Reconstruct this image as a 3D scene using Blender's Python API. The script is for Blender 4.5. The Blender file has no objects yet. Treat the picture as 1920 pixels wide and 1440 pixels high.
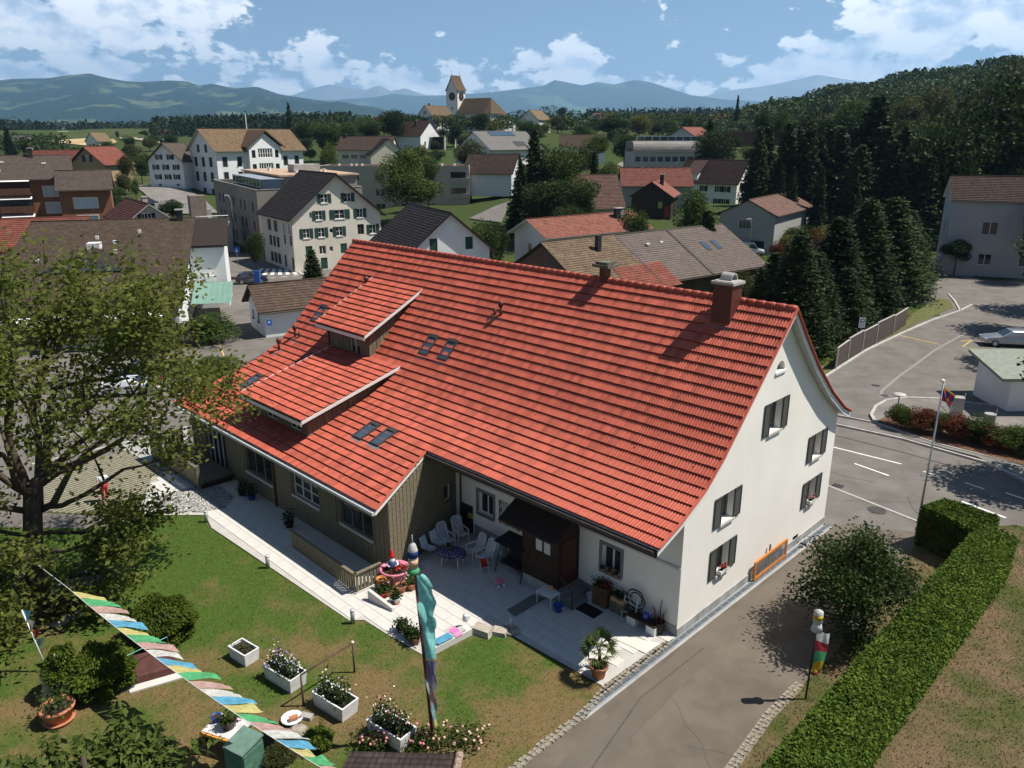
import bpy, bmesh, math, random
import numpy as np
from mathutils import Vector, Matrix
from mathutils.geometry import tessellate_polygon
rad = math.radians
SC = bpy.context.scene
COL = SC.collection
# ---------------------------------------------------------------- camera
F, YH, H = 1461.0, 258.0, 18.0          # focal length in photo pixels, eye-level row, camera height
PIT = math.atan((720 - YH) / F); CP, SP = math.cos(PIT), math.sin(PIT)
cam_d = bpy.data.cameras.new('camera'); cam = bpy.data.objects.new('camera', cam_d); COL.objects.link(cam)
cam_d.sensor_width = 36; cam_d.lens = F / 1920 * 36; cam_d.clip_start = .2; cam_d.clip_end = 90000
cam.location = (0, 0, H); cam.rotation_euler = (math.pi / 2 - PIT, 0, 0); SC.camera = cam
# ---------------------------------------------------------------- world and sun
SUN_AZ, SUN_EL = rad(88), rad(58.5)        # azimuth clockwise from +Y
EXPOSURE = 0.58
sun_d = bpy.data.lights.new('sun', 'SUN'); sun = bpy.data.objects.new('sun', sun_d); COL.objects.link(sun)
sun_d.energy = 5.0; sun_d.angle = rad(.53); sun_d.color = (1, .95, .87)
SDIR = Vector((math.sin(SUN_AZ) * math.cos(SUN_EL), math.cos(SUN_AZ) * math.cos(SUN_EL), math.sin(SUN_EL)))
sun.rotation_euler = SDIR.to_track_quat('Z', 'Y').to_euler(); sun.location = (40, 0, 60)
W = bpy.data.worlds.new('World'); SC.world = W; W.use_nodes = True
def build_world():
    nt = W.node_tree; nt.nodes.clear(); N = nt.nodes.new; L = nt.links.new
    def val(v):
        return v
    def math_(op, a, b=None, c=None, clamp=False):
        n = N('ShaderNodeMath'); n.operation = op; n.use_clamp = clamp
        for i, v in enumerate((a, b, c)):
            if v is None: continue
            if isinstance(v, (int, float)): n.inputs[i].default_value = v
            else: L(v, n.inputs[i])
        return n.outputs[0]
    out = N('ShaderNodeOutputWorld')
    sky = N('ShaderNodeTexSky'); sky.sky_type = 'NISHITA'; sky.sun_disc = False
    sky.sun_elevation = SUN_EL; sky.sun_rotation = SUN_AZ; sky.altitude = 500; sky.air_density = 1.0; sky.dust_density = .1; sky.ozone_density = 3.0
    bg = N('ShaderNodeBackground'); bg.inputs[1].default_value = .052; L(sky.outputs[0], bg.inputs[0])
    tc = N('ShaderNodeTexCoord'); sep = N('ShaderNodeSeparateXYZ'); L(tc.outputs['Generated'], sep.inputs[0])
    x, y, z = sep.outputs
    az = math_('ARCTAN2', x, y); el = math_('ARCSINE', z)
    # cumulus banks: direction (degrees), half widths (degrees), weight
    banks = [(-27, 6.3, 9, 2.0, .62), (-35, 9.0, 8, 2.2, .62), (-21, 8.2, 4, 1.3, .5), (-13, 4.2, 7, 1.5, .55), (-36, 3.8, 2.0, .6, .5),
             (-4, 3.3, 4, 1.2, .4), (3.5, 4.8, 4.2, 1.7, .62), (6.5, 3.0, 5, .9, .35), (-30, 3.6, 7, .8, .35), (-7, 2.2, 9, .7, .32),
             (22, 5.2, 5.5, 2.8, .55), (25.5, 9.2, 2.6, 2.4, .72), (31, 8.6, 5.5, 2.4, .66), (36, 5.5, 9, 2.4, .55), (16, 3.0, 7, 1.2, .36), (-11.5, 7.8, .9, .35, .45)]
    tot = None
    for a, e, ra, re, w in banks:
        da = math_('MULTIPLY_ADD', az, 57.2958 / ra, -a / ra); de = math_('MULTIPLY_ADD', el, 57.2958 / re, -e / re)
        d2 = math_('MULTIPLY_ADD', da, da, math_('MULTIPLY', de, de))
        g = math_('MULTIPLY', math_('POWER', 2.718, math_('MULTIPLY', d2, -.9)), w)
        tot = g if tot is None else math_('ADD', tot, g)
    front = math_('MULTIPLY', math_('SUBTRACT', 1.0, math_('MULTIPLY', math_('ABSOLUTE', az), .9), clamp=True), 1.0)
    # scattered fair-weather cloud everywhere else
    cv = N('ShaderNodeCombineXYZ'); L(math_('MULTIPLY', az, 9.0), cv.inputs[0]); L(math_('MULTIPLY', el, 15.0), cv.inputs[1])
    def fbm(vec, sc, det, off=(0, 0, 0), rough=.55):
        m = N('ShaderNodeMapping'); m.inputs['Location'].default_value = off; L(vec, m.inputs[0])
        n = N('ShaderNodeTexNoise'); n.inputs['Scale'].default_value = sc; n.inputs['Detail'].default_value = det; n.inputs['Roughness'].default_value = rough
        L(m.outputs[0], n.inputs['Vector']); return n.outputs[0]
    gen = fbm(cv.outputs[0], .55, 2, (7, 3, 0))
    back = math_('MULTIPLY', math_('SUBTRACT', gen, .44), math_('MULTIPLY', math_('SUBTRACT', 1.0, math_('MULTIPLY', el, 3.2), clamp=True), 2.2))
    # banks fade into the even scatter well outside the view
    mask = math_('ADD', math_('MULTIPLY', tot, 1.0), math_('MULTIPLY', math_('SUBTRACT', 1.0, front, clamp=True), math_('MAXIMUM', back, 0.0)))
    n1 = fbm(cv.outputs[0], 2.1, 10, (0, 0, 0), .58); n1b = fbm(cv.outputs[0], 2.1, 10, (-.09, -.16, 0), .58)
    dens = math_('ADD', math_('MULTIPLY', math_('SUBTRACT', n1, .5), 2.3), math_('SUBTRACT', mask, .30))
    cl = N('ShaderNodeMapRange'); cl.interpolation_type = 'SMOOTHSTEP'; cl.inputs[1].default_value = .02; cl.inputs[2].default_value = .17; L(dens, cl.inputs[0])
    # lit side of each billow against its shaded underside
    lit = math_('MULTIPLY_ADD', math_('SUBTRACT', n1, n1b), 3.4, .60, clamp=True)
    thick = N('ShaderNodeMapRange'); thick.inputs[1].default_value = .25; thick.inputs[2].default_value = .9; thick.inputs[3].default_value = 0; thick.inputs[4].default_value = .32; L(dens, thick.inputs[0])
    lit = math_('SUBTRACT', lit, thick.outputs[0], clamp=True)
    cr = N('ShaderNodeValToRGB'); L(lit, cr.inputs[0])
    e = cr.color_ramp.elements; e[0].position = .0; e[0].color = (.36, .43, .52, 1); e[1].position = .72; e[1].color = (.95, .92, .88, 1)
    m_ = e.new(.35); m_.color = (.62, .66, .72, 1)
    bgc = N('ShaderNodeBackground'); bgc.inputs[1].default_value = 1.35; L(cr.outputs[0], bgc.inputs[0])
    # thin high veil towards the horizon
    up = math_('GREATER_THAN', el, -.02)
    fac = math_('MULTIPLY', math_('MULTIPLY', cl.outputs[0], up), .93)
    mix = N('ShaderNodeMixShader'); L(fac, mix.inputs[0]); L(bg.outputs[0], mix.inputs[1]); L(bgc.outputs[0], mix.inputs[2]); L(mix.outputs[0], out.inputs[0])
build_world()
SC.view_settings.view_transform = 'Standard'; SC.view_settings.look = 'None'; SC.view_settings.gamma = 1; SC.view_settings.exposure = EXPOSURE
SC.render.engine = 'CYCLES'
SC.cycles.max_bounces = 6; SC.cycles.diffuse_bounces = 2; SC.cycles.glossy_bounces = 2; SC.cycles.transmission_bounces = 4; SC.cycles.volume_bounces = 1; SC.cycles.transparent_max_bounces = 6
SC.cycles.use_denoising = True
SC.cycles.caustics_reflective = False; SC.cycles.caustics_refractive = False
# ---------------------------------------------------------------- helpers: photo pixel -> place
def ray(px, py):
    a = (px - 960) / F; b = -(py - 720) / F
    return Vector((a, CP + b * SP, -SP + b * CP))
def G(px, py, z=0.0):                     # where that line of sight meets the level z
    r = ray(px, py); t = (z - H) / r.z; return Vector((r.x * t, r.y * t, z))
def AT(px, py, D):                        # at a known distance D
    r = ray(px, py); t = D / r.y; return Vector((r.x * t, D, H + r.z * t))
def PX(P):
    d = Vector(P) - Vector((0, 0, H)); zc = d.y * CP - d.z * SP; u = d.y * SP + d.z * CP
    return 960 + F * d.x / zc, 720 - F * u / zc
# ---------------------------------------------------------------- helpers: objects
def tag(o, label=None, cat=None, group=None, kind=None):
    if label: o['label'] = label
    if cat: o['category'] = cat
    if group: o['group'] = group
    if kind: o['kind'] = kind
    return o
def link(name, me, parent=None, M=None):
    o = bpy.data.objects.new(name, me); COL.objects.link(o)
    if parent is not None: o.parent = parent
    if M is not None: o.matrix_local = M
    return o
def empty(name, loc=(0, 0, 0), rz=0, parent=None):
    o = bpy.data.objects.new(name, None); COL.objects.link(o); o.location = loc; o.rotation_euler = (0, 0, rz); o.empty_display_size = .3
    if parent is not None: o.parent = parent
    return o
def thing(name, label, cat, loc=(0, 0, 0), rz=0, group=None):
    return tag(empty(name, loc, rz), label, cat, group)
def npmesh(name, V, Fq, mat, smooth=False, uv=None):
    V = np.asarray(V, np.float32).reshape(-1, 3); Fq = np.asarray(Fq, np.int32); k = Fq.shape[1]
    me = bpy.data.meshes.new(name); me.vertices.add(len(V)); me.vertices.foreach_set('co', V.ravel())
    me.loops.add(Fq.size); me.loops.foreach_set('vertex_index', Fq.ravel()); me.polygons.add(len(Fq))
    me.polygons.foreach_set('loop_start', np.arange(0, Fq.size, k, dtype=np.int32)); me.polygons.foreach_set('loop_total', np.full(len(Fq), k, np.int32))
    if smooth: me.polygons.foreach_set('use_smooth', np.ones(len(Fq), bool))
    if uv is not None:
        l = me.uv_layers.new(name='UVMap'); l.data.foreach_set('uv', np.asarray(uv, np.float32)[Fq.ravel()].ravel())
    me.update(calc_edges=True); me.materials.append(mat); return me
class MB:
    """collects simple shapes into one mesh"""
    def __init__(s): s.v = []; s.f = []; s.uv = {}
    def add(s, vs, fs):
        b = len(s.v); s.v += [tuple(p) for p in vs]; s.f += [tuple(b + i for i in f) for f in fs]; return s
    def box(s, c, d, rz=0, taper=1.0):
        x, y, z = d[0] / 2, d[1] / 2, d[2] / 2; cs, sn = math.cos(rz), math.sin(rz); vs = []
        for k, t in ((-1, 1), (1, taper)):
            for i, j in ((-1, -1), (1, -1), (1, 1), (-1, 1)):
                a, b = i * x * t, j * y * t; vs.append((c[0] + a * cs - b * sn, c[1] + a * sn + b * cs, c[2] + k * z))
        return s.add(vs, [(3, 2, 1, 0), (4, 5, 6, 7), (0, 1, 5, 4), (1, 2, 6, 5), (2, 3, 7, 6), (3, 0, 4, 7)])
    def bx(s, x0, x1, y0, y1, z0, z1): return s.box(((x0 + x1) / 2, (y0 + y1) / 2, (z0 + z1) / 2), (abs(x1 - x0), abs(y1 - y0), abs(z1 - z0)))
    def tube(s, pts, rs, n=8, cap=True):
        pts = [Vector(p) for p in pts]
        if not isinstance(rs, (list, tuple)): rs = [rs] * len(pts)
        b = len(s.v)
        for i, p in enumerate(pts):
            d = (pts[min(i + 1, len(pts) - 1)] - pts[max(i - 1, 0)])
            d = d.normalized() if d.length > 1e-9 else Vector((0, 0, 1))
            a = d.cross(Vector((0, 0, 1)) if abs(d.z) < .9 else Vector((1, 0, 0))).normalized(); c = d.cross(a)
            for k in range(n):
                t = 2 * math.pi * k / n; s.v.append(tuple(p + (a * math.cos(t) + c * math.sin(t)) * rs[i]))
        for i in range(len(pts) - 1):
            for k in range(n):
                k2 = (k + 1) % n; s.f.append((b + i * n + k, b + i * n + k2, b + (i + 1) * n + k2, b + (i + 1) * n + k))
        if cap:
            s.f.append(tuple(b + k for k in range(n))[::-1]); s.f.append(tuple(b + (len(pts) - 1) * n + k for k in range(n)))
        return s
    def lathe(s, prof, n=16, c=(0, 0, 0), sx=1, sy=1):
        b = len(s.v)
        for r, z in prof:
            for k in range(n):
                t = 2 * math.pi * k / n; s.v.append((c[0] + r * math.cos(t) * sx, c[1] + r * math.sin(t) * sy, c[2] + z))
        for i in range(len(prof) - 1):
            for k in range(n):
                k2 = (k + 1) % n; s.f.append((b + i * n + k, b + i * n + k2, b + (i + 1) * n + k2, b + (i + 1) * n + k))
        s.f.append(tuple(b + k for k in range(n))[::-1]); s.f.append(tuple(b + (len(prof) - 1) * n + k for k in range(n)))
        return s
    def ball(s, c, r, n=10, m=6, sz=1.0):
        return s.lathe([(max(.001, r * math.sin(math.pi * i / m)), -r * sz * math.cos(math.pi * i / m)) for i in range(m + 1)], n, c)
    def prism(s, poly, z0, z1):
        n = len(poly); b = len(s.v); s.v += [(p[0], p[1], z0) for p in poly] + [(p[0], p[1], z1) for p in poly]
        s.f.append(tuple(b + i for i in range(n))[::-1]); s.f.append(tuple(b + n + i for i in range(n)))
        for i in range(n): j = (i + 1) % n; s.f.append((b + i, b + j, b + n + j, b + n + i))
        return s
    def extr(s, poly, ax, a0, a1):
        """polygon in the plane across axis ax ('x' or 'y'), extruded along it"""
        n = len(poly); b = len(s.v)
        for a in (a0, a1): s.v += [((a, p[0], p[1]) if ax == 'x' else (p[0], a, p[1])) for p in poly]
        s.f.append(tuple(b + i for i in range(n))); s.f.append(tuple(b + n + i for i in range(n))[::-1])
        for i in range(n): j = (i + 1) % n; s.f.append((b + j, b + i, b + n + i, b + n + j))
        return s
    def mesh(s, name, mat, smooth=False):
        me = bpy.data.meshes.new(name); me.from_pydata(s.v, [], s.f); me.materials.append(mat)
        if smooth: me.polygons.foreach_set('use_smooth', [True] * len(me.polygons))
        me.update(); return me
    def build(s, name, mat, parent=None, smooth=False, M=None): return link(name, s.mesh(name, mat, smooth), parent, M)
def poly_tris(loops):
    return tessellate_polygon([[Vector((p[0], p[1], 0)) for p in l] for l in loops])
def sheet(name, pts, z, mat, kind='structure', thick=0, parent=None):
    """flat ground sheet, filled from an outline"""
    pts = [(p[0], p[1]) for p in pts]; tr = poly_tris([pts]); m = MB()
    m.add([(p[0], p[1], z) for p in pts], [tuple(t) for t in tr])
    if thick:
        n = len(pts); m.add([(p[0], p[1], z) for p in pts] + [(p[0], p[1], z - thick) for p in pts], [(i, (i + 1) % n, n + (i + 1) % n, n + i) for i in range(n)])
    o = m.build(name, mat, parent)
    me = o.data
    if me.polygons[0].normal.z < 0:
        me.flip_normals()
    return tag(o, kind=kind) if parent is None else o
def inpoly(x, y, P):
    c = False; n = len(P); j = n - 1
    for i in range(n):
        if (P[i][1] > y) != (P[j][1] > y) and x < (P[j][0] - P[i][0]) * (y - P[i][1]) / (P[j][1] - P[i][1]) + P[i][0]: c = not c
        j = i
    return c
def ribbon(pts, w, off=0):
    """left and right borders of a strip of width w along a polyline"""
    pts = [Vector((p[0], p[1], 0)) for p in pts]; l = []; r = []
    for i, p in enumerate(pts):
        d = (pts[min(i + 1, len(pts) - 1)] - pts[max(0, i - 1)]).normalized(); n = Vector((-d.y, d.x, 0))
        l.append(p + n * (off + w / 2)); r.append(p + n * (off - w / 2))
    return l, r
def strip(name, pts, w, z, mat, off=0, thick=0, **k):
    l, r = ribbon(pts, w, off); return sheet(name, l + r[::-1], z, mat, thick=thick, **k)
# ---------------------------------------------------------------- materials
MATS = {}
def mat(name, c, rough=.85, var=.12, scale=3.0, bump=0.0, bscale=40.0, metal=0.0, spec=.3, c2=None, detail=4, stretch=None, trans=0.0, coat=0.0, uv=False, mixpos=(.35, .65)):
    if name in MATS: return MATS[name]
    m = bpy.data.materials.new(name); m.use_nodes = True; nt = m.node_tree; N = nt.nodes.new; L = nt.links.new
    b = nt.nodes['Principled BSDF']; b.inputs['Roughness'].default_value = rough; b.inputs['Metallic'].default_value = metal; b.inputs['Specular IOR Level'].default_value = spec
    if coat: b.inputs['Coat Weight'].default_value = coat; b.inputs['Coat Roughness'].default_value = .08
    tc = N('ShaderNodeTexCoord'); src = tc.outputs['UV' if uv else 'Object']
    if stretch:
        mp = N('ShaderNodeMapping'); mp.inputs['Scale'].default_value = stretch; L(src, mp.inputs[0]); src = mp.outputs[0]
    n = N('ShaderNodeTexNoise'); n.inputs['Scale'].default_value = scale; n.inputs['Detail'].default_value = detail; n.inputs['Roughness'].default_value = .6; L(src, n.inputs['Vector'])
    r = N('ShaderNodeValToRGB'); L(n.outputs[0], r.inputs[0]); r.color_ramp.elements[0].position = mixpos[0]; r.color_ramp.elements[1].position = mixpos[1]
    a = [max(0, v * (1 - var)) for v in c]; d = [min(1, v * (1 + var)) for v in (c2 or c)]
    r.color_ramp.elements[0].color = (*a, 1); r.color_ramp.elements[1].color = (*d, 1); L(r.outputs[0], b.inputs['Base Color'])
    if bump:
        n2 = N('ShaderNodeTexNoise'); n2.inputs['Scale'].default_value = bscale; n2.inputs['Detail'].default_value = 3; L(src, n2.inputs['Vector'])
        bp = N('ShaderNodeBump'); bp.inputs['Strength'].default_value = min(1, bump); bp.inputs['Distance'].default_value = .02; L(n2.outputs[0], bp.inputs['Height']); L(bp.outputs[0], b.inputs['Normal'])
    if trans:
        t = N('ShaderNodeBsdfTranslucent'); L(r.outputs[0], t.inputs[0]); mx = N('ShaderNodeMixShader'); mx.inputs[0].default_value = trans
        L(b.outputs[0], mx.inputs[1]); L(t.outputs[0], mx.inputs[2]); L(mx.outputs[0], nt.nodes['Material Output'].inputs[0])
    MATS[name] = m; return m
def leafmat(name, c1, c2, scale=2.0, trans=.28, rough=.55, c3=None):
    """leaf colours drift through the crown and from leaf to leaf"""
    if name in MATS: return MATS[name]
    m = bpy.data.materials.new(name); m.use_nodes = True; nt = m.node_tree; N = nt.nodes.new; L = nt.links.new
    b = nt.nodes['Principled BSDF']; b.inputs['Roughness'].default_value = rough; b.inputs['Specular IOR Level'].default_value = .07
    tc = N('ShaderNodeTexCoord'); oi = N('ShaderNodeObjectInfo')
    ad = N('ShaderNodeVectorMath'); ad.operation = 'ADD'; L(tc.outputs['Object'], ad.inputs[0]); L(oi.outputs['Random'], ad.inputs[1])
    n = N('ShaderNodeTexNoise'); n.inputs['Scale'].default_value = scale; n.inputs['Detail'].default_value = 5; n.inputs['Roughness'].default_value = .7; L(ad.outputs[0], n.inputs['Vector'])
    r = N('ShaderNodeValToRGB'); L(n.outputs[0], r.inputs[0]); e = r.color_ramp.elements; e[0].position = .3; e[1].position = .72; e[0].color = (*c1, 1); e[1].color = (*c2, 1)
    if c3: x = e.new(.8); x.color = (*c3, 1)
    hs = N('ShaderNodeHueSaturation'); L(r.outputs[0], hs.inputs['Color'])
    mr = N('ShaderNodeMapRange'); mr.inputs[3].default_value = .82; mr.inputs[4].default_value = 1.18; L(oi.outputs['Random'], mr.inputs[0]); L(mr.outputs[0], hs.inputs['Value'])
    L(hs.outputs[0], b.inputs['Base Color'])
    t = N('ShaderNodeBsdfTranslucent'); L(hs.outputs[0], t.inputs[0]); mx = N('ShaderNodeMixShader'); mx.inputs[0].default_value = trans
    L(b.outputs[0], mx.inputs[1]); L(t.outputs[0], mx.inputs[2]); L(mx.outputs[0], nt.nodes['Material Output'].inputs[0])
    MATS[name] = m; return m
def roofmat(name, c, c2, rough=.85, tile=(.28, .34), var=.5, moss=None, mossamt=.5, pan=.5):
    """clay tiles beyond the modelled courses: each tile its own shade, pans along the slope, weathering"""
    if name in MATS: return MATS[name]
    m = bpy.data.materials.new(name); m.use_nodes = True; nt = m.node_tree; N = nt.nodes.new; L = nt.links.new
    b = nt.nodes['Principled BSDF']; b.inputs['Roughness'].default_value = rough; b.inputs['Specular IOR Level'].default_value = .25
    tc = N('ShaderNodeTexCoord')
    br = N('ShaderNodeTexBrick'); L(tc.outputs['UV'], br.inputs['Vector']); br.offset = 0.5
    br.inputs['Scale'].default_value = 1; br.inputs['Brick Width'].default_value = tile[0]; br.inputs['Row Height'].default_value = tile[1]; br.inputs['Mortar Size'].default_value = .012
    br.inputs['Color1'].default_value = (*c, 1); br.inputs['Color2'].default_value = (*c2, 1); br.inputs['Mortar'].default_value = (*[v * .45 for v in c], 1); br.inputs['Bias'].default_value = 0
    n = N('ShaderNodeTexNoise'); n.inputs['Scale'].default_value = .9; n.inputs['Detail'].default_value = 6; n.inputs['Roughness'].default_value = .7; L(tc.outputs['UV'], n.inputs['Vector'])
    mx = N('ShaderNodeMix'); mx.data_type = 'RGBA'; mx.blend_type = 'MULTIPLY'; mx.inputs[0].default_value = var
    rr = N('ShaderNodeValToRGB'); L(n.outputs[0], rr.inputs[0]); rr.color_ramp.elements[0].position = .3; rr.color_ramp.elements[0].color = (.35, .35, .36, 1); rr.color_ramp.elements[1].position = .7; rr.color_ramp.elements[1].color = (1.2, 1.15, 1.1, 1)
    L(br.outputs[0], mx.inputs[6]); L(rr.outputs[0], mx.inputs[7]); o = mx.outputs[2]
    if moss:
        n3 = N('ShaderNodeTexNoise'); n3.inputs['Scale'].default_value = 2.2; n3.inputs['Detail'].default_value = 8; n3.inputs['Roughness'].default_value = .75; L(tc.outputs['UV'], n3.inputs['Vector'])
        r3 = N('ShaderNodeValToRGB'); L(n3.outputs[0], r3.inputs[0]); r3.color_ramp.elements[0].position = .62 - mossamt * .2; r3.color_ramp.elements[1].position = .72 - mossamt * .15
        m3 = N('ShaderNodeMix'); m3.data_type = 'RGBA'; L(r3.outputs[0], m3.inputs[0]); L(o, m3.inputs[6]); m3.inputs[7].default_value = (*moss, 1); o = m3.outputs[2]
    L(o, b.inputs['Base Color'])
    if pan:
        wv = N('ShaderNodeTexWave'); wv.wave_type = 'BANDS'; wv.bands_direction = 'X'; wv.inputs['Scale'].default_value = 1 / (tile[0] * 6.2832) * 3.1416 * 2 / 2; L(tc.outputs['UV'], wv.inputs['Vector'])
        bp = N('ShaderNodeBump'); bp.inputs['Strength'].default_value = pan; bp.inputs['Distance'].default_value = .03; L(wv.outputs[1], bp.inputs['Height']); L(bp.outputs[0], b.inputs['Normal'])
    MATS[name] = m; return m
def glassmat(name='window glass', c=(.02, .025, .03), rough=.06):
    if name in MATS: return MATS[name]
    m = mat(name, c, rough, .1, .6, spec=.6); return m
M_white = mat('white render', (.78, .74, .66), .9, .05, .7, .25, 60)
M_white2 = mat('cool white render', (.74, .74, .72), .9, .06, .5)
M_cream = mat('cream render', (.62, .57, .44), .9, .07, .5)
M_beige = mat('beige render', (.42, .37, .30), .9, .06, .4)
M_greyb = mat('grey brown render', (.25, .225, .19), .9, .06, .4)
M_trim = mat('white paint', (.74, .73, .70), .6, .04, 4)
M_plinth = mat('grey plinth', (.30, .30, .29), .9, .2, 1.5, c2=(.36, .36, .34))
M_glass = glassmat()
M_glassb = glassmat('sky blue glass', (.05, .08, .11), .05)
M_conc = mat('concrete', (.36, .345, .32), .9, .14, 1.2, .2, 30)
M_asph = mat('asphalt', (.138, .122, .105), .92, .08, .5, .5, 90, c2=(.165, .150, .132), detail=9)
M_asph2 = mat('worn driveway asphalt', (.122, .100, .078), .92, .10, .6, .55, 70, c2=(.142, .118, .093), detail=9)
M_walk = mat('pavement asphalt', (.175, .158, .14), .92, .14, .4, .4, 80, c2=(.2, .185, .165), detail=8)
M_kerb = mat('kerb stone', (.42, .40, .36), .85, .18, 2)
M_mark = mat('road paint', (.72, .71, .68), .7, .12, 3)
M_ymark = mat('yellow road paint', (.62, .44, .10), .7, .15, 3)
M_dark = mat('dark metal', (.03, .03, .032), .5, .2, 5)
M_steel = mat('galvanised steel', (.42, .43, .44), .4, .1, 6, metal=.7)
M_bark = mat('bark', (.075, .058, .042), .95, .4, 6, .8, 25, stretch=(1, 1, .25))
M_wood = mat('olive brown boarding', (.110, .096, .070), .8, .18, 2.0, .3, 30, stretch=(6, 6, .5), c2=(.165, .142, .098))
M_darkwood = mat('dark stained wood', (.035, .018, .011), .7, .3, 2, stretch=(5, 5, .6))
# ---------------------------------------------------------------- foliage
RNG = np.random.default_rng(7)
def quads(P, size, rng, up=.35, aspect=1.0, droop=0.0):
    """one small folded-free leaf face at each point, turned at random"""
    n = len(P); d = rng.normal(size=(n, 3)); d[:, 2] = d[:, 2] * .6 - droop; d /= np.linalg.norm(d, axis=1)[:, None] + 1e-9
    t = rng.normal(size=(n, 3)); t[:, 2] += up; a = np.cross(d, t); a /= np.linalg.norm(a, axis=1)[:, None] + 1e-9
    s = size * rng.uniform(.65, 1.35, n)[:, None]
    v = np.stack([P - d * s * .5 * aspect, P + a * s * .32, P + d * s * .5 * aspect, P - a * s * .32], 1)
    f = np.arange(4 * n).reshape(n, 4)
    return v.reshape(-1, 3), f
def crown_points(n, rng, lobes=16, flat=1.0, shell=.72, spread=.62, lr=(.28, .48)):
    """points on many overlapping clumps: an uneven outline with gaps"""
    out = []
    k = 0; L = []
    while len(L) < lobes:
        p = rng.normal(size=3); p /= np.linalg.norm(p); p *= spread * rng.uniform(.25, 1.05)
        p[2] = p[2] * flat
        L.append((p, rng.uniform(*lr)))
    per = n // lobes
    for c, r in L:
        q = rng.normal(size=(per, 3)); q /= np.linalg.norm(q, axis=1)[:, None]
        q *= (rng.uniform(shell, 1.08, per) ** 1.0)[:, None] * r; q[:, 2] *= .8
        q += rng.normal(size=(per, 3)) * r * .12
        out.append(q + c)
    return np.concatenate(out)
def crown_mesh(name, material, n=5000, seed=0, size=.07, **k):
    rng = np.random.default_rng(seed); P = crown_points(n, rng, **k)
    v, f = quads(P, size, rng); return npmesh(name, v, f, material)
def conifer_mesh(name, material, seed=0, tiers=26, per=15, size=.05, width=.2, droop=.25, top=1.0):
    """unit height spruce: whorls of drooping boughs clothed in short twigs"""
    rng = np.random.default_rng(seed); P = []; D = []
    for i in range(tiers):
        h = .05 + .95 * (i / tiers) ** .92; r0 = width * (1 - h) ** .8 + .012
        for j in range(max(4, int(per * (1 - h * .6)))):
            a = rng.uniform(0, 6.283); r = r0 * rng.uniform(.7, 1.15); m = max(3, int(16 * r / width) + 2)
            t = np.linspace(.12, 1, m); x = np.cos(a) * r * t; y = np.sin(a) * r * t; z = h + rng.normal() * .008 - droop * r * t ** 1.4 + .1 * r * np.maximum(0, t - .75)
            for _ in range(2):
                q = np.stack([x, y, z], 1) + rng.normal(size=(m, 3)) * np.array([.012, .012, .006]); P.append(q)
    P = np.concatenate(P); v, f = quads(P, size, rng, up=1.5, aspect=1.3, droop=.35)
    return npmesh(name, v, f, material)
def trunk_mesh(name, h=1.0, r=.03, seed=0, limbs=5, spread=.35, z0=.35, material=None):
    rng = random.Random(seed); m = MB(); m.tube([(0, 0, -.02), (rng.uniform(-.01, .01), 0, h * .4), (rng.uniform(-.03, .03), rng.uniform(-.03, .03), h)], [r * 1.3, r * .9, r * .3], 7)
    for i in range(limbs):
        a = rng.uniform(0, 6.28); z = z0 + (h - z0) * rng.random() * .7; d = spread * rng.uniform(.6, 1.1)
        m.tube([(0, 0, z), (math.cos(a) * d * .5, math.sin(a) * d * .5, z + d * .35), (math.cos(a) * d, math.sin(a) * d, z + d * .8)], [r * .55, r * .35, r * .12], 5)
    return m.mesh(name, material or M_bark, True)
LM_mid = leafmat('mid green leaves', (.026, .048, .011), (.090, .130, .032), 1.6)
LM_dark = leafmat('dark green leaves', (.016, .032, .010), (.060, .092, .026), 1.6)
LM_light = leafmat('light green leaves', (.045, .075, .015), (.13, .17, .038), 1.6)
LM_yellow = leafmat('yellow green leaves', (.07, .085, .015), (.20, .19, .04), 1.6)
LM_olive = leafmat('olive leaves', (.035, .045, .014), (.11, .115, .04), 1.4)
LM_con = leafmat('dark needles', (.018, .034, .013), (.060, .085, .030), 3, trans=.15)
LM_con2 = leafmat('mid needles', (.014, .028, .009), (.045, .066, .022), 3, trans=.1)
LM_red = leafmat('copper leaves', (.07, .022, .012), (.19, .065, .03), 3)
LM_hedge = leafmat('hedge leaves', (.045, .080, .010), (.125, .185, .028), 1.2, c3=(.17, .21, .04))
LM_thuja = leafmat('thuja sprays', (.045, .078, .010), (.145, .185, .028), 1.8)
LM_wal = leafmat('walnut leaves', (.085, .115, .022), (.225, .245, .060), .5, trans=.5, c3=(.31, .29, .08))
LM_apple = leafmat('apple leaves', (.020, .036, .010), (.070, .100, .028), 1.0)
CROWN = {}
for key, lm in dict(mid=LM_mid, dark=LM_dark, light=LM_light, yellow=LM_yellow, olive=LM_olive, red=LM_red).items():
    CROWN[key] = [crown_mesh('crown', lm, 9000, 11 + i * 7 + len(key), .072, lobes=16 + 3 * i, spread=.58 + .04 * i) for i in range(2)]
CON = {'con': [conifer_mesh('crown', LM_con, 3, width=.2, tiers=34, per=22, size=.03), conifer_mesh('crown', LM_con, 4, width=.17, tiers=38, per=22, size=.03)], 'con2': [conifer_mesh('crown', LM_con2, 5, width=.2, tiers=34, per=24, size=.028)]}
TRUNK = [trunk_mesh('trunk', 1, .019, i) for i in range(3)]; NEAR = [conifer_mesh('crown', LM_con, 31, tiers=60, per=44, size=.0165, width=.2, droop=.35), conifer_mesh('crown', LM_con, 32, tiers=54, per=46, size=.0175, width=.22, droop=.3)]; CON['near'] = NEAR
CTRUNK = trunk_mesh('trunk', .97, .014, 9, 0)
NT = [0]
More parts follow.
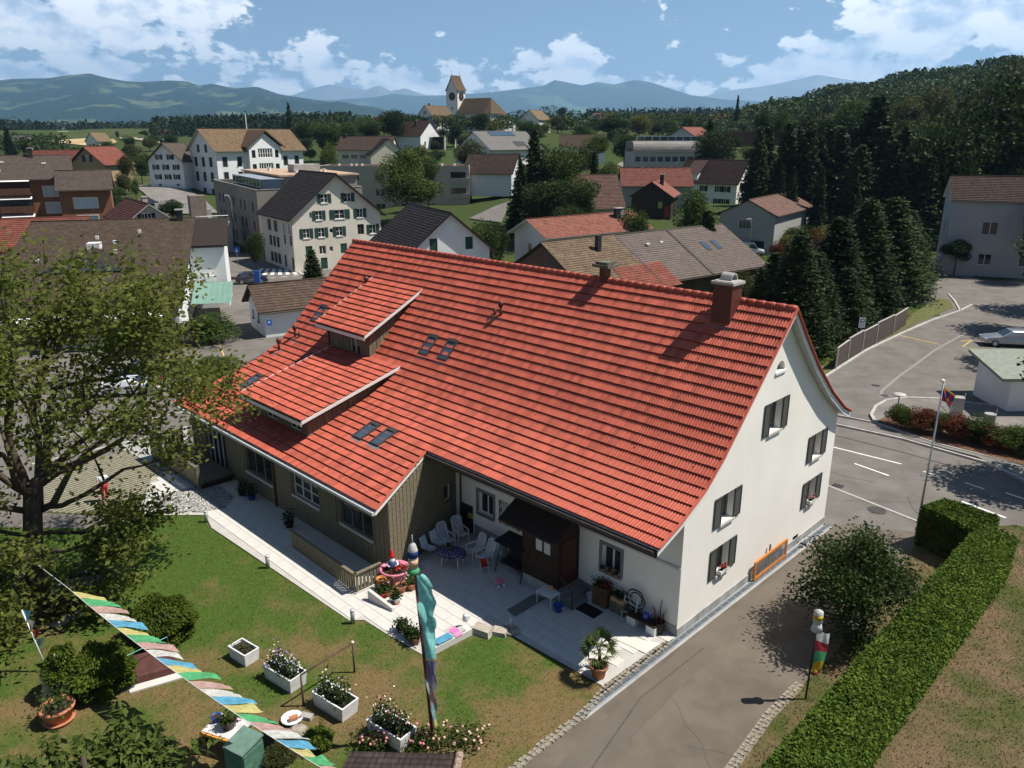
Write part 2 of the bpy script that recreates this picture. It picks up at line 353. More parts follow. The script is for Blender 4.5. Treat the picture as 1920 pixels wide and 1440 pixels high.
def tree(kind, base, h, w, label, group=None, name='tree', cat='tree', trunk=.28, rz=None, flat=None):
    """crown w wide and h high over all; trunk shows for the share given"""
    NT[0] += 1; i = NT[0]; rz = rz if rz is not None else (i * 2.399) % 6.283
    t = thing(name, label, cat, base, rz, group)
    if kind in CON:
        l = CON[kind]; link('crown', l[i % len(l)], t, Matrix.Diagonal((w / .36, w / .36, h, 1))); link('trunk', CTRUNK, t, Matrix.Diagonal((h, h, h * .98, 1)))
    else:
        l = CROWN[kind]; ch = h * (1 - trunk); link('crown', l[i % len(l)], t, Matrix.Translation((0, 0, h - ch * .5)) @ Matrix.Diagonal((w * .52, w * .52, ch * .54, 1)))
        link('trunk', TRUNK[i % 3], t, Matrix.Diagonal((max(w, h * .6) * .9, max(w, h * .6) * .9, h * .8, 1)))
    return t
def bush(kind, base, h, w, label, group=None, name='shrub', cat='shrub'):
    NT[0] += 1; i = NT[0]; t = thing(name, label, cat, base, (i * 2.399) % 6.283, group); l = CROWN[kind]
    link('foliage', l[i % len(l)], t, Matrix.Translation((0, 0, h * .5)) @ Matrix.Diagonal((w * .52, w * .52, h * .56, 1)))
    link('stem', TRUNK[i % 3], t, Matrix.Diagonal((w * .8, w * .8, h * .6, 1)))
    return t
def hedge_mesh(name, quad, h, n, material, size=.16, z0=.05, rng=None, bulge=.12):
    """clipped hedge over a four-cornered plan: leaf faces over top and sides"""
    rng = rng or np.random.default_rng(5); q = [np.array(p[:2], float) for p in quad]
    def pt(u, v): return ((1 - u) * (1 - v))[:, None] * q[0] + (u * (1 - v))[:, None] * q[1] + (u * v)[:, None] * q[2] + ((1 - u) * v)[:, None] * q[3]
    n1 = int(n * .5); u, v = rng.random(n1), rng.random(n1); top = np.c_[pt(u, v), h + rng.normal(size=n1) * .05 + .05 * np.sin(u * 40) * np.sin(v * 5)]
    m = n - n1; s = rng.integers(0, 4, m); a = rng.random(m); zz = z0 + (h - z0) * rng.random(m) ** .85
    lens = np.array([np.linalg.norm(q[(i + 1) % 4] - q[i]) for i in range(4)]); s = rng.choice(4, m, p=lens / lens.sum())
    Q = np.array(q); A = Q[s]; B = Q[(s + 1) % 4]; side = A + (B - A) * a[:, None]; cen = Q.mean(0); side = side + (cen - side) * (rng.random(m) * .05)[:, None] + rng.normal(size=(m, 2)) * .05
    P = np.concatenate([top, np.c_[side, zz]]); v_, f = quads(P, size, rng, up=.8); me = npmesh(name, v_, f, material)
    return me
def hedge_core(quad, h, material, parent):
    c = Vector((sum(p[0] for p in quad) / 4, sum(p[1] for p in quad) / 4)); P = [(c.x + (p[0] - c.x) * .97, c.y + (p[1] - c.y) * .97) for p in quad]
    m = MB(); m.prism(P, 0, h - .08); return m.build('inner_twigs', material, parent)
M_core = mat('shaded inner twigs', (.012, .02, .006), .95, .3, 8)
# ---------------------------------------------------------------- wall with openings, windows, roofs, buildings
def facade(mb, M, outline, holes, depth=.18):
    """wall face in the plane M (x along, y up) with rectangular or polygonal openings and their reveals going inwards (-z)"""
    loops = [outline] + holes; tr = poly_tris(loops); flat = [p for l in loops for p in l]
    mb.add([M @ Vector((p[0], p[1], 0)) for p in flat], [tuple(t) for t in tr])
    for hl in holes:
        n = len(hl); mb.add([M @ Vector((p[0], p[1], 0)) for p in hl] + [M @ Vector((p[0], p[1], -depth)) for p in hl], [(i, (i + 1) % n, n + (i + 1) % n, n + i) for i in range(n)])
def rect(u, z, w, h): return [(u - w / 2, z), (u + w / 2, z), (u + w / 2, z + h), (u - w / 2, z + h)]
WC = {}
def window(parent, M, w, h, frame=None, glass=None, bars=(2, 1), depth=.16, shut=None, sill=None, surround=None, shw=None, louvre=False, fw=.06, name='window', closed=None):
    """M: x along wall, y up, z outwards, origin bottom centre of the opening. frame > pane, shutter, sill"""
    frame = frame or M_trim; glass = glass or M_glass
    k = ('f', round(w, 2), round(h, 2), bars, frame.name, round(depth, 2), fw)
    if k not in WC:
        m = MB(); z0, z1 = -depth, -depth + .05
        m.bx(-w / 2, -w / 2 + fw, 0, h, z0, z1).bx(w / 2 - fw, w / 2, 0, h, z0, z1).bx(-w / 2 + fw, w / 2 - fw, 0, fw, z0, z1).bx(-w / 2 + fw, w / 2 - fw, h - fw, h, z0, z1)
        for i in range(1, bars[0]): x = -w / 2 + w * i / bars[0]; m.bx(x - fw * .6, x + fw * .6, fw, h - fw, z0, z1 - .004)
        for j in range(1, bars[1]): y = h * j / bars[1]; m.bx(-w / 2 + fw, w / 2 - fw, y - fw * .3, y + fw * .3, z0, z1 - .008)
        WC[k] = m.mesh(name, frame)
    o = link(name, WC[k], parent, M)
    k = ('p', round(w, 2), round(h, 2), glass.name, round(depth, 2))
    if k not in WC: WC[k] = MB().bx(-w / 2 + .01, w / 2 - .01, .01, h - .01, -depth - .02, -depth + .012).mesh('pane', glass)
    link('pane', WC[k], o)
    if shut:
        sw = shw or w * .5; k = ('s', round(sw, 2), round(h, 2), shut.name, louvre)
        if k not in WC:
            m = MB()
            if louvre:
                m.bx(-sw / 2, -sw / 2 + .05, -.02, h + .02, 0, .045).bx(sw / 2 - .05, sw / 2, -.02, h + .02, 0, .045).bx(-sw / 2 + .05, sw / 2 - .05, -.02, .05, 0, .045).bx(-sw / 2 + .05, sw / 2 - .05, h - .05, h + .02, 0, .045)
                ns = int(h / .085)
                for i in range(ns):
                    y = .07 + (h - .14) * (i + .5) / ns; b = .03
                    m.add([(-sw / 2 + .05, y - b, .036), (sw / 2 - .05, y - b, .036), (sw / 2 - .05, y + b * .6, .006), (-sw / 2 + .05, y + b * .6, .006)], [(0, 1, 2, 3)])
            else: m.bx(-sw / 2, sw / 2, -.02, h + .02, 0, .05).bx(-sw / 2 + .05, sw / 2 - .05, .06, h * .48, .05, .062).bx(-sw / 2 + .05, sw / 2 - .05, h * .53, h - .06, .05, .062)
            WC[k] = m.mesh('shutter', shut)
        for s in (-1, 1): link('shutter', WC[k], o, Matrix.Translation((s * (w / 2 + sw / 2 + .015), 0, .012)))
    if sill:
        k = ('l', round(w, 2), sill.name)
        if k not in WC: WC[k] = MB().bx(-w / 2 - .08, w / 2 + .08, -.10, -.003, -.02, .09).mesh('sill', sill)
        link('sill', WC[k], o)
    if surround:
        k = ('u', round(w, 2), round(h, 2), surround.name)
        if k not in WC:
            b = .14; WC[k] = MB().bx(-w / 2 - b, -w / 2, -.0, h, .002, .03).bx(w / 2, w / 2 + b, 0, h, .002, .03).bx(-w / 2 - b, w / 2 + b, h, h + b, .002, .03).mesh('surround', surround)
        link('surround', WC[k], o)
    if closed:
        k = ('c', round(w, 2), round(h, 2), closed.name)
        if k not in WC: WC[k] = MB().bx(-w / 2 + .01, w / 2 - .01, .01, h, -depth + .06, -depth + .085).mesh('blind', closed)
        link('blind', WC[k], o)
    return o
def slope_mesh(name, x0, x1, y0, z0, y1, z1, material, course=.36, lip=.05, flip=False):
    """tiled slope from ridge (y0,z0) to eave (y1,z1), stepped course by course"""
    Ls = math.hypot(y1 - y0, z1 - z0); n = max(2, int(Ls / course)); ty, tz = (y1 - y0) / Ls, (z1 - z0) / Ls; ny, nz = (-tz, ty) if (ty > 0) else (tz, -ty)
    if nz < 0: ny, nz = -ny, -nz
    V = []; UV = []; Fq = []
    for i in range(n):
        a, b = Ls * i / n, Ls * (i + 1) / n
        for x in (x0, x1):
            for s, hgt in ((a, .0), (b, lip), (b, -.02)):
                V.append((x, y0 + ty * s + ny * hgt, z0 + tz * s + nz * hgt)); UV.append((x, Ls - s))
        k = i * 6; Fq += [(k, k + 3, k + 4, k + 1), (k + 1, k + 4, k + 5, k + 2)]
    return npmesh(name, V, Fq, material, uv=UV)
ROOT_Z = {}
CTRL = []                                 # ground heights the terrain must pass through
def building(name, label, R1, yaw, L, wl, wr, zR, zl, zr, zB, wall, roof, cat='house', oh=.5, goh=.4, wins=(), chim=(), trim=None, group=None, plinth=None, sink=.6, hip=False, course=.36, gmat=None, ridge=True):
    """gabled building. local x along the ridge from R1, +y to its left. wins: (side,u,z,w,h,opts)"""
    t = thing(name, label, cat, (R1[0], R1[1], zB), rad(yaw), group)
    hr, hl, hr_ = zR - zB, zl - zB, zr - zB
    c, s = math.cos(rad(yaw)), math.sin(rad(yaw))
    for x, y in ((0, 0), (L, 0), (L / 2, wl), (L / 2, -wr)): CTRL.append((R1[0] + x * c - y * s, R1[1] + x * s + y * c, zB))
    x0, x1, yl, yr = goh, L - goh, wl - oh, -wr + oh
    def zat(y): return (hr + (hl - hr) * y / wl if y >= 0 else hr + (hr_ - hr) * (-y) / wr) - .14
    holes = {k: [] for k in 'ab+-'}
    for w_ in wins: holes[w_[0]].append(w_)
    mb = MB(); gb = MB()
    Ms = {'a': Matrix(((0, 0, -1, x0), (-1, 0, 0, 0), (0, 1, 0, 0), (0, 0, 0, 1))), 'b': Matrix(((0, 0, 1, x1), (1, 0, 0, 0), (0, 1, 0, 0), (0, 0, 0, 1))),
          '+': Matrix(((-1, 0, 0, 0), (0, 0, 1, yl), (0, 1, 0, 0), (0, 0, 0, 1))), '-': Matrix(((1, 0, 0, 0), (0, 0, -1, yr), (0, 1, 0, 0), (0, 0, 0, 1)))}
    outl = {'a': [(-yl, -sink), (-yr, -sink), (-yr, zat(yr)), (0, hr - .14), (-yl, zat(yl))], 'b': [(yr, -sink), (yl, -sink), (yl, zat(yl)), (0, hr - .14), (yr, zat(yr))],
            '+': [(-x1, -sink), (-x0, -sink), (-x0, zat(yl)), (-x1, zat(yl))], '-': [(x0, -sink), (x1, -sink), (x1, zat(yr)), (x0, zat(yr))]}
    sg = {'a': -1, 'b': 1, '+': -1, '-': 1}
    for k in 'ab+-':
        facade(mb, Ms[k], outl[k], [rect(sg[k] * w_[1], w_[2], w_[3], w_[4]) for w_ in holes[k]])
    mb.build('wall', wall, t)
    for k in 'ab+-':
        for w_ in holes[k]: window(t, Ms[k] @ Matrix.Translation((sg[k] * w_[1], w_[2], 0)), w_[3], w_[4], **(w_[5] if len(w_) > 5 else {}))
    r = link('roof', slope_mesh('roof', 0, L, 0, hr, wl, hl, roof, course), t)
    link('roof_slope', slope_mesh('roof_slope', 0, L, 0, hr, -wr, hr_, roof, course), r)
    # soffit boards and verge boards
    m = MB(); th = .13
    for y, z in ((wl, hl), (-wr, hr_)):
        m.add([(0.01, 0, hr - .015), (L - .01, 0, hr - .015), (L - .01, y, z - .02), (.01, y, z - .02), (0.01, 0, hr - .02 - th), (L - .01, 0, hr - .02 - th), (L - .01, y, z - .02 - th), (.01, y, z - .02 - th)],
              [(4, 5, 6, 7), (0, 3, 7, 4), (1, 2, 6, 5), (2, 3, 7, 6)])
    m.build('verge_board', trim or M_darkwood, r)
    if ridge: MB().tube([(0, 0, hr + .02), (L, 0, hr + .02)], .11, 8).build('ridge_tiles', roof, r, True)
    # gutters
    for y, z in ((wl, hl), (-wr, hr_)): MB().tube([(.05, y + (.07 if y > 0 else -.07), z - .1), (L - .05, y + (.07 if y > 0 else -.07), z - .1)], .075, 6).build('gutter', M_gut, r)
    if plinth: MB().bx(x0 - .03, x1 + .03, yr - .03, yl + .03, -sink, plinth[0]).build('plinth', plinth[1], t)
    for cx, cy, ch, cm in chim:
        zc = zat(cy); c_ = MB().bx(cx - .35, cx + .35, cy - .35, cy + .35, zc - .4, zc + ch).build('chimney', cm, r); MB().bx(cx - .45, cx + .45, cy - .45, cy + .45, zc + ch + .003, zc + ch + .12).build('chimney_cap', M_conc, t)
    return t
M_gut = mat('brown gutter', (.06, .045, .035), .5, .2, 4)
# ================================================================ the farmhouse (local x = -u along the ridge, y = v to the back)
AH = math.atan2(1550, F / CP); UX = Vector((-math.sin(AH), math.cos(AH), 0)); VX = Vector((math.cos(AH), math.sin(AH), 0)); HO = G(1268, 1195)
def HW(u, v, z=0): return HO + UX * u + VX * v + Vector((0, 0, z))
HROT = math.atan2(-UX.y, -UX.x)
house = thing('farmhouse', 'long white farmhouse with a huge bright red tiled roof and olive wooden wing', 'house', HO, HROT)
T_red = None
def tilemat():
    m = bpy.data.materials.new('new red clay tiles'); m.use_nodes = True; nt = m.node_tree; N = nt.nodes.new; L = nt.links.new; b = nt.nodes['Principled BSDF']
    b.inputs['Roughness'].default_value = .62; b.inputs['Specular IOR Level'].default_value = .3
    tc = N('ShaderNodeTexCoord'); n = N('ShaderNodeTexNoise'); n.inputs['Scale'].default_value = 1.1; n.inputs['Detail'].default_value = 8; n.inputs['Roughness'].default_value = .75
    geo = N('ShaderNodeNewGeometry'); L(geo.outputs['Position'], n.inputs['Vector'])
    r = N('ShaderNodeValToRGB'); L(n.outputs[0], r.inputs[0]); e = r.color_ramp.elements
    e[0].position = .3; e[0].color = (.36, .070, .040, 1); e[1].position = .7; e[1].color = (.48, .110, .066, 1)
    hs = N('ShaderNodeHueSaturation'); mr = N('ShaderNodeMapRange'); mr.inputs[3].default_value = .76; mr.inputs[4].default_value = 1.2; L(geo.outputs['Random Per Island'], mr.inputs[0]); L(mr.outputs[0], hs.inputs['Value']); L(r.outputs[0], hs.inputs['Color']); L(hs.outputs[0], b.inputs['Base Color'])
    return m
T_red = tilemat()
M_wallF = mat('farmhouse white render', (.84, .80, .72), .92, .04, .35, .3, 45, c2=(.84, .805, .735), detail=8)
M_soff = mat('pale grey paint', (.55, .55, .53), .6, .06, 3)
M_shut = mat('grey green shutter paint', (.055, .055, .045), .6, .15, 4)
M_stone = mat('grey sandstone trim', (.19, .19, .185), .85, .12, 3)
M_board = mat('olive stained boards', (.135, .115, .078), .8, .18, 2.2, .25, 30, stretch=(5, 5, .4), c2=(.20, .17, .11))  # same stain on all boards and planks, whichever way they face
M_copper = mat('brown copper', (.11, .05, .035), .45, .25, 3, metal=.5)
M_lead = mat('grey lead flashing', (.26, .27, .28), .5, .1, 4, metal=.4)
FRONT = [(6.4, 11.65), (5.2, 10.42), (3.4, 8.58), (1.66, 6.82), (.55, 5.92), (-.74, 5.27), (-2.2, 4.74), (-4.2, 4.0), (-5.7, 3.42)]
BACK = [(6.4, 11.65), (7.5, 10.42), (9.1, 8.8), (10.9, 7.25), (12.5, 6.15), (13.35, 5.75)]
def prof(v):
    P = FRONT if v <= 6.4 else BACK; P = sorted(P)
    for (a, b), (c, d) in zip(P, P[1:]):
        if a <= v <= c: return b + (d - b) * (v - a) / (c - a)
    return P[0][1] + (v - P[0][0]) * .39 if v < P[0][0] else P[-1][1]
TW, TN = .25, 8
def tile_base(Lt):
    """double-pan interlocking tile: two waves wide, nose turned down at the lower edge"""
    V = []
    for r, (y, zt) in enumerate(((0, .0), (Lt, .074), (Lt - .02, -.03))):
        for i in range(TN + 1):
            t = i / TN; wv = .030 * (abs(math.sin(2 * math.pi * t)) ** .8) if r < 2 else 0
            V.append(((t - .5) * TW, y, zt + wv + (.004 if r == 0 else .0)))
    n = TN + 1; V = V[:2 * n] + V[n:2 * n] + V[2 * n:]; Fq = [(r * n + i, r * n + i + 1, (r + 1) * n + i + 1, (r + 1) * n + i) for r in (0, 2) for i in range(TN)]
    return np.array(V), np.array(Fq)
CAMP = Vector((0, 0, H))
def lay_tiles(parent, poly, urange, exposure, singles=0, jit=.0025):
    """courses of tiles down the polyline (v,z); urange(v) -> (u0,u1). nearest `singles` become objects of their own, the rest one mesh"""
    pts = [Vector((0, p[0], p[1])) for p in poly]; seg = [(b - a).length for a, b in zip(pts, pts[1:])]; tot = sum(seg); n = int(round(tot / exposure)); ex = tot / n
    def pos(s):
        for a, b, l in zip(pts, pts[1:], seg):
            if s <= l + 1e-6: return a.lerp(b, s / l)
            s -= l
        return pts[-1]
    base, Fq = tile_base(ex * 1.0); rng = np.random.default_rng(3); mats = []
    for i in range(n):
        A, B = pos(i * ex), pos((i + 1) * ex); t = (B - A).normalized(); nn = Vector((0, -t.z, t.y)); nn = nn if nn.z > 0 else -nn
        A = A + nn * .03
        u0, u1 = urange((A.y + B.y) / 2); k = max(1, int(round((u1 - u0) / TW))); w = (u1 - u0) / k; stag = (TW / 2 if i % 2 else 0)
        for j in range(k):
            x = -(u0 + (j + .5) * w); q = rng.normal(size=3) * jit
            M = np.array([[w / TW * 1.0, 0, 0, x], [0, t.y, nn.y, A.y + q[1]], [0, t.z, nn.z, A.z + q[2]], [0, 0, 0, 1]]); mats.append(M)
    mats = np.array(mats)
    if singles:
        d = [((HW(-m[0, 3], m[1, 3], m[2, 3])) - CAMP).length for m in mats]; order = np.argsort(d); one = order[:singles]; rest = order[singles:]
        me = npmesh('roof_tile', base, Fq, T_red, True)
        for k in one: link('roof_tile', me, parent, Matrix(mats[k].tolist()))
    else: rest = np.arange(len(mats))
    Mr = mats[rest]; V = np.einsum('nij,kj->nki', Mr[:, :3, :3], base) + Mr[:, None, :3, 3]; m = len(base)
    Fa = (Fq[None] + (np.arange(len(rest)) * m)[:, None, None]).reshape(-1, 4)
    return tag(link('roof_tiles', npmesh('roof_tiles', V.reshape(-1, 3), Fa, T_red, True), parent), kind='stuff')
def farmhouse():
    P = house
    # ---- walls
    gab = [(0, -.4), (12.85, -.4)] + [(v, prof(v) - .2) for v in (12.85, 12.5, 10.9, 9.1, 7.5, 6.4, 5.2, 3.4, 1.66, .55)] + [(0, prof(0) - .2)]
    MG = Matrix(((0, 0, 1, 0), (1, 0, 0, 0), (0, 1, 0, 0), (0, 0, 0, 1)))
    gw = [(3.03, 3.78, .92, 1.2), (3.0, 1.55, .92, 1.24), (10.85, 4.1, .86, 1.2), (10.85, 1.84, .86, 1.2), (6.36, 6.6, 1.0, 1.32)]
    lun = [(6.36 + .36 * math.cos(a), 9.16 + .42 * math.sin(a)) for a in [math.pi * i / 8 for i in range(9)]]
    base_h = rect(9.75, .12, .55, .42)
    mb = MB(); facade(mb, MG, gab, [rect(*g) for g in gw] + [lun, base_h], .34)
    # front wall (v=0) behind the terrace
    MF = Matrix(((1, 0, 0, 0), (0, 0, -1, 0), (0, 1, 0, 0), (0, 0, 0, 1)))
    fr = [(-12.6, -.4), (0, -.4), (0, prof(0) - .2), (-12.6, prof(0) - .2)]
    fw = [(-3.18, 1.42, .92, 1.12), (-10.42, 1.36, .98, 1.08)]; door = (-11.8, -.02, 1.0, 1.5)
    facade(mb, MF, fr, [rect(*f) for f in fw] + [rect(*door)], .22)
    # rear and far walls close the shell
    mb.add([(0, 12.85, -.4), (-29, 12.85, -.4), (-29, 12.85, 5.7), (0, 12.85, 5.7)], [(0, 1, 2, 3)])
    far = [(v, prof(v) - .2) for v in (12.85, 10.9, 9.1, 7.5, 6.4, 5.2, 3.4, 1.66, .55, -.74, -2.2, -5)]
    mb.add([(-29, 12.85, -.4), (-29, -5, -.4)] + [(-29, v, z) for v, z in far[::-1]], [tuple(range(len(far) + 2))])
    mb.build('wall', M_wallF, P)
    [MB().bx(*q).build('plinth', M_plinth, P) for q in ((.0, .035, -.03, 12.88, -.4, .38), (-4.8, -.002, -.035, 0, -.4, .45), (-11.2, -6.9, -.035, 0, -.4, .62))]
    # ---- gable windows with open louvred shutters
    for u, z, w, h in gw:
        window(P, MG @ Matrix.Translation((u, z, 0)), w, h, frame=mat('grey window frame', (.16, .17, .17), .5, .1), bars=(2, 1), depth=.3, shut=M_shut, shw=.52, louvre=True, sill=mat('stone sill', (.48, .45, .40), .85, .15, 5))
    MB().extr([(p[0], p[1]) for p in lun], 'x', -.3, -.26).build('lunette_window', M_glass, P); MB().bx(0, .06, 5.92, 6.8, 9.06, 9.155).build('sill', M_trim, P)
    window(P, MG @ Matrix.Translation((9.75, .12, 0)), .55, .42, frame=M_stone, bars=(1, 1), depth=.12, name='cellar_window')
    for (u, z, w, h) in fw:
        window(P, MF @ Matrix.Translation((u, z, 0)), w, h, frame=mat('white window frame', (.7, .7, .68), .5, .05), bars=(2, 1), depth=.2, surround=M_stone, sill=M_stone)
    o = MB().bx(-12.29, -11.31, .1, .14, 0, 1.47).build('cellar_door', M_dark, P); MB().bx(-11.75, -11.4, .08, .098, .75, 1.02).build('door_notice', mat('yellow notice', (.42, .33, .03), .6, .1), o)
    MB().bx(-12.1, -.02, -.06, -.002, 2.86, 2.96).build('string_course', M_soff, P)
    # ---- wing: boarded walls
    sw = [Vector((-12.5, 0, 0)), Vector((-11.1, -5, 0))]; d = (sw[1] - sw[0]); wl = d.length; ang = math.atan2(d.y, d.x)
    ux = d.normalized(); nx = Vector((-ux.y, ux.x, 0)); MS = Matrix(((ux.x, 0, -nx.x, 0), (ux.y, 0, -nx.y, 0), (0, 1, 0, 0), (0, 0, 0, 1)))
    nx = -nx if nx.x < 0 else nx
    MS = Matrix(((ux.x, 0, nx.x, sw[0].x), (ux.y, 0, nx.y, sw[0].y), (0, 1, 0, 0), (0, 0, 0, 1)))
    top = lambda s: prof(sw[0].y + ux.y * s) - .22
    wing = MB(); holeS = [rect(.75, 1.75, .5, .8)]
    facade(wing, MS, [(0, -.4), (wl, -.4), (wl, top(wl)), (wl * .56, top(wl * .56)), (wl * .3, top(wl * .3)), (0, top(0))], holeS, .12)
    MWf = Matrix(((1, 0, 0, 0), (0, 0, -1, -5), (0, 1, 0, 0), (0, 0, 0, 1)))
    ww = [(-13.5, 1.3, 2.45, 1.1, 3, M_wood), (-17.68, 1.34, 2.3, 1.08, 3, M_soff), (-22.25, 1.1, 2.7, 1.32, 3, M_wood), (-27.1, .2, 2.3, 2.2, 4, M_soff)]
    facade(wing, MWf, [(-30.2, -.8), (-11.1, -.8), (-11.1, prof(-5) - .2), (-30.2, prof(-5) - .2)], [rect(*w[:4]) for w in ww], .14)
    wing.add([(-30.2, -5, -.8), (-30.2, 0, -.8), (-30.2, 0, prof(0) - .25), (-30.2, -5, prof(-5) - .2)], [(0, 1, 2, 3)])
    wing.build('boarded_wall', M_wood, P)
    window(P, MS @ Matrix.Translation((.75, 1.75, 0)), .5, .8, frame=M_soff, bars=(1, 1), depth=.1)
    for u, z, w, h, nb, fm in ww:
        window(P, MWf @ Matrix.Translation((u, z, 0)), w, h, frame=fm, bars=(nb, 2 if fm is M_soff and nb == 3 else 1), depth=.12, sill=M_soff, fw=.075)
    def boards(M, u0, u1, z0, ztop, holes, bw=.25, m=M_board):
        n = int((u1 - u0) / bw); bw = (u1 - u0) / n
        for i in range(n):
            a, b = u0 + i * bw + .014, u0 + (i + 1) * bw - .014; iv = [(z0, min(ztop(a), ztop(b)))]
            for h in holes:
                hx0, hx1, hz0, hz1 = h[0][0] - .05, h[1][0] + .05, h[0][1] - .12, h[2][1] + .05
                if b > hx0 and a < hx1: iv = [q for p in iv for q in ((p[0], min(p[1], hz0)), (max(p[0], hz1), p[1])) if q[1] - q[0] > .05]
            for p, q in iv: MB().bx(a, b, p, q, .003, .032).build('board', m, P, M=M)
    boards(MS, 0.02, wl - .02, .0, top, holeS)
    boards(MWf, -30.18, -11.12, 0, lambda s: prof(-5) - .24, [rect(*w[:4]) for w in ww], .3)
    # ---- roof slab, soffit, verge boards
    def slab(poly, x0, x1, th, name, m, parent):
        b = MB(); n = len(poly)
        for x in (x0, x1): b.v += [(x, v, z - .02) for v, z in poly] + [(x, v, z - .02 - th) for v, z in poly]
        for i in range(n - 1): b.f += [(i, i + 1, 2 * n + i + 1, 2 * n + i), (n + i, n + i + 1, 3 * n + i + 1, 3 * n + i), (i, i + 1, n + i + 1, n + i), (2 * n + i, 2 * n + i + 1, 3 * n + i + 1, 3 * n + i)]
        b.f += [(0, n, 3 * n, 2 * n), (n - 1, 2 * n - 1, 4 * n - 1, 3 * n - 1)]
        return b.build(name, m, parent)
    roof = slab(FRONT[:7], .36, -29.4, .16, 'roof', M_soff, P)
    slab(BACK, .36, -29.4, .16, 'rear_slope', M_soff, roof)
    # wing slope with its slanted verge
    b = MB(); w1 = [(-11.9, -2.2), (-10.97, -5.7), (-30.6, -5.7), (-29.5, -2.2)]
    b.add([(x, v, prof(v) - .02) for x, v in w1] + [(x, v, prof(v) - .17) for x, v in w1], [(0, 1, 2, 3), (7, 6, 5, 4), (0, 4, 5, 1), (1, 5, 6, 2), (2, 6, 7, 3)]); b.build('wing_slope', M_soff, roof)
    def ur(v): return (-.39, 29.3 + (6.4 - v) * .03) if v > -2.2 else (10.95 + (v + 5.7) * .27, 29.6 + (-2.2 - v) * .28)
    lay_tiles(roof, FRONT[:7], ur, .45, 300); lay_tiles(roof, FRONT[6:], ur, .44)
    lay_tiles(roof, BACK, lambda v: (-.39, 2.2), .45)
    # the rest of the rear slope, out of sight beyond the ridge
    link('rear_tiles', slope_mesh('rear_tiles', -29.4, -2.2, 6.4, 11.66, 12.9, 5.98, T_red, .45), roof)
    # ridge tiles, one by one
    rt = MB().lathe([(.135, 0), (.15, .1), (.125, .42)], 10).mesh('ridge_tile', T_red, True); k = int(29.7 / .42)
    for i in range(k):
        x = .36 - i * 29.7 / k
        if -2.85 < x < -1.9: continue
        link('ridge_tile', rt, roof, Matrix.Translation((x, 6.4, 11.70)) @ Matrix.Rotation(-math.pi / 2, 4, 'Y'))
    # verge caps along the right-hand gable and wing verge
    for nm, pts in (('verge_tiles', [(.40, v, z + .07) for v, z in FRONT[:7]]), ('verge_tiles', [(.40, v, z + .07) for v, z in BACK]), ('verge_tiles', [(-11.87, -2.2, prof(-2.2) + .06), (-10.95, -5.7, prof(-5.7) + .06)])):
        MB().tube(pts, .06, 6).build(nm, T_red, roof)
    b = MB()
    for poly in (FRONT[:7], BACK):
        n = len(poly)
        for (v, z), (v2, z2) in zip(poly, poly[1:]): b.add([(.365, v, z - .02), (.365, v2, z2 - .02), (.365, v2, z2 - .26), (.365, v, z - .26), (.34, v, z - .02), (.34, v2, z2 - .02), (.34, v2, z2 - .26), (.34, v, z - .26)], [(0, 1, 2, 3), (7, 6, 5, 4), (0, 4, 5, 1), (2, 6, 7, 3)])
    b.build('verge_board', M_trim, roof)
    MB().add([(-11.89, -2.2, prof(-2.2)), (-10.94, -5.72, prof(-5.7)), (-10.94, -5.72, prof(-5.7) - .2), (-11.89, -2.2, prof(-2.2) - .2)], [(0, 1, 2, 3)]).build('verge_board', M_trim, roof)
    # gutters and downpipes
    MB().tube([(.3, -2.3, 4.62), (-12, -2.3, 4.62)], .085, 8).build('gutter', M_gut, roof); MB().tube([(-10.95, -5.8, 3.32), (-30.6, -5.8, 3.32)], .085, 8).build('gutter', M_soff, roof)
    MB().tube([(-20.6, -5.75, 3.3), (-20.6, -5.1, 3.0), (-20.6, -5.1, -.1)], .055, 8).build('downpipe', M_copper, P)
    MB().tube([(-12, -2.3, 4.6), (-12.05, -.5, 4.2), (-12.05, -.1, 3.9), (-12.05, -.1, 0)], .045, 6).build('downpipe', M_copper, P)
    MB().bx(.34, -11.9, -2.24, -2.18, 4.42, 4.70).build('eaves_board', M_darkwood, roof)
    # snow hooks
    b = MB(); rr = random.Random(2); s = 0
    for k in range(2, 24, 2):
        v = 6.2 - k * .315
        if v < -2.0: break
        z = prof(v)
        for j in range(22):
            u = .5 + j * 1.32 + (k % 4) * .33
            if u < 29: b.box((-u, v, z + .07), (.035, .12, .05))
    for v in (-2.9, -3.7, -4.5, -5.1):
        for j in range(40):
            u = 11.6 + j * .46
            if not (18 < u < 24.6): b.box((-u, v, prof(v) + .07), (.03, .1, .05))
    tag(b.build('snow_hooks', M_dark, roof), kind='stuff')
    # ---- dormers
    def dormer(name, u0, u1, vf, ve, ze, vt, zt, wins, cheek):
        zb = prof(vf); zfr = ze + (vf - ve) * (zt - ze) / (vt - ve) - .2
        d = MB(); MD = Matrix(((1, 0, 0, 0), (0, 0, -1, vf), (0, 1, 0, 0), (0, 0, 0, 1)))
        facade(d, MD, [(-u1, zb - .1), (-u0, zb - .1), (-u0, zfr), (-u1, zfr)], [rect(-w[0], w[1], w[2], w[3]) for w in wins], .12)
        for u in (u0, u1):
            pts = []; vs = [vf + (vt - vf) * i / 8 for i in range(9)]
            lo = [(v, prof(v) - .05) for v in vs]; hi = [(v, ze + (v - ve) * (zt - ze) / (vt - ve) - .2) for v in vs]
            for i in range(8):
                if hi[i][1] > lo[i][1]: d.add([(-u, *lo[i]), (-u, *lo[i + 1]), (-u, hi[i + 1][0], max(hi[i + 1][1], lo[i + 1][1])), (-u, *hi[i])], [(0, 1, 2, 3)])
        do = d.build(name, M_wood, P)
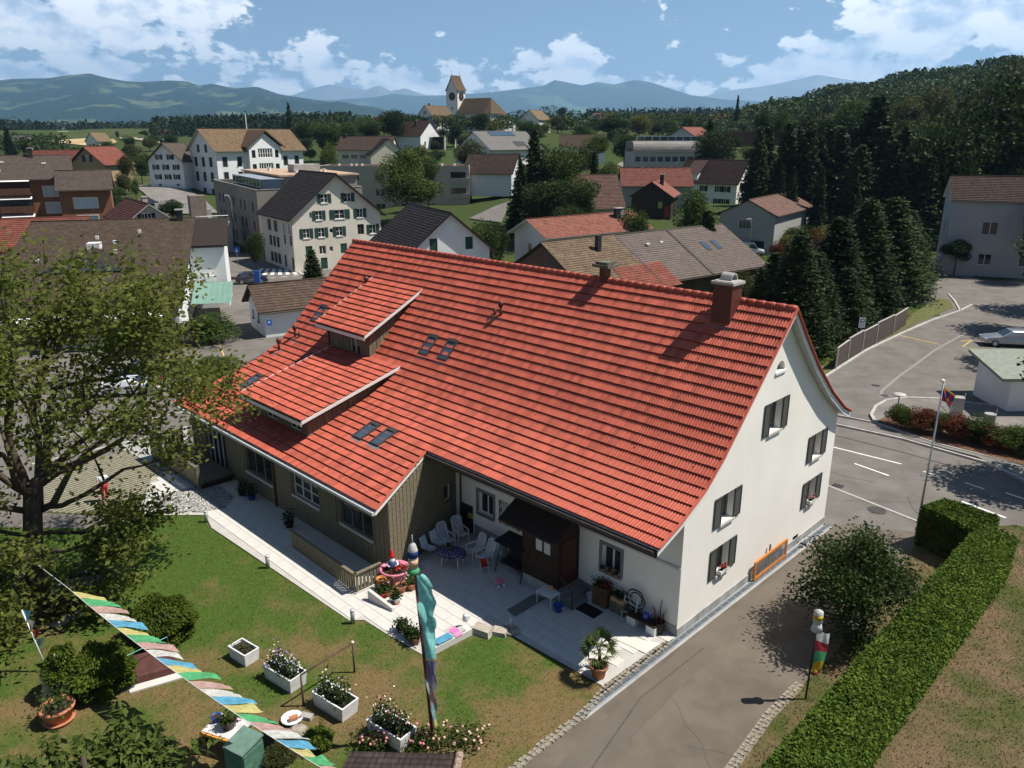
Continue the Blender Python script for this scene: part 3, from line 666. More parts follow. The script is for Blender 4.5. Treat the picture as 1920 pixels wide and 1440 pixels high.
        for w in wins: window(do, MD @ Matrix.Translation((-w[0], w[1], 0)), w[2], w[3], frame=M_soff, bars=(2, 1), depth=.1, fw=.06)
        # cheek boards on the sunny side
        n = int((vt - vf) / .24)
        for i in range(n):
            a, b_ = vf + i * .24 + .012, vf + (i + 1) * .24 - .012; zt_ = ze + (a - ve) * (zt - ze) / (vt - ve) - .42; zl = max(prof(a), prof(b_)) + .02
            if zt_ - zl > .06:
                MB().add([(-u0 + .002, a, prof(a) + .03), (-u0 + .002, b_, prof(b_) + .03), (-u0 + .002, b_, zt_ + .24 * .3), (-u0 + .002, a, zt_), (-u0 + .03, a, prof(a) + .03), (-u0 + .03, b_, prof(b_) + .03), (-u0 + .03, b_, zt_ + .24 * .3), (-u0 + .03, a, zt_)],
                         [(4, 5, 6, 7), (0, 4, 7, 3), (1, 2, 6, 5), (3, 7, 6, 2)]).build('cheek_board', M_board, do)
        b = MB(); x0, x1 = -u0 + .42, -u1 - .42
        b.add([(x0, ve, ze - .02), (x1, ve, ze - .02), (x1, vt, zt - .02), (x0, vt, zt - .02), (x0, ve, ze - .2), (x1, ve, ze - .2), (x1, vt, zt - .2), (x0, vt, zt - .2)], [(0, 1, 2, 3), (7, 6, 5, 4), (0, 4, 5, 1), (1, 5, 6, 2), (3, 7, 4, 0)])
        dr = b.build('dormer_roof', M_darkwood, do)
        lay_tiles(dr, [(vt, zt + .02), (ve - .04, ze)], lambda v: (u0 - .43, u1 + .43), .43)
        MB().add([(x0 + .04, ve - .05, ze + .03), (x0 + .04, vt, zt + .06), (x0 + .04, vt, zt - .09), (x0 + .04, ve - .05, ze - .13), (x0 + .005, ve - .05, ze + .03), (x0 + .005, vt, zt + .06), (x0 + .005, vt, zt - .09), (x0 + .005, ve - .05, ze - .13)], [(0, 1, 2, 3), (0, 4, 5, 1), (4, 0, 3, 7), (2, 6, 7, 3)]).build('verge_board', M_trim, dr)
        MB().bx(x1 - .04, x1 - .005, ve, ve + .06, ze - .1, ze + .06).add([(x1 - .03, ve, ze + .1), (x1 + .03, ve, ze + .1), (x1 + .03, vt, zt + .12), (x1 - .03, vt, zt + .12)], [(0, 1, 2, 3)]).build('verge_flashing', M_trim, dr)
        MB().bx(x1, x0 + .02, ve - .09, ve - .045, ze - .22, ze - .04).build('eaves_board', M_trim, dr)
        MB().tube([(x1 + .4, ve + .05, ze - .2), (x1 + .5, vf - .06, ze - .35), (x1 + .5, vf - .06, zb + .05)], .04, 6).build('downpipe', M_gut, do)
    dormer('upper_dormer', 20.75, 24.65, 1.2, .7, 7.98, 4.75, 9.98, [(22.05, 6.6, .95, 1.05)], 1)
    dormer('lower_dormer', 18.6, 23.9, -4.1, -4.6, 5.14, 1.3, 6.62, [(19.75, 4.2, 1.0, .72), (22.1, 4.2, 1.0, .72)], 1)
    # ---- roof windows
    M_sk = mat('roof window frame', (.06, .05, .045), .5, .1)
    def skylight(u, v, w=.72, h=1.25):
        e = .05; t = Vector((0, prof(v + e) - prof(v - e), 0)); sl = math.atan2(prof(v + e) - prof(v - e), 2 * e); c = (-u, v, prof(v) + .10)
        M = Matrix.Translation(c) @ Matrix.Rotation(sl, 4, 'X'); m = MB(); hw, hh, f = w / 2, h / 2, .085
        m.bx(-hw, -hw + f, -hh, hh, -.1, .07).bx(hw - f, hw, -hh, hh, -.1, .07).bx(-hw + f, hw - f, -hh, -hh + f, -.1, .07).bx(-hw + f, hw - f, hh - f * 2.2, hh, -.1, .08)
        o = m.build('roof_window', M_sk, roof, M=M); MB().bx(-hw + f, hw - f, -hh + f, hh - f * 2.2, .0, .03).build('pane', M_glassb, o); MB().bx(-hw - .06, hw + .06, -hh - .28, -hh, -.03, -.005).build('flashing_apron', M_lead, o)
    for u, v in ((27.7, 2.55), (27.2, -2.45), (17.25, 2.5), (15.75, 2.52), (15.95, -2.5), (14.65, -2.45)): skylight(u, v)
    # ---- vents
    def vent(u, v, ball=True, h=.55):
        z = prof(v); m = MB().tube([(-u, v, z - .1), (-u, v, z + h)], .075, 10)
        o = m.build('vent_pipe', M_copper, roof, True)
        if ball: MB().ball((-u, v, z + h + .1), .15, 12, 8, 1.15).build('vent_cowl', M_copper, o, True)
        MB().add([(-u - .25, v - .42, prof(v - .42) + .09), (-u + .3, v - .42, prof(v - .42) + .09), (-u + .3, v + .1, prof(v + .1) + .09), (-u - .25, v + .1, prof(v + .1) + .09)], [(0, 1, 2, 3)]).build('flashing_apron', M_lead, o)
    vent(25.0, 4.2); vent(28.6, .15); vent(28.35, 1.15); vent(27.95, 1.2, False, .4); vent(13.75, 4.3); vent(14.15, 4.28, False, .42)
    # ---- chimneys
    M_chim = mat('red brown chimney cladding', (.105, .034, .024), .42, .12, 3)
    c = MB().bx(-2.78, -1.93, 5.5, 6.28, 10.3, 12.42).build('chimney', M_chim, roof)
    MB().bx(-2.86, -1.85, 5.42, 6.36, 12.42, 12.53).bx(-2.78, -1.93, 5.5, 6.28, 12.53, 12.56).build('chimney_cap', mat('light cap slab', (.40, .37, .33), .8, .1, 4), c)
    arch = [(5.66 + .3 - .26 * math.cos(a), 12.56 + .3 * math.sin(a)) for a in [math.pi * i / 8 for i in range(9)]]
    MB().extr([(p[0], p[1]) for p in arch] + [(p[0] * .0 + 5.96 - (5.96 - p[0]) * .8, 12.56 + (p[1] - 12.56) * .8) for p in arch[::-1]], 'x', -2.62, -2.12).build('chimney_hood', M_conc, c)
    b = MB(); b.add([(-2.95, 5.38, prof(5.38) + .1), (-1.76, 5.38, prof(5.38) + .1), (-1.76, 6.3, prof(6.3) + .1), (-2.95, 6.3, prof(6.3) + .1)], [(0, 1, 2, 3)]); b.build('chimney_flashing', M_lead, c)
    c = MB().bx(-9.15, -8.8, 6.2, 6.6, 11.2, 12.3).build('chimney', M_copper, roof); MB().box((-8.97, 6.4, 12.36), (.95, .8, .13)).build('chimney_cap', mat('mossy cap slab', (.12, .125, .085), .9, .3, 6), c); MB().box((-8.97, 6.4, 12.49), (.7, .6, .1)).build('chimney_hood', mat('mossy cap slab', (.1, .1, .08)), c)
    # ---- porch
    m = MB(); m.bx(-6.8, -4.85, -1.3, 0, -.3, .5).build('porch_base', M_plinth, P)
    MP = Matrix(((1, 0, 0, 0), (0, 0, -1, -1.32), (0, 1, 0, 0), (0, 0, 0, 1))); b = MB()
    facade(b, MP, [(-6.82, .5), (-4.83, .5), (-4.83, 3.1), (-6.82, 3.1)], [rect(-5.68, 1.78, .95, .84)], .08); b.add([(-4.83, -1.32, .5), (-4.83, 0, .5), (-4.83, 0, 3.4), (-4.83, -1.32, 3.1)], [(0, 1, 2, 3)]); b.add([(-6.82, -1.32, .5), (-6.82, 0, .5), (-6.82, 0, 3.4), (-6.82, -1.32, 3.1)], [(3, 2, 1, 0)])
    po = b.build('porch', M_darkwood, P); window(po, MP @ Matrix.Translation((-5.68, 1.78, 0)), .95, .84, frame=M_darkwood, glass=mat('white lace curtain', (.62, .62, .58), .7, .08, 20), bars=(2, 1), depth=.06)
    MB().bx(-4.828, -4.79, -1.1, -.25, .5, 2.5).build('door', mat('red brown door', (.075, .022, .014), .5, .2, 3, stretch=(4, 4, .5)), po)
    MB().add([(-4.5, 0, 3.95), (-7.7, 0, 3.95), (-7.6, -1.95, 2.95), (-4.45, -1.95, 2.95), (-4.5, 0, 3.85), (-7.7, 0, 3.85), (-7.6, -1.95, 2.85), (-4.45, -1.95, 2.85)], [(0, 1, 2, 3), (7, 6, 5, 4), (3, 2, 6, 7), (0, 3, 7, 4), (1, 5, 6, 2)]).build('porch_roof', mat('dark porch tiles', (.03, .02, .016), .8, .3, 4), po)
    for i in range(3):
        MB().bx(-4.84 + .33 * i + .003, -4.51 + .33 * i, -1.45, -.05, -.1, .5 - .165 * i).build('step', M_stone, po)
    MB().tube([(-3.9, -1.5, 0), (-3.9, -1.5, .95), (-4.75, -1.5, 1.35)], .025, 6).build('handrail', M_dark, po)
farmhouse()
# ================================================================ ground near the house
def GP(pts, z=0): return [G(x, y, z) for x, y in pts]
def grassmat(name, g1, g2, b1, b2, amt=.5, sc=.35, seed=0, dry=0.0):
    m = bpy.data.materials.new(name); m.use_nodes = True; nt = m.node_tree; N = nt.nodes.new; L = nt.links.new; b = nt.nodes['Principled BSDF']; b.inputs['Roughness'].default_value = .95; b.inputs['Specular IOR Level'].default_value = .1
    geo = N('ShaderNodeNewGeometry')
    def noise(s, d, off):
        mp = N('ShaderNodeMapping'); mp.inputs['Location'].default_value = off; L(geo.outputs['Position'], mp.inputs[0]); n = N('ShaderNodeTexNoise'); n.inputs['Scale'].default_value = s; n.inputs['Detail'].default_value = d; n.inputs['Roughness'].default_value = .68; L(mp.outputs[0], n.inputs['Vector']); return n.outputs[0]
    def ramp(f, a, c0, c, c1):
        r = N('ShaderNodeValToRGB'); L(f, r.inputs[0]); r.color_ramp.elements[0].position = a; r.color_ramp.elements[0].color = (*c0, 1); r.color_ramp.elements[1].position = c; r.color_ramp.elements[1].color = (*c1, 1); return r.outputs[0]
    fine = noise(14, 6, (seed, 0, 0)); g = ramp(fine, .3, g1, .7, g2); br = ramp(fine, .3, b1, .7, b2)
    sep = N('ShaderNodeSeparateXYZ'); L(geo.outputs['Position'], sep.inputs[0]); mr = N('ShaderNodeMapRange'); L(sep.outputs[1], mr.inputs[0]); mr.inputs[1].default_value = 20; mr.inputs[2].default_value = 33; mr.inputs[3].default_value = dry; mr.inputs[4].default_value = -dry
    ma = N('ShaderNodeMath'); ma.operation = 'ADD'; L(noise(sc, 7, (seed * 3, 5, 0)), ma.inputs[0]); L(mr.outputs[0], ma.inputs[1])
    k = ramp(ma.outputs[0], .62 - amt * .25, (0, 0, 0), .74 - amt * .18, (1, 1, 1))
    mx = N('ShaderNodeMix'); mx.data_type = 'RGBA'; L(k, mx.inputs[0]); L(g, mx.inputs[6]); L(br, mx.inputs[7]); L(mx.outputs[2], b.inputs['Base Color'])
    bp = N('ShaderNodeBump'); bp.inputs['Strength'].default_value = .6; bp.inputs['Distance'].default_value = .05; L(noise(60, 3, (0, 0, 0)), bp.inputs['Height']); L(bp.outputs[0], b.inputs['Normal']); MATS[name] = m; return m
M_lawn = grassmat('lawn', (.040, .074, .011), (.088, .138, .026), (.125, .092, .038), (.215, .150, .068), .62, .30, 0, .10)
M_dry = grassmat('dry lawn', (.05, .066, .016), (.092, .102, .030), (.125, .088, .048), (.195, .138, .078), .85, .4, 2)
M_slab = mat('pale paving slab', (.56, .535, .49), .9, .05, 1.1, .15, 40, c2=(.55, .53, .49))
M_slabd = mat('grey paving joint bed', (.44, .42, .385), .9, .06, 3)
sheet('asphalt', [(-95, 33), (-95, 126), (-20, 128), (60, 128), (95, 128), (95, 16), (22, 26), (10, 33)], 0.0, M_asph)
sheet('side_garden', [(26.0, 61.6), (31, 67.5), (36, 73.2), (40, 78), (45.5, 81), (47, 88), (50, 100), (64, 128), (64, 160), (-6, 160), (2, 72)], .012, grassmat('garden grass', (.03, .055, .010), (.075, .11, .022), (.09, .08, .03), (.14, .12, .05), .3, .2, 4))
LAWN = GP([(395, 992), (655, 1166), (683, 1165), (723, 1190), (800, 1235), (880, 1193), (930, 1177), (1130, 1290), (1085, 1340), (1020, 1390), (960, 1440), (880, 1560), (-900, 1800), (-1200, 1060), (-300, 985), (170, 992), (255, 977), (300, 968), (385, 968)])
sheet('lawn', LAWN, .035, M_lawn)
DRIVE = GP([(1548, 983), (1730, 998), (1640, 1150), (1500, 1290), (1440, 1345), (1370, 1440), (1280, 1600), (820, 1600), (960, 1440), (1020, 1390), (1085, 1340), (1262, 1202)])
sheet('driveway', DRIVE, .006, M_asph2)
RL = GP([(1730, 998), (1640, 1150), (1500, 1290), (1440, 1345), (1370, 1440), (1280, 1600), (2600, 1900), (2700, 1150), (2150, 1045), (1905, 985)])
sheet('meadow', RL, .03, M_dry)
# patches and cracks in the old tarmac
sheet('asphalt_patch', GP([(1270, 1222), (1545, 1010), (1560, 1016), (1330, 1230), (1190, 1380), (1085, 1440), (1040, 1440)]), .010, mat('resurfaced asphalt', (.134, .111, .088), .93, .10, .5, .4, 80, detail=9))
# ---- terrace
PATIO = GP([(255, 976), (300, 967), (385, 967), (397, 991), (655, 1165), (683, 1164), (723, 1189), (800, 1234), (880, 1192), (930, 1176), (1130, 1288), (1240, 1208), (1264, 1198)]) + [HW(.0, -.02), HW(12.4, -.02), HW(11.1, -5.0), HW(29, -5), HW(29, -8)]
patio = sheet('terrace', PATIO, .045, M_slabd)
pl = [((p - HO).dot(UX), (p - HO).dot(VX)) for p in PATIO]
slabm = MB().box((0, 0, .0), (.985, .485, .03)).mesh('paving_slab', M_slab); cnt = 0
for j in range(-22, 1):
    v = j * .5 - .27
    for i in range(-3, 34):
        u = i * 1.0 + (.5 if j % 2 else 0) + .5
        if all(inpoly(u + a, v + b, pl) for a in (-.4, .4) for b in (-.18, .18)) and not (4.3 < u < 7.3 and v > -1.6):
            if cnt < 300: link('paving_slab', slabm, patio, Matrix.Translation(HW(u, v, .048 + .003 * random.Random(cnt).random())) @ Matrix.Rotation(HROT, 4, 'Z'))
            cnt += 1
# ramp beside the gable corner, pale concrete
sheet('ramp', GP([(1120, 1186), (1238, 1210), (1210, 1228)]), .085, mat('fresh concrete', (.62, .58, .51), .9, .05, 2), thick=.06)
sheet('path_band', GP([(950, 1147), (1000, 1117), (1025, 1125), (965, 1160)]), .085, mat('dark stone band', (.16, .15, .135), .9, .15, 2))
# ---- drain channel along the gable
A, B = G(1085, 1345), G(1552, 986)
strip('drain_surround', [A, B], .46, .03, M_conc, thick=.05); strip('drain_edge', [A, B], .30, .036, mat('drain steel edge', (.30, .33, .36), .5, .1, 4, metal=.4))
gr = strip('drain_channel', [A, B], .17, .04, mat('grate iron', (.09, .10, .11), .6, .2, 9))
d = (B - A); n = int(d.length / .5); bar = MB().box((0, 0, 0), (.03, .16, .008)).mesh('grate_bar', MATS['drain steel edge']); ang = math.atan2(d.y, d.x)
for i in range(n): link('grate_bar', bar, gr, Matrix.Translation(A + d * ((i + .5) / n) + Vector((0, 0, .042))) @ Matrix.Rotation(ang, 4, 'Z'))
# ---- cobble edging
M_cob = mat('granite setts', (.23, .20, .155), .9, .35, 5, c2=(.31, .275, .22)); cob = MB().box((0, 0, 0), (.17, .13, .08), taper=.88).mesh('sett', M_cob)
edge = sheet('sett_edging', [*GP([(1265, 1199), (1240, 1208), (1128, 1291), (1085, 1340), (1020, 1390), (960, 1440), (925, 1475)]), *GP([(945, 1475), (975, 1444), (1035, 1394), (1100, 1345), (1140, 1300), (1252, 1213), (1270, 1204)])], .030, mat('sandy joint', (.22, .19, .14), .95, .2, 6))
rr = random.Random(4)
def setts(poly, rows, parent, w=.19):
    P = [G(*p) for p in poly]; cnt = 0
    for a, b in zip(P, P[1:]):
        d = b - a; n = int(d.length / w); nrm = Vector((-d.y, d.x, 0)).normalized(); an = math.atan2(d.y, d.x)
        for i in range(n):
            for r in range(rows):
                p = a + d * ((i + .5) / n) + nrm * (r * .16 - .08 * (rows - 1)) + Vector((rr.uniform(-.03, .03), rr.uniform(-.03, .03), .022 + rr.uniform(-.012, .012)))
                link('sett', cob, parent, Matrix.Translation(p) @ Matrix.Rotation(an + rr.uniform(-.4, .4), 4, 'Z') @ Matrix.Diagonal((rr.uniform(.85, 1.1), rr.uniform(.85, 1.15), 1, 1)))
setts([(1252, 1206), (1134, 1295), (1092, 1342), (1027, 1392), (966, 1441), (935, 1475)], 2, edge)
edge2 = strip('sett_edging', GP([(1500, 1283), (1440, 1345), (1372, 1440), (1330, 1500)]), .34, .034, MATS['sandy joint'])
setts([(1500, 1283), (1440, 1345), (1372, 1440), (1330, 1500)], 2, edge2)
# ---- turf paving and gravel by the far end
sheet('forecourt', GP([(215, 838), (352, 803), (352, 905), (330, 893), (245, 850)]), .02, mat('light concrete paving', (.34, .335, .32), .9, .1, 1.5))
tp = sheet('turf_paving', GP([(240, 848), (330, 893), (345, 905), (300, 925), (250, 948), (262, 965), (200, 968), (60, 960), (60, 890)]), .012, mat('turf in pavers', (.06, .07, .02), .95, .4, 8))
b = MB(); T0 = GP([(240, 848), (330, 893), (345, 905), (300, 925), (250, 948), (262, 965), (200, 968), (60, 960), (60, 890)]); tl = [((p - HO).dot(UX), (p - HO).dot(VX)) for p in T0]
u = 27.0
while u < 46:
    vs = [v for v in np.arange(-22, -4, .1) if inpoly(u, v, tl)]
    if len(vs) > 3: b.box((-u, (vs[0] + vs[-1]) / 2, .0), (.13, vs[-1] - vs[0], .05))
    u += .27
tag(b.build('paver_strips', mat('sandy paver strips', (.27, .245, .18), .95, .2, 5), tp, M=Matrix.Translation(HO + Vector((0, 0, .03))) @ Matrix.Rotation(HROT, 4, 'Z')), kind='stuff')
GRV = GP([(290, 935), (400, 905), (440, 935), (422, 955), (385, 962), (300, 962)]); sheet('gravel_bed', GRV, .055, mat('gravel base', (.17, .165, .16), .95, .4, 20))
rng = np.random.default_rng(1); pts = []
g0 = [(p.x, p.y) for p in GRV]; bx = (min(p[0] for p in g0), max(p[0] for p in g0), min(p[1] for p in g0), max(p[1] for p in g0))
for _ in range(9000):
    x, y = rng.uniform(bx[0], bx[1]), rng.uniform(bx[2], bx[3])
    if inpoly(x, y, g0): pts.append((x, y, .07))
v, f = quads(np.array(pts), .11, rng, up=2); tag(link('gravel', npmesh('gravel', v, f, mat('grey pebbles', (.30, .29, .28), .9, .5, 15, c2=(.45, .44, .42)))), 'grey pebbles in the bed beside the wooden terrace', 'gravel', kind='stuff')
# ---- lawn blades
def blades(name, poly, n, size, m, seed, z=.03):
    rng = np.random.default_rng(seed); g0 = [(p[0], p[1]) for p in poly]; P = []
    x0, x1, y0, y1 = max(-30, min(p[0] for p in g0)), min(30, max(p[0] for p in g0)), max(14, min(p[1] for p in g0)), max(p[1] for p in g0)
    xs, ys = rng.uniform(x0, x1, n * 3), rng.uniform(y0, y1, n * 3)
    for x, y in zip(xs, ys):
        if inpoly(x, y, g0): P.append((x, y))
        if len(P) >= n: break
    P = np.array(P); k = len(P); a = rng.uniform(0, 6.28, k); l = np.c_[rng.normal(size=(k, 2)) * size * .5, rng.uniform(.5, 1.2, k) * size]; w = np.c_[np.cos(a), np.sin(a), np.zeros(k)] * size * .16; B = np.c_[P, np.full(k, z)]
    V = np.stack([B - w, B + w, B + l], 1).reshape(-1, 3); return tag(link(name, npmesh(name, V, np.arange(3 * k).reshape(k, 3), m)), kind='stuff')
tag(blades('grass', LAWN, 60000, .075, M_lawn, 1), 'short mown grass of the lawn in front of the terrace', 'grass')
tag(blades('grass', RL, 40000, .085, M_dry, 2), 'dry yellowing grass of the meadow behind the hedge', 'grass')
# ================================================================ roads
def line(name, pts, w, m, z=.006, dash=None, parent=None):
    P = [G(*p) for p in pts]; return strip(name, P, w, z, m)
RD = (G(1690, 870) - G(1563, 838)).normalized(); RN = Vector((-RD.y, RD.x, 0))
line('lane_line', [(1400, 798), (1690, 870)], .13, M_mark); line('lane_line', [(1602, 869), (1667, 892)], .13, M_mark); line('lane_line', [(1731, 884), (1764, 893)], .13, M_mark)
line('lane_line', [(1810, 905), (1845, 917)], .13, M_mark); line('lane_line', [(1803, 940), (1886, 971)], .15, M_mark); line('lane_line', [(1885, 924), (1935, 940)], .13, M_mark)
line('edge_line', [(1545, 908), (1740, 985)], .14, M_kerb, .02)
def kerb(pts, w=.16, h=.12, name='kerb'):
    P = [G(*p) for p in pts]; return strip(name, P, w, h, M_kerb, thick=h + .02)
sheet('pavement', GP([(1500, 766), (1558, 782), (1640, 797), (1762, 837), (1925, 878), (2100, 925), (2100, 965), (1920, 908), (1830, 858), (1690, 822), (1565, 795), (1490, 775)]), .10, M_walk, thick=.11)
kerb([(1490, 777), (1565, 797), (1690, 824), (1845, 868), (1925, 905), (2100, 968)]); kerb([(1545, 776), (1640, 795), (1762, 836), (1925, 877), (2100, 924)], .12, .14)
# planting island with its kerb
ISL = [(1640, 792), (1633, 780), (1642, 764), (1662, 753), (1700, 748), (1760, 750), (1850, 762), (1960, 782), (2120, 805), (2120, 920), (1925, 876), (1762, 834)]
sheet('planting_island', GP(ISL), .13, M_walk, thick=.14); kerb([(1641, 794), (1633, 780), (1642, 764), (1662, 753), (1700, 748), (1760, 750), (1850, 762), (1960, 782), (2120, 805)], .2, .16)
sheet('planting_bed', GP([(1645, 789), (1670, 778), (1700, 782), (1810, 805), (1960, 832), (2120, 860), (2120, 915), (1920, 872), (1762, 830)], .14), .16, mat('bark mulch', (.095, .045, .025), .95, .45, 14, .6, 30, c2=(.14, .07, .04)))
# side street: kerbs along the fence and the drain gully
kerb([(1540, 712), (1570, 692), (1625, 657), (1690, 626), (1745, 602), (1800, 583), (1822, 572)], .22, .10); kerb([(1800, 583), (1790, 565), (1778, 552)], .2, .1)
line('gutter_setts', [(1652, 745), (1653, 733), (1690, 702), (1710, 688), (1755, 655), (1815, 622)], .22, mat('gutter setts', (.24, .225, .2), .9, .2, 6), .008)
line('parking_line', [(1687, 629), (1763, 646)], .13, M_ymark, .012); line('parking_line', [(1800, 640), (1822, 638)], .13, M_ymark, .012); line('parking_line', [(1822, 638), (1805, 650), (1835, 655)], .1, M_ymark, .013)
sheet('verge', GP([(1545, 703), (1570, 688), (1625, 652), (1690, 621), (1740, 597), (1788, 577), (1780, 562), (1760, 560), (1690, 600), (1590, 655), (1545, 688)]), .04, mat('verge grass', (.06, .075, .018), .95, .4, 5, c2=(.12, .12, .04)))
sheet('green_verge', GP([(1810, 500), (1925, 490), (2100, 500), (2100, 525), (1925, 522), (1870, 527), (1825, 520)]), .06, MATS['garden grass']); kerb([(1780, 507), (1820, 508)], .25, .12); kerb([(1808, 522), (1830, 524)], .25, .12)
# left street: kerb, parking bays, crossing
kerb([(60, 872), (215, 836), (352, 802)], .18, .08); line('edge_line', [(60, 830), (180, 806), (345, 772)], .12, M_kerb, .006)
for a, b_ in (((300, 700), (318, 642)), ((410, 640), (428, 690)), ((205, 745), (186, 690)), ((420, 668), (445, 720))): line('parking_line', [a, b_], .10, M_ymark, .008)
for i in range(7): line('crossing_bar', [(492 + i * 11, 503 + i * .6), (480 + i * 15, 516 - i * .3)], .5, M_mark, .008)
for i in range(3): line('lane_line', [(505 + i * 22, 521.5 - i * 2.2), (517 + i * 22, 520 - i * 2.2)], .18, M_mark, .009)
def disc(name, px, r, m, z=.012, n=20):
    c = G(*px); return sheet(name, [(c.x + r * math.cos(6.2832 * i / n), c.y + r * math.sin(6.2832 * i / n)) for i in range(n)], z, m)
M_iron = mat('cast iron', (.055, .05, .048), .7, .2, 20)
disc('manhole_cover', (1644, 957), .45, M_iron); disc('manhole_cover', (1658, 742), .3, M_iron)
def gully(px, w, d):
    c = G(*px); g = tag(MB().box((0, 0, .0), (w, d, .02)).build('gully_frame', M_iron, None, M=Matrix.Translation(c + Vector((0, 0, .012))) @ Matrix.Rotation(math.atan2(RD.y, RD.x), 4, 'Z')), kind='structure')
    for i in range(7): MB().box((-w / 2 + w * (i + .5) / 7, 0, .014), (w / 14, d * .8, .008)).build('grate_bar', M_dark, g)
gully((1571, 911), .55, .42); gully((1642, 723), .55, .4)

# cracks and seams in the tarmac
def crack(px, seed, n=9, step=.5, w=.013, ang=None):
    rg = random.Random(seed); p = G(*px); a = rg.uniform(0, 6.28) if ang is None else ang; P = [(p.x, p.y)]
    for i in range(n): a += rg.gauss(0, .4); P.append((P[-1][0] + math.cos(a) * step * rg.uniform(.5, 1.3), P[-1][1] + math.sin(a) * step * rg.uniform(.5, 1.3)))
    return strip('crack', P, w * rg.uniform(.7, 1.5), .0125, mat('tar crack', (.098, .082, .066), .95, .2, 9))
for i, q in enumerate(((1250, 1300), (1180, 1400), (1290, 1400), (1400, 1180), (1350, 1120))): crack(q, i, 8)
for i, q in enumerate(((1600, 850), (1640, 905), (1700, 930), (1580, 940), (1720, 850), (1760, 700), (1650, 680), (1700, 660), (1620, 740))): crack(q, 40 + i, 10, .7, .018)
strip('repair_seam', GP([(1560, 815), (1700, 850), (1850, 893)]), .1, .0126, mat('tar seam', (.08, .068, .057), .95, .2, 6)); strip('repair_seam', GP([(1320, 1215), (1200, 1310), (1110, 1440)]), .05, .0126, MATS['tar seam'])
# ================================================================ the village
R_brown = roofmat('brown tiles', (.105, .068, .05), (.15, .10, .075), var=.5)
R_dark = roofmat('dark brown tiles', (.105, .080, .064), (.14, .108, .088), var=.4)
R_shop = roofmat('brown flat tiles', (.075, .053, .038), (.115, .083, .060), tile=(.36, .36), var=.5, moss=(.2, .19, .15), mossamt=-.2)
R_ochre = roofmat('old ochre tiles', (.20, .13, .075), (.29, .205, .12), var=.6, moss=(.12, .085, .05), mossamt=.6)
R_red = roofmat('red tiles', (.22, .07, .048), (.29, .10, .07), var=.55)
R_redold = roofmat('faded red tiles', (.25, .085, .06), (.33, .14, .10), var=.55, moss=(.14, .07, .05), mossamt=.3)
R_mossy = roofmat('mossy beaver-tail tiles', (.15, .098, .064), (.235, .172, .115), tile=(.3, .36), var=.65, moss=(.17, .15, .085), mossamt=.55)
R_fibre = roofmat('grey brown fibre tiles', (.15, .118, .10), (.19, .155, .135), var=.35)
R_grey = roofmat('grey fibre cement', (.20, .19, .175), (.24, .23, .215), var=.35, pan=.2)
R_tan = roofmat('tan tiles', (.235, .16, .09), (.30, .215, .13), var=.55)
R_purp = roofmat('purple brown tiles', (.15, .085, .065), (.21, .125, .10), var=.55)
M_brick = mat('orange brown render', (.235, .098, .050), .9, .14, .6)
M_green = mat('dark green shutters', (.016, .055, .04), .6, .15, 4)
M_black = mat('black green shutters', (.012, .018, .016), .6, .15, 4)
M_curt = mat('white curtain', (.55, .56, .58), .8, .25, 6, stretch=(8, 8, .4))
M_bwood = mat('brown balcony boards', (.095, .042, .025), .8, .2, 3)
M_gray = mat('light grey render', (.42, .41, .39), .9, .06, .6)
M_gravelroof = mat('orange gravel roofing', (.40, .24, .15), .95, .25, 3, c2=(.46, .34, .25))
M_timber = mat('black brown barn boards', (.028, .018, .013), .8, .25, 2, stretch=(5, 5, .4))
GS = dict(shut=M_green, sill=M_trim, bars=(2, 2)); GC = dict(closed=M_green, bars=(1, 1)); BS = dict(shut=M_black, sill=M_trim, bars=(2, 1), shw=.42); PL = dict(bars=(2, 1)); DK = dict(frame=M_dark, bars=(2, 1)); CUR = dict(glass=M_curt, bars=(3, 1), surround=M_trim, sill=M_trim)
def row(side, us, z, w, h, **o): return [(side, u, z, w, h, o) for u in us]
# white house with green shutters
wg = row('a', (1.75, -1.75), 9.3, 1.0, 1.2, **GS) + row('a', (2.7, -3.5), 7.0, .95, 1.25, **GS) + row('a', (-.4,), 7.0, 1.5, 1.25, **GS) + row('a', (4.7, 2.5, -.2, -5.4), 4.6, .95, 1.3, **GS) + row('a', (-3.5,), 4.6, 1.0, 1.45, frame=mat('brown frame', (.12, .05, .03)), bars=(2, 2)) \
    + row('a', (4.5, -.7), 2.1, 1.0, 1.4, **GC) + row('a', (2.5,), 2.2, 1.0, 1.2, **PL) + row('a', (1.2,), 2.5, .5, .7, bars=(1, 1)) + row('a', (1.0,), 5.1, .55, .6, bars=(1, 1)) + row('a', (3.9,), 7.3, .35, .8, bars=(1, 1)) + row('a', (4.4, 2.4, -1.0), .1, 1.0, 1.6, **GC) \
    + row('+', (1.6, 4.0), 3.6, .8, 1.4, **GC) + row('+', (1.4, 4.4), .3, .9, 1.7, frame=M_dark) + row('+', (1.5, 3.7), 5.2, 1.5, 1.3, frame=M_gray, glass=M_curt, bars=(3, 1)) + row('+', (7.5, 10.2), 5.0, 1.6, 1.6, frame=M_dark, bars=(2, 1)) + row('+', (7.0, 8.6, 10.2), 2.8, 1.2, 1.5, frame=M_dark) + row('+', (7.0, 8.6, 10.2), .4, 1.3, 1.5, frame=M_dark)
h10 = building('shuttered_house', 'tall cream house with green shutters behind the red roof, blue signposts before it', (-24.4, 112), 125, 14.2, 7.3, 7.3, 13.2, 7.2, 7.2, 0, M_cream if False else mat('warm white render', (.62, .58, .48), .9, .08, .4), R_dark, wins=wg, oh=.6, goh=.7)
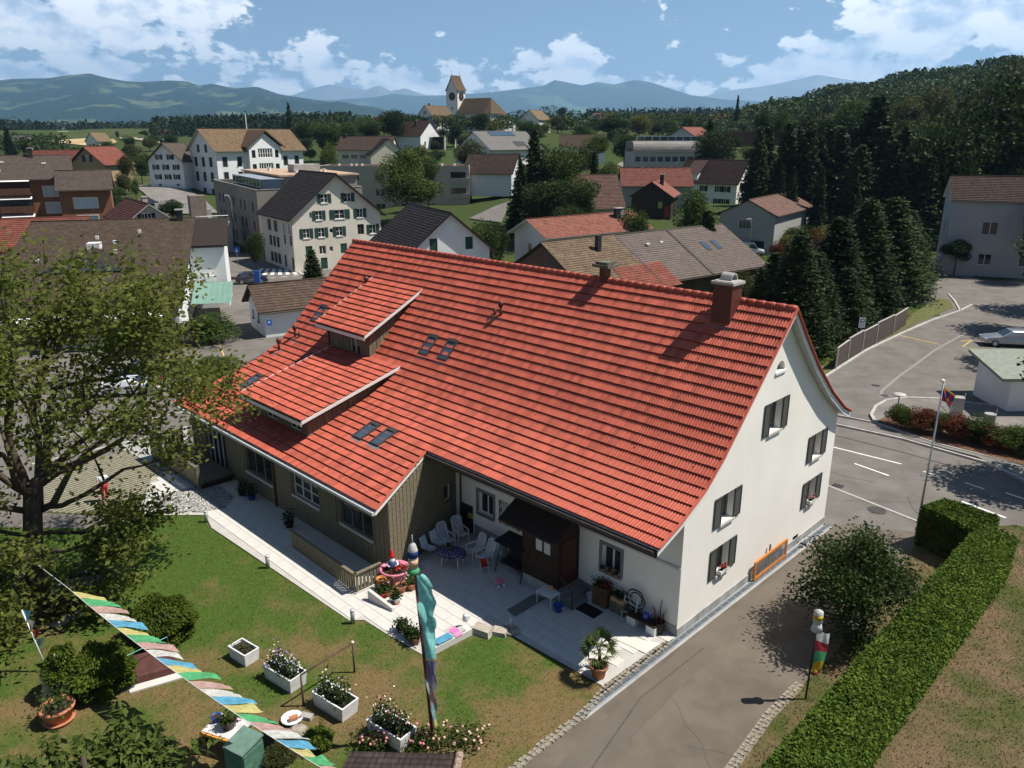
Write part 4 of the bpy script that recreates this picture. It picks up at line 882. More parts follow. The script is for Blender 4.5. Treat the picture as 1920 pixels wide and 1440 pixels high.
# brown gabled house beside it
building('gabled_house', 'white house with dark brown roof and green shutters just beyond the red ridge', (-6.4, 84), 115, 14.6, 5.3, 5.3, 10.4, 6.0, 6.0, 0, M_white2, R_dark, wins=row('a', (1.9, -2.2), 6.4, .9, 1.35, **GC) + row('a', (1.9, -1.4), 3.4, .9, 1.3, **GS), chim=[(11, -2.4, 1.2, M_dark)], oh=.7, goh=.6)
# old farmhouse with three kinds of tile
b27 = building('old_farmhouse', 'old farmhouse with patchwork mossy and grey brown roof in three sections', (3.0, 83), 38, 30.5, 7.5, 7.5, 7.4, 3.0, 3.0, 0, mat('brown gable boards', (.10, .068, .05), .85, .25, 2, stretch=(5, 5, .4)), R_fibre, wins=row('-', (27.4, 24.5), .5, 1.0, 1.6, frame=M_dark) + row('-', (21, 22, 23), .9, .7, 1.4, frame=M_dark), chim=[], oh=.8, goh=.5)
rf = [c for c in b27.children if c.name.startswith('roof')][0]
link('mossy_section', slope_mesh('mossy_section', -.05, 10.8, 0, 7.46, -7.55, 3.04, R_mossy, .36, .06), rf); MB().add([(10.8, -.05, 7.53), (10.95, -.05, 7.53), (10.95, -7.6, 3.14), (10.8, -7.6, 3.14)], [(0, 1, 2, 3)]).build('fire_wall_cap', M_dark, rf); MB().add([(19.6, -.05, 7.53), (19.8, -.05, 7.53), (19.8, -7.6, 3.14), (19.6, -7.6, 3.14)], [(0, 1, 2, 3)]).build('fire_wall_cap', M_dark, rf)
link('replaced_section', slope_mesh('replaced_section', 6.0, 13.5, -4.7, 4.76, -8.3, 2.66, R_red, .36, .06), rf)
for x in (23.0, 25.0):
    MB().add([(x, -2.6, 5.98), (x + .75, -2.6, 5.98), (x + .75, -3.9, 5.22), (x, -3.9, 5.22)], [(0, 1, 2, 3)]).build('roof_window', M_glassb, rf); MB().add([(x - .1, -2.5, 6.02), (x + .85, -2.5, 6.02), (x + .85, -4.0, 5.14), (x - .1, -4.0, 5.14)], [(0, 1, 2, 3)]).build('window_frame', M_dark, rf)
MB().bx(6.2, 6.75, -2.3, -1.8, 5.6, 7.9).build('chimney', M_dark, rf)
for x, y in ((14.2, -2.2), (16.8, -1.9)): MB().box((x, y, 7.4 - .587 * 2.1 + .2), (.45, .3, .2)).build('roof_vent', M_trim, rf)
# brighter red roofed house
building('low_house', 'low white house with a long weathered red roof and twin chimney', (1.9, 112), 37, 21.5, 4.6, 4.6, 7.0, 4.7, 4.7, 0, M_white2, R_redold, wins=row('a', (.1,), 1.6, .95, 2.0, surround=M_trim, bars=(2, 1)) + row('a', (-2.3,), 2.0, .7, 1.2, **PL), chim=[(16.6, -1.3, 1.5, M_dark), (17.5, -1.3, 1.5, M_conc)], trim=M_trim, oh=.9, goh=.9)
# garage-like hall on the right
b25 = building('grey_hall', 'grey rendered hall with low brown roof and white vans parked before it', (37.6, 127), 55, 22, 4.9, 4.9, 8.6, 6.2, 6.2, 0, mat('pale grey render', (.33, .325, .31), .9, .06, .5), R_purp, wins=row('a', (.2,), 4.0, 2.2, 1.4, frame=M_gray, bars=(4, 1), surround=M_gray) + row('a', (2.0, -1.9), .6, 2.3, 1.6, frame=M_dark, bars=(5, 1)), oh=.45, goh=.35)
MB().bx(.3, .4, -4.5, 4.5, 2.75, 2.95).build('string_course', M_conc, b25)
# white house with dormer
b24 = building('white_dormer_house', 'white three storey house with black shutters and a brown roof dormer', (57.4, 195), 140, 17, 5.6, 5.6, 12.8, 7.3, 7.3, 1.2, M_white, R_purp, wins=row('a', (.3,), 7.8, 1.1, 1.3, **BS) + row('a', (2.6, .2, -2.2), 4.6, 1.0, 1.3, **BS) + row('a', (2.6, 0, -2.4), 1.6, 1.0, 1.3, **BS) + row('+', (3.2, 5.2, 9.2), 4.2, 1.2, 1.4, **BS) + row('+', (3.2, 5.4), 1.2, 1.2, 1.4, **BS), oh=.5, goh=.6, trim=M_trim)
rf = [c for c in b24.children if c.name.startswith('roof')][0]
MB().bx(11.2, 13.8, 3.0, 5.0, 6.6, 8.4).build('dormer', M_trim, rf); MB().add([(10.6, 5.5, 8.3), (14.4, 5.5, 8.3), (14.4, .6, 11.4), (10.6, .6, 11.4)], [(0, 1, 2, 3)]).build('dormer_roof', R_purp, rf)
# grey house at the far right, walls in one even grey
building('grey_house', 'plain grey house with brown tiled roof above the side street', (60.4, 111), -22, 20, 4.6, 4.6, 13.0, 10.0, 10.0, 0, mat('plain grey render', (.36, .36, .36), .9, .05, .6), R_brown, wins=row('-', (5.2, 10.0, 14.5), 5.6, 1.9, 1.7, bars=(2, 1)) + row('-', (5.2, 10.0), 1.6, 1.6, 1.5, bars=(2, 1)) + row('a', (0,), 5.5, 1.0, 1.4, **PL), trim=M_trim, oh=.4, goh=.3)
# outbuilding behind the farmhouse
building('outbuilding', 'small white outbuilding with brown tiled roof and a parking sign', (-25.2, 73.6), 31, 8.4, 3.4, 3.4, 4.6, 2.5, 2.5, 0, M_white2, R_brown, cat='outbuilding', wins=row('a', (1.5, -.6), 1.1, .6, .8, frame=M_dark, sill=M_dark), gmat=M_darkwood, oh=.5, goh=.6)
o = MB().box((0, 0, 0), (.45, .03, .55)).build('parking_sign', mat('blue sign', (.02, .10, .40), .5, .05), None, M=Matrix.Translation(G(505, 605, 1.6)) @ Matrix.Rotation(rad(31), 4, 'Z')); tag(o, 'blue parking sign on the outbuilding wall corner', 'sign')
def textobj(name, s, size, M, m, parent=None, ext=.006):
    c = bpy.data.curves.new(name, 'FONT'); c.body = s; c.size = size; c.align_x = 'CENTER'; c.align_y = 'CENTER'; c.extrude = ext; ob = bpy.data.objects.new(name + '_tmp', c); COL.objects.link(ob)
    dg = bpy.context.evaluated_depsgraph_get(); me = bpy.data.meshes.new_from_object(ob.evaluated_get(dg)); bpy.data.objects.remove(ob); me.materials.clear(); me.materials.append(m); return link(name, me, parent, M)
textobj('letter', 'P', .4, Matrix.Translation((-.02, -.03, 0)) @ Matrix.Rotation(rad(90), 4, 'X'), M_trim, o)
# shop building on the left: long front slope down to the awning
b3 = building('shop_building', 'wide low shop with a big brown tiled roof and white awning', (-36.9, 92.4), 197, 17, 24, 8, 9.1, 3.4, 6.6, 0, M_white2, R_shop, wins=row('+', (2.5, 6, 9.5, 13), .3, 2.6, 1.9, frame=M_dark, bars=(2, 1)), chim=[(1.6, .8, 1.3, M_dark)], oh=1.0, goh=.5)
rf = [c for c in b3.children if c.name.startswith('roof')][0]
for x, y in ((5.5, 4.5), (7.6, 7.5), (9.5, 6.0), (7.2, 10.2), (7.4, 13.0), (14, 12)): MB().box((x, y, 9.1 - y * .2375 + .16), (.3, .35, .35)).build('roof_vent', M_trim, rf)
MB().box((9.3, 9.0, 9.1 - 9 * .2375 + .3), (1.2, 1.4, .8)).build('roof_hatch', M_trim, rf)
MB().add([(9.2, 15.2, 7.0), (13.2, 15.2, 5.6), (5.4, 15.2, 5.6)], [(0, 1, 2)]).build('dormer_gable', M_gray, rf); MB().add([(9.2, 15.6, 7.15), (4.9, 15.6, 5.45), (9.2, 8.5, 7.3), (13.6, 15.6, 5.45)], [(0, 1, 2), (0, 2, 3)]).build('dormer_roof', R_shop, rf)
b = MB(); b.add([(1.5, 23.9, 3.25), (17, 23.9, 3.25), (17, 25.1, 2.75), (1.5, 25.1, 2.75)], [(0, 1, 2, 3)]); b.bx(1.5, 17, 25.08, 25.12, 2.55, 2.75); b.build('awning', M_trim, b3)
building('shop_annexe', 'low brown roofed annexe continuing the shop to the left', (-50.2, 78.6), 197, 16, 14.4, 3, 6.9, 3.4, 5.2, 0, M_white2, R_shop, cat='shop', wins=row('+', (2.5, 6, 9.5, 13), .3, 2.6, 1.9, frame=M_dark, bars=(2, 1)), oh=1.0, goh=.3)
MB().bx(-3.2, .35, .5, 8.1, -.4, 6.6).build('side_wing', M_white2, b3); MB().add([(-3.6, 0, 9.0), (.3, 0, 9.0), (.3, 8.5, 6.9), (-3.6, 8.5, 6.9), (-3.6, 0, 8.85), (-3.6, 8.5, 6.75), (.3, 8.5, 6.75)], [(0, 1, 2, 3), (0, 4, 5, 3), (3, 2, 6, 5)]).build('side_roof', R_shop, rf)
MB().box((-1.5, 8.4, 3.3), (.9, .5, .7)).build('air_conditioner', M_trim, b3)
b = MB()
for i in range(14): b.add([(-3.8 + i * .28, 8.6, 2.9 + .03 * (i % 2)), (-3.8 + (i + 1) * .28, 8.6, 2.93 - .03 * (i % 2)), (-3.8 + (i + 1) * .28, 15.5, 1.9 + .03 * (1 - i % 2)), (-3.8 + i * .28, 15.5, 1.9 + .03 * (i % 2))], [(0, 1, 2, 3)])
b.build('canopy', mat('pale green corrugated sheet', (.16, .27, .22), .5, .1, 3), b3)
# red roof left of the shop
building('red_roof_house', 'house with a broad red tiled roof left of the shop', (-49.5, 93), 205, 22, 6.2, 6.2, 9.2, 5.6, 5.6, 0, M_white2, R_red, wins=row('+', (2.5, 4.4), 3.4, 1.1, 1.2, **PL) + row('+', (8, 12, 16), 3.2, 1.2, 1.2, **PL))
# small gable with red brown roof
building('small_gabled_house', 'small white gabled house with striped red brown roof and chimney', (-52.4, 115), 127, 15, 3.6, 3.6, 8.9, 6.2, 6.2, 0, M_gray, R_redold, wins=row('a', (.4,), 6.3, 1.4, 1.2, shut=M_black, bars=(3, 1), shw=.5), chim=[(6, -.8, 1.3, M_conc)], oh=.5, goh=.7, trim=M_gray)
# brown apartment block with balconies
wn = row('+', (3.5,), 8.0, 3.2, 1.7, **CUR) + row('+', (3.5,), 5.1, 3.2, 1.8, **CUR) + row('+', (3.2,), 2.2, 2.8, 1.8, **CUR) + row('+', (15.5, 17.8), 1.6, .9, 1.5, surround=M_trim, sill=M_trim)
b1 = building('apartment_block', 'orange brown apartment block with stacked balconies and dark roof', (-81.5, 150), 208, 34, 7, 7, 14.9, 11.0, 11.0, 0, M_brick, R_dark, cat='building', wins=wn, chim=[(6.4, .4, 1.6, M_dark)], oh=.9, goh=.6)
for z in (2.6, 5.6, 8.6):
    MB().bx(7.0, 12.0, 6.2, 7.6, z - .15, z).bx(7.0, 12.0, 7.5, 7.6, z, z + 1.0).build('balcony', M_bwood, b1); MB().bx(7.0, 12.0, 6.11, 6.16, z + .05, z + 2.3).build('balcony_glazing', M_glass, b1)
    MB().add([(7, 6.2, z + 2.55), (12, 6.2, z + 2.55), (12, 7.9, z + 2.15), (7, 7.9, z + 2.15)], [(0, 1, 2, 3)]).build('awning', M_trim, b1)
for x, y in ((4.5, 2.5), (11, 2), (12.6, 3), (11.5, 4.5)): MB().box((x, y, 14.9 - y * .557 + .1), (.7, .7, .25)).build('roof_window', M_trim if x < 12 else M_dark, [c for c in b1.children if c.name.startswith('roof')][0])
building('apartment_wing', 'lower brown wing of the apartment block with curtained windows', (-72.5, 146), 205, 9, 5.5, 5.5, 12.4, 9.3, 9.3, 0, M_brick, R_dark, cat='building', wins=row('+', (4.6,), 6.2, 3.6, 1.7, **CUR) + row('+', (4.6,), 3.2, 3.2, 1.7, **CUR), oh=.8, goh=.5)
# small white house and the large white house with ochre roof
building('narrow_house', 'narrow white gabled house with dark shutters below the fields', (-92.5, 215), 84, 11, 5.3, 5.3, 16.6, 11.9, 11.9, 5.4, M_white2, R_dark, wins=row('a', (1.6, -1.6), 7.0, 1.1, 1.3, **BS) + row('a', (2.8, 0, -2.9), 4.4, 1.0, 1.3, **BS) + row('a', (2.4, -.3, -2.8), 1.9, 1.0, 1.3, **BS) + row('a', (2.2, -2.8), .1, .9, .7, **PL), chim=[(1.6, .6, 1.6, M_dark)], oh=.5, goh=.8)
sh = dict(closed=M_black, surround=M_gray, bars=(2, 1))
b7 = building('school_house', 'large white villa with ochre tiled roof, pediment and dark shutters', (-82.7, 215), 48, 28, 7.9, 7.9, 20.2, 14.6, 14.6, 2.6, M_white2, R_ochre, cat='villa', wins=row('a', (2.2, -1.9), 11.6, 1.3, 2.0, **sh) + row('a', (4.2, .2, -3.8), 8.0, 1.5, 2.4, **sh) + row('a', (4.2, .2, -3.8), 4.2, 1.5, 2.4, **sh) + row('a', (1, -3.6), .8, 1.6, 1.6, **sh)
    + row('-', (3.2, 7.4, 21.4, 25.0), 8.0, 1.3, 2.5, **sh) + row('-', (3.2, 7.4, 21.4, 25.0), 4.2, 1.3, 2.5, **sh), oh=.9, goh=.9, trim=M_gray)
M3 = Matrix(((1, 0, 0, 0), (0, 0, -1, -8.4), (0, 1, 0, 0), (0, 0, 0, 1))); pd = MB(); fo = [(9.6, -.5), (19.2, -.5), (19.2, 13.0), (14.4, 16.6), (9.6, 13.0)]; hol = [rect(14.4, 10.2, 4.4, 2.4), rect(14.4, 6.0, 4.4, 2.8), rect(10.9, 6.0, 1.2, 2.6), rect(17.9, 6.0, 1.2, 2.6), rect(10.9, 10.2, 1.1, 2.0), rect(17.9, 10.2, 1.1, 2.0)]
facade(pd, M3, fo, hol); pd.add([(9.6, -8.4, -.5), (9.6, -7, -.5), (9.6, -7, 13), (9.6, -8.4, 13)], [(0, 1, 2, 3)]); pd.add([(19.2, -8.4, -.5), (19.2, -7, -.5), (19.2, -7, 13), (19.2, -8.4, 13)], [(0, 1, 2, 3)]); o7 = pd.build('pediment_bay', mat('white plaster', (.80, .79, .76), .9, .04), b7)
for u, z, w, h in ((14.4, 10.2, 4.4, 2.4), (14.4, 6.0, 4.4, 2.8)): window(o7, M3 @ Matrix.Translation((u, z, 0)), w, h, bars=(6, 2), fw=.16)
for u, z, w, h in ((10.9, 6.0, 1.2, 2.6), (17.9, 6.0, 1.2, 2.6), (10.9, 10.2, 1.1, 2.0), (17.9, 10.2, 1.1, 2.0)): window(o7, M3 @ Matrix.Translation((u, z, 0)), w, h, frame=M_black)
b = MB()
for s in (-1, 1): b.add([(14.4, -9.2, 17.4), (14.4 + s * 5.9, -9.2, 13.0), (14.4 + s * 5.9, -4.5, 13.2), (14.4, 0, 17.4), (14.4, -9.2, 17.0), (14.4 + s * 5.9, -9.2, 12.5)], [(0, 1, 2, 3), (0, 1, 5, 4)])
b.build('pediment_roof', R_ochre, o7); MB().tube([(14.4, 0, 17.4), (14.4, 0, 21.5)], .14, 6).build('flue', M_trim, b7)
# flat-roofed buildings
def flatblock(name, label, corner, yaw, L, D, h, zB, wall, wins=(), cat='building', top=M_gravelroof, par=.35, sink=.6):
    t = thing(name, label, cat, (corner[0], corner[1], zB), rad(yaw)); mb = MB()
    c, s = math.cos(rad(yaw)), math.sin(rad(yaw))
    for x, y in ((0, 0), (L, 0), (L, D), (0, D)): CTRL.append((corner[0] + x * c - y * s, corner[1] + x * s + y * c, zB))
    Ms = {'a': Matrix(((0, 0, -1, 0), (-1, 0, 0, 0), (0, 1, 0, 0), (0, 0, 0, 1))), 'b': Matrix(((0, 0, 1, L), (1, 0, 0, 0), (0, 1, 0, 0), (0, 0, 0, 1))), '-': Matrix(((1, 0, 0, 0), (0, 0, -1, 0), (0, 1, 0, 0), (0, 0, 0, 1))), '+': Matrix(((-1, 0, 0, 0), (0, 0, 1, D), (0, 1, 0, 0), (0, 0, 0, 1)))}
    out = {'a': [(-D, -sink), (0, -sink), (0, h + par), (-D, h + par)], 'b': [(0, -sink), (D, -sink), (D, h + par), (0, h + par)], '-': [(0, -sink), (L, -sink), (L, h + par), (0, h + par)], '+': [(-L, -sink), (0, -sink), (0, h + par), (-L, h + par)]}
    sg = {'a': -1, 'b': 1, '+': -1, '-': 1}
    for k in 'ab+-': facade(mb, Ms[k], out[k], [rect(sg[k] * w[1], w[2], w[3], w[4]) for w in wins if w[0] == k])
    mb.build('wall', wall, t)
    for w in wins: window(t, Ms[w[0]] @ Matrix.Translation((sg[w[0]] * w[1], w[2], 0)), w[3], w[4], **w[5])
    MB().bx(.15, L - .15, .15, D - .15, h - .3, h).build('roof', top, t)
    b = MB(); b.bx(-.06, L + .06, -.06, .2, h + par, h + par + .06).bx(-.06, L + .06, D - .2, D + .06, h + par, h + par + .06).bx(-.06, .2, .2, D - .2, h + par, h + par + .06).bx(L - .2, L + .06, .2, D - .2, h + par, h + par + .06); b.build('parapet_cap', M_conc, t)
    return t
wf = dict(frame=M_dark, bars=(1, 1)); wt = dict(bars=(2, 1))
b9 = flatblock('school_block', 'grey brown flat roofed block with glazed roof terrace behind the shuttered house', (-39.4, 123.4), 30, 17, 36, 9.4, 0, M_greyb, wins=[('a', y, z, 1.1, 1.6, wf) for z in (.8, 3.7, 6.6) for y in (3.5, 9.5, 12.5, 18.5, 21.5, 27.5, 31)] + [('-', x, z, 2.6, 1.8, wf) for z in (3.7, 6.5) for x in (3.2, 9)], top=M_conc, par=.9)
MB().bx(4.6, 17, 2.2, 30, 9.4, 12.1).build('penthouse', M_greyb, b9); MB().bx(4.2, 17.3, 1.8, 30.4, 12.1, 12.35).build('penthouse_roof', M_gravelroof, b9)
for i in range(9): MB().bx(.9, .98, 1.0 + i * 2.6, 1.08 + i * 2.6, 9.4, 11.9).build('glazing_post', M_trim, b9)
MB().bx(.92, .96, 1.0, 22, 9.5, 11.7).build('terrace_glazing', M_glassb, b9); MB().bx(.9, 4.6, .95, 22, 11.75, 11.85).build('terrace_roof', mat('pale glass roof', (.32, .34, .36), .3, .1), b9); MB().bx(1.0, 4.2, .93, .97, 9.5, 11.7).build('terrace_glazing', M_glassb, b9); MB().box((11, 12, 13.0), (4.5, 4.0, 1.3)).build('plant_room', M_conc, b9)
for i, (x, y) in enumerate(((8, 6), (13, 7), (14, 18), (7, 20))): MB().lathe([(.3, 12.35), (.3, 12.9), (.4, 13.0)], 8, (x, y, 0)).build('roof_vent', M_trim, b9)
b12 = flatblock('beige_apartments', 'long beige flat roofed apartment block with corner balconies', (-46, 191.5), 0, 35.8, 13, 11.2, 0, M_beige, wins=[('-', x, z, 2.3, 1.7, wt) for z in (1.2, 4.6, 8.2) for x in (3, 8.5, 14.5, 20.5, 26.5)] + [('-', 33.2, z, 3.6, 2.2, dict(frame=M_dark, bars=(2, 1), depth=.9)) for z in (4.4, 8.0)] + [('b', y, z, 1.1, 1.9, wf) for z in (1.4, 4.8, 8.2) for y in (4.2, 8.2)])
for z in (4.3, 7.9): MB().bx(31.3, 35.9, -.25, -.02, z - .25, z + .9).build('balcony', M_beige, b12); MB().bx(35.83, 37.2, 9.6, 13, z - .25, z + .8).build('balcony', M_beige, b12)
for x in (4, 7, 8.2, 9.6, 26, 28, 29, 32): MB().lathe([(.22, 11.2), (.22, 11.75), (.32, 11.8), (.3, 11.95)], 8, (x, 5, 0)).build('roof_vent', M_trim, b12)
MB().box((22.5, 7, 12.1), (5, 4, 1.4)).build('plant_room', M_conc, b12)
# retaining wall, ramp and concrete tower beside the shop
def wallrun(name, label, pts, h, th=.4, cat='wall', m=None, zb=0):
    P = [(p[0], p[1]) for p in pts]; l, r = ribbon(P, th); b = MB(); n = len(P)
    for i in range(n - 1): b.prism([l[i], r[i], r[i + 1], l[i + 1]], zb - .4, zb + h)
    return tag(b.build(name, m or M_conc), label, cat)
wallrun('retaining_wall', 'low concrete retaining wall along the ramp below the white villa', [AT(285, 352, 180), AT(300, 368, 160), AT(335, 397, 136)], 2.2, .5, zb=.2); wallrun('ramp_wall', 'long concrete parapet wall in front of the narrow white house', [AT(285, 350, 185), AT(355, 345, 190)], 2.4, .5, zb=1.0)
t = thing('concrete_tower', 'weathered concrete stair tower on a pale plinth above the shop roof', 'tower', (*AT(372, 400, 128)[:2], 0), rad(30)); MB().bx(-4.5, 4.5, -2, 5, 0, 5.0).build('plinth', M_conc, t); MB().bx(-1.2, 1.2, -1, 1.4, 5.003, 9.2).build('shaft', mat('stained concrete', (.2, .165, .13), .9, .3, 2, stretch=(3, 3, .5)), t); MB().bx(1.2, 1.9, -.6, .6, 5.003, 7.0).build('annexe', M_conc, t); MB().tube([(-4, -1.5, 5), (-4, -1.5, 6), (0, -1.8, 6), (4.2, -1.8, 6), (4.2, -1.8, 5)], .05, 5).build('railing', M_steel, t)
# hillside houses
building('red_roof_cottage', 'cottage with bright red roof and timber gable behind the apartment block', (-117, 222), 75, 12, 6.2, 6.2, 15.6, 10.8, 10.8, 5, mat('ochre render', (.34, .24, .14)), R_red, wins=row('a', (.0,), 6.6, 1.6, 1.8, bars=(2, 1), shut=M_black), oh=.7, goh=.9)
building('red_barn_roof', 'long red roof partly hidden behind the red roofed cottage', (-124, 240), 190, 16, 6, 6, 14.5, 10, 10, 6, M_brick, R_red)
building('brown_barn', 'broad brown barn roof above the beige apartments', (-58.8, 280), -4, 19, 6.5, 6.5, 18.4, 14.0, 14.0, 9.5, M_cream, R_brown, wins=row('-', (3, 6, 9, 12), 1.8, 2.2, 1.2, frame=M_dark), chim=[(2, -.5, 1.2, M_dark)], oh=.7)
building('cream_barn', 'cream gabled barn end beside the broad brown roof', (-40.6, 268), 110, 16, 6.5, 6.5, 17.6, 12.5, 12.5, 9.5, M_cream, R_brown)
b17 = building('hill_farmhouse', 'brown roofed farmhouse with open lean-to below the church', (-32.6, 330), 148, 15, 7, 7, 24.4, 18.6, 18.6, 13.5, M_white2, R_purp, wins=row('a', (3.6,), 1.4, 1, 1.6, frame=M_dark), chim=[(6, 2.0, 1.8, M_dark)])
MB().add([(-.5, 0, 6.6), (-.5, -8, 5.4), (-7, -8, 4.6), (-7, 0, 5.6)], [(0, 1, 2, 3)]).build('lean_to_roof', R_purp, b17); MB().bx(-6.6, -6.2, -7.8, -7.4, -.4, 4.5).bx(-6.6, -6.2, -.6, -.2, -.4, 5.4).build('lean_to_post', M_trim, b17); MB().bx(-.7, -.4, -7.8, -.2, -.4, 4.8).build('lean_to_wall', M_timber, b17)
building('parsonage', 'white parsonage with ochre roof beside the church tower', (-42.5, 400), 62, 20, 6.4, 6.4, 33, 26, 26, 20.5, M_white2, R_ochre, wins=row('a', (0,), 8.2, 1.8, 1.6, frame=M_black) + row('a', (-.4,), 4.2, 3.2, 1.9, frame=M_black) + row('-', (3, 7), 2.6, 1.8, 2.2, frame=M_black), chim=[(5, .5, 1.6, M_dark)], oh=.6)
building('solar_house', 'house with grey roof and solar panels in the village centre', (-12.2, 250), 46, 24, 8, 8, 19.9, 14.4, 14.4, 9.5, M_white2, R_grey, wins=row('a', (2.2, -2.6), 1.6, 1.1, 1.6, **PL), oh=.8)
sp = [o for o in COL.objects if o.name.startswith('solar_house')][0]; rf = [c for c in sp.children if c.name.startswith('roof')][0]
MB().add([(6, -.4, 10.3), (17, -.4, 10.3), (17, -2.2, 9.05), (6, -2.2, 9.05)], [(0, 1, 2, 3)]).build('solar_panel', M_glassb, rf); MB().add([(13, -4.6, 7.4), (18, -4.6, 7.4), (18, -6.6, 6.0), (13, -6.6, 6.0)], [(0, 1, 2, 3)]).build('roof_terrace', M_dark, rf)
building('pale_house', 'white house with plain brown roof beside the flat apartments', (1.8, 195), 163, 13, 5.5, 5.5, 14.2, 9.8, 9.8, 5.2, mat('bluish white render', (.60, .62, .64), .9, .05), R_brown, oh=.5, goh=.5)
building('cream_cottage', 'cream gabled cottage half hidden by a tree below the vineyard hill', (8.5, 420), 60, 14, 6, 6, 31.5, 26.5, 26.5, 20.5, M_white2, R_tan, wins=row('a', (1.5,), 3.4, 1.6, 1.4, frame=M_dark))
building('hidden_roof_house', 'long brown roof showing above the tall tree crowns', (16.5, 285), -3, 16, 7, 7, 18.9, 15, 15, 9.5, M_white2, R_brown)
b22 = flatblock('office_block', 'grey office block with curved roof edge and two rows of windows', (35.5, 238), 2, 23, 14, 8.4, 6.6, M_gray, wins=[('-', 1.5 + 2.2 * i, z, 1.7, h, dict(frame=M_gray, glass=M_glassb, bars=(1, 1))) for i in range(10) for z, h in ((4.6, 1.5), (.6, 2.6))], top=M_conc, par=.1)
b = MB(); ar = [(.0 - 2.6 * (1 - math.cos(a)) * 0 + 2.4 * (1 - math.cos(a)) - .3, 7.4 + 3.0 * math.sin(a)) for a in [math.pi / 2 * i / 6 for i in range(7)]] + [(13, 10.4), (13, 7.4)]
b.extr(ar, 'x', 0.0, 23.0); b.build('curved_roof', mat('zinc roof', (.20, .185, .165), .6, .25, .8, stretch=(.4, 4, 4)), b22)
for i in range(9): MB().bx(1.6 + i * 2.3, 3.6 + i * 2.3, 3.0, 3.1, 10.5, 11.7).build('roof_light', M_glassb, b22)
MB().bx(1.4, 22, 2.9, 3.3, 11.7, 11.85).bx(1.4, 1.6, 2.9, 3.2, 10.4, 11.7).bx(22, 22.2, 2.9, 3.2, 10.4, 11.7).build('roof_light_frame', M_trim, b22)
building('gable_behind_office', 'grey gabled house with reddish roof behind the office block', (60, 290), 48, 14, 6.2, 6.2, 21.6, 18.0, 18.0, 8, M_gray, R_redold, wins=row('a', (2, -1.5), 6.0, 1.5, 1.4, frame=M_dark))
b23 = building('big_brown_roof', 'steep purple brown roof of a barn beside the tall trees', (18.9, 145), 187, 14, 7.6, 7.6, 11.6, 6.3, 6.3, 4.0, M_gray, R_purp)
building('dark_timber_barn', 'black brown timber barn with red door and tiled roof', (25.9, 149), 72, 12, 4.2, 4.2, 10.2, 7.4, 7.4, 3.6, M_timber, R_redold, cat='barn', wins=row('a', (-1.7,), 1.8, .8, 1.2, frame=mat('yellow green paint', (.3, .36, .08)), glass=mat('yellow green paint', (.3, .36, .08)), bars=(1, 1)) + row('a', (-3.0,), .0, 1.0, 2.2, glass=mat('dull red door', (.25, .05, .03)), frame=M_darkwood, bars=(1, 1)), chim=[(5, -1.2, 2.0, M_dark)], oh=.5)
building('russet_roofs', 'cluster roof of faded russet tiles with skylights beyond the timber barn', (38, 172), 176, 15, 7, 7, 11.8, 8.4, 8.4, 4.6, M_gray, R_redold)
# houses up the right-hand slope
b = dict(frame=M_dark, bars=(1, 1))
flatblock('brown_tower_block', 'red brown flat block on the slope behind the office', (104, 330), -10, 13, 10, 9.0, 14.5, mat('red brown cladding', (.20, .075, .045)), wins=[('-', x, z, 2.0, 1.0, b) for x in (3.2, 8) for z in (3, 6)])
flatblock('long_brown_block', 'long low red brown block beside the taller one', (88, 335), -4, 15, 10, 6.0, 14, mat('brown cladding', (.14, .06, .04)), wins=[('-', x, 2.5, 1.6, 1.2, b) for x in (3, 7, 11)])
building('cream_slope_house', 'cream house with grey roof high on the slope left of the conifers', (114, 318), 62, 13, 5, 5, 25.5, 21.5, 21.5, 14.5, M_cream, R_grey, wins=row('a', (1.5, -1.5), 4.6, 1.0, 1.1, **b))
flatblock('white_slope_house', 'small white flat house between the conifer tops', (113, 290), 0, 7, 6, 4.5, 14.5, M_white, wins=[('-', 4.5, 2.2, 1.6, 1.0, b)])
building('pink_slope_house', 'pale house with brown roof glimpsed through the conifers', (133, 318), 178, 15, 5, 5, 26.0, 22.5, 22.5, 15, mat('pinkish render', (.5, .36, .30)), R_purp)
building('blue_grey_house', 'pale blue grey house at the foot of the conifer stand', (92, 262), 60, 12, 4.5, 4.5, 17.4, 13.6, 13.6, 10, M_gray, R_dark, wins=row('a', (0,), 1.2, 1.6, 1.3, shut=M_green))
building('forest_edge_house', 'brown roofed house almost hidden among the right-hand trees', (101, 190), -8, 16, 5, 5, 24.0, 19.5, 19.5, 12, M_gray, R_brown)
flatblock('hilltop_shed', 'low pale flat shed near the top of the wooded hill', (245, 400), -10, 12, 8, 5, 46, M_gray)
building('field_house', 'small white chalet with barn at the edge of the stubble field', (-222, 430), 70, 10, 4.5, 4.5, 20.5, 16, 16, 11.5, M_white, R_tan, wins=row('a', (1.4, -1.4), 2.2, 1.2, 1.2, frame=M_dark))
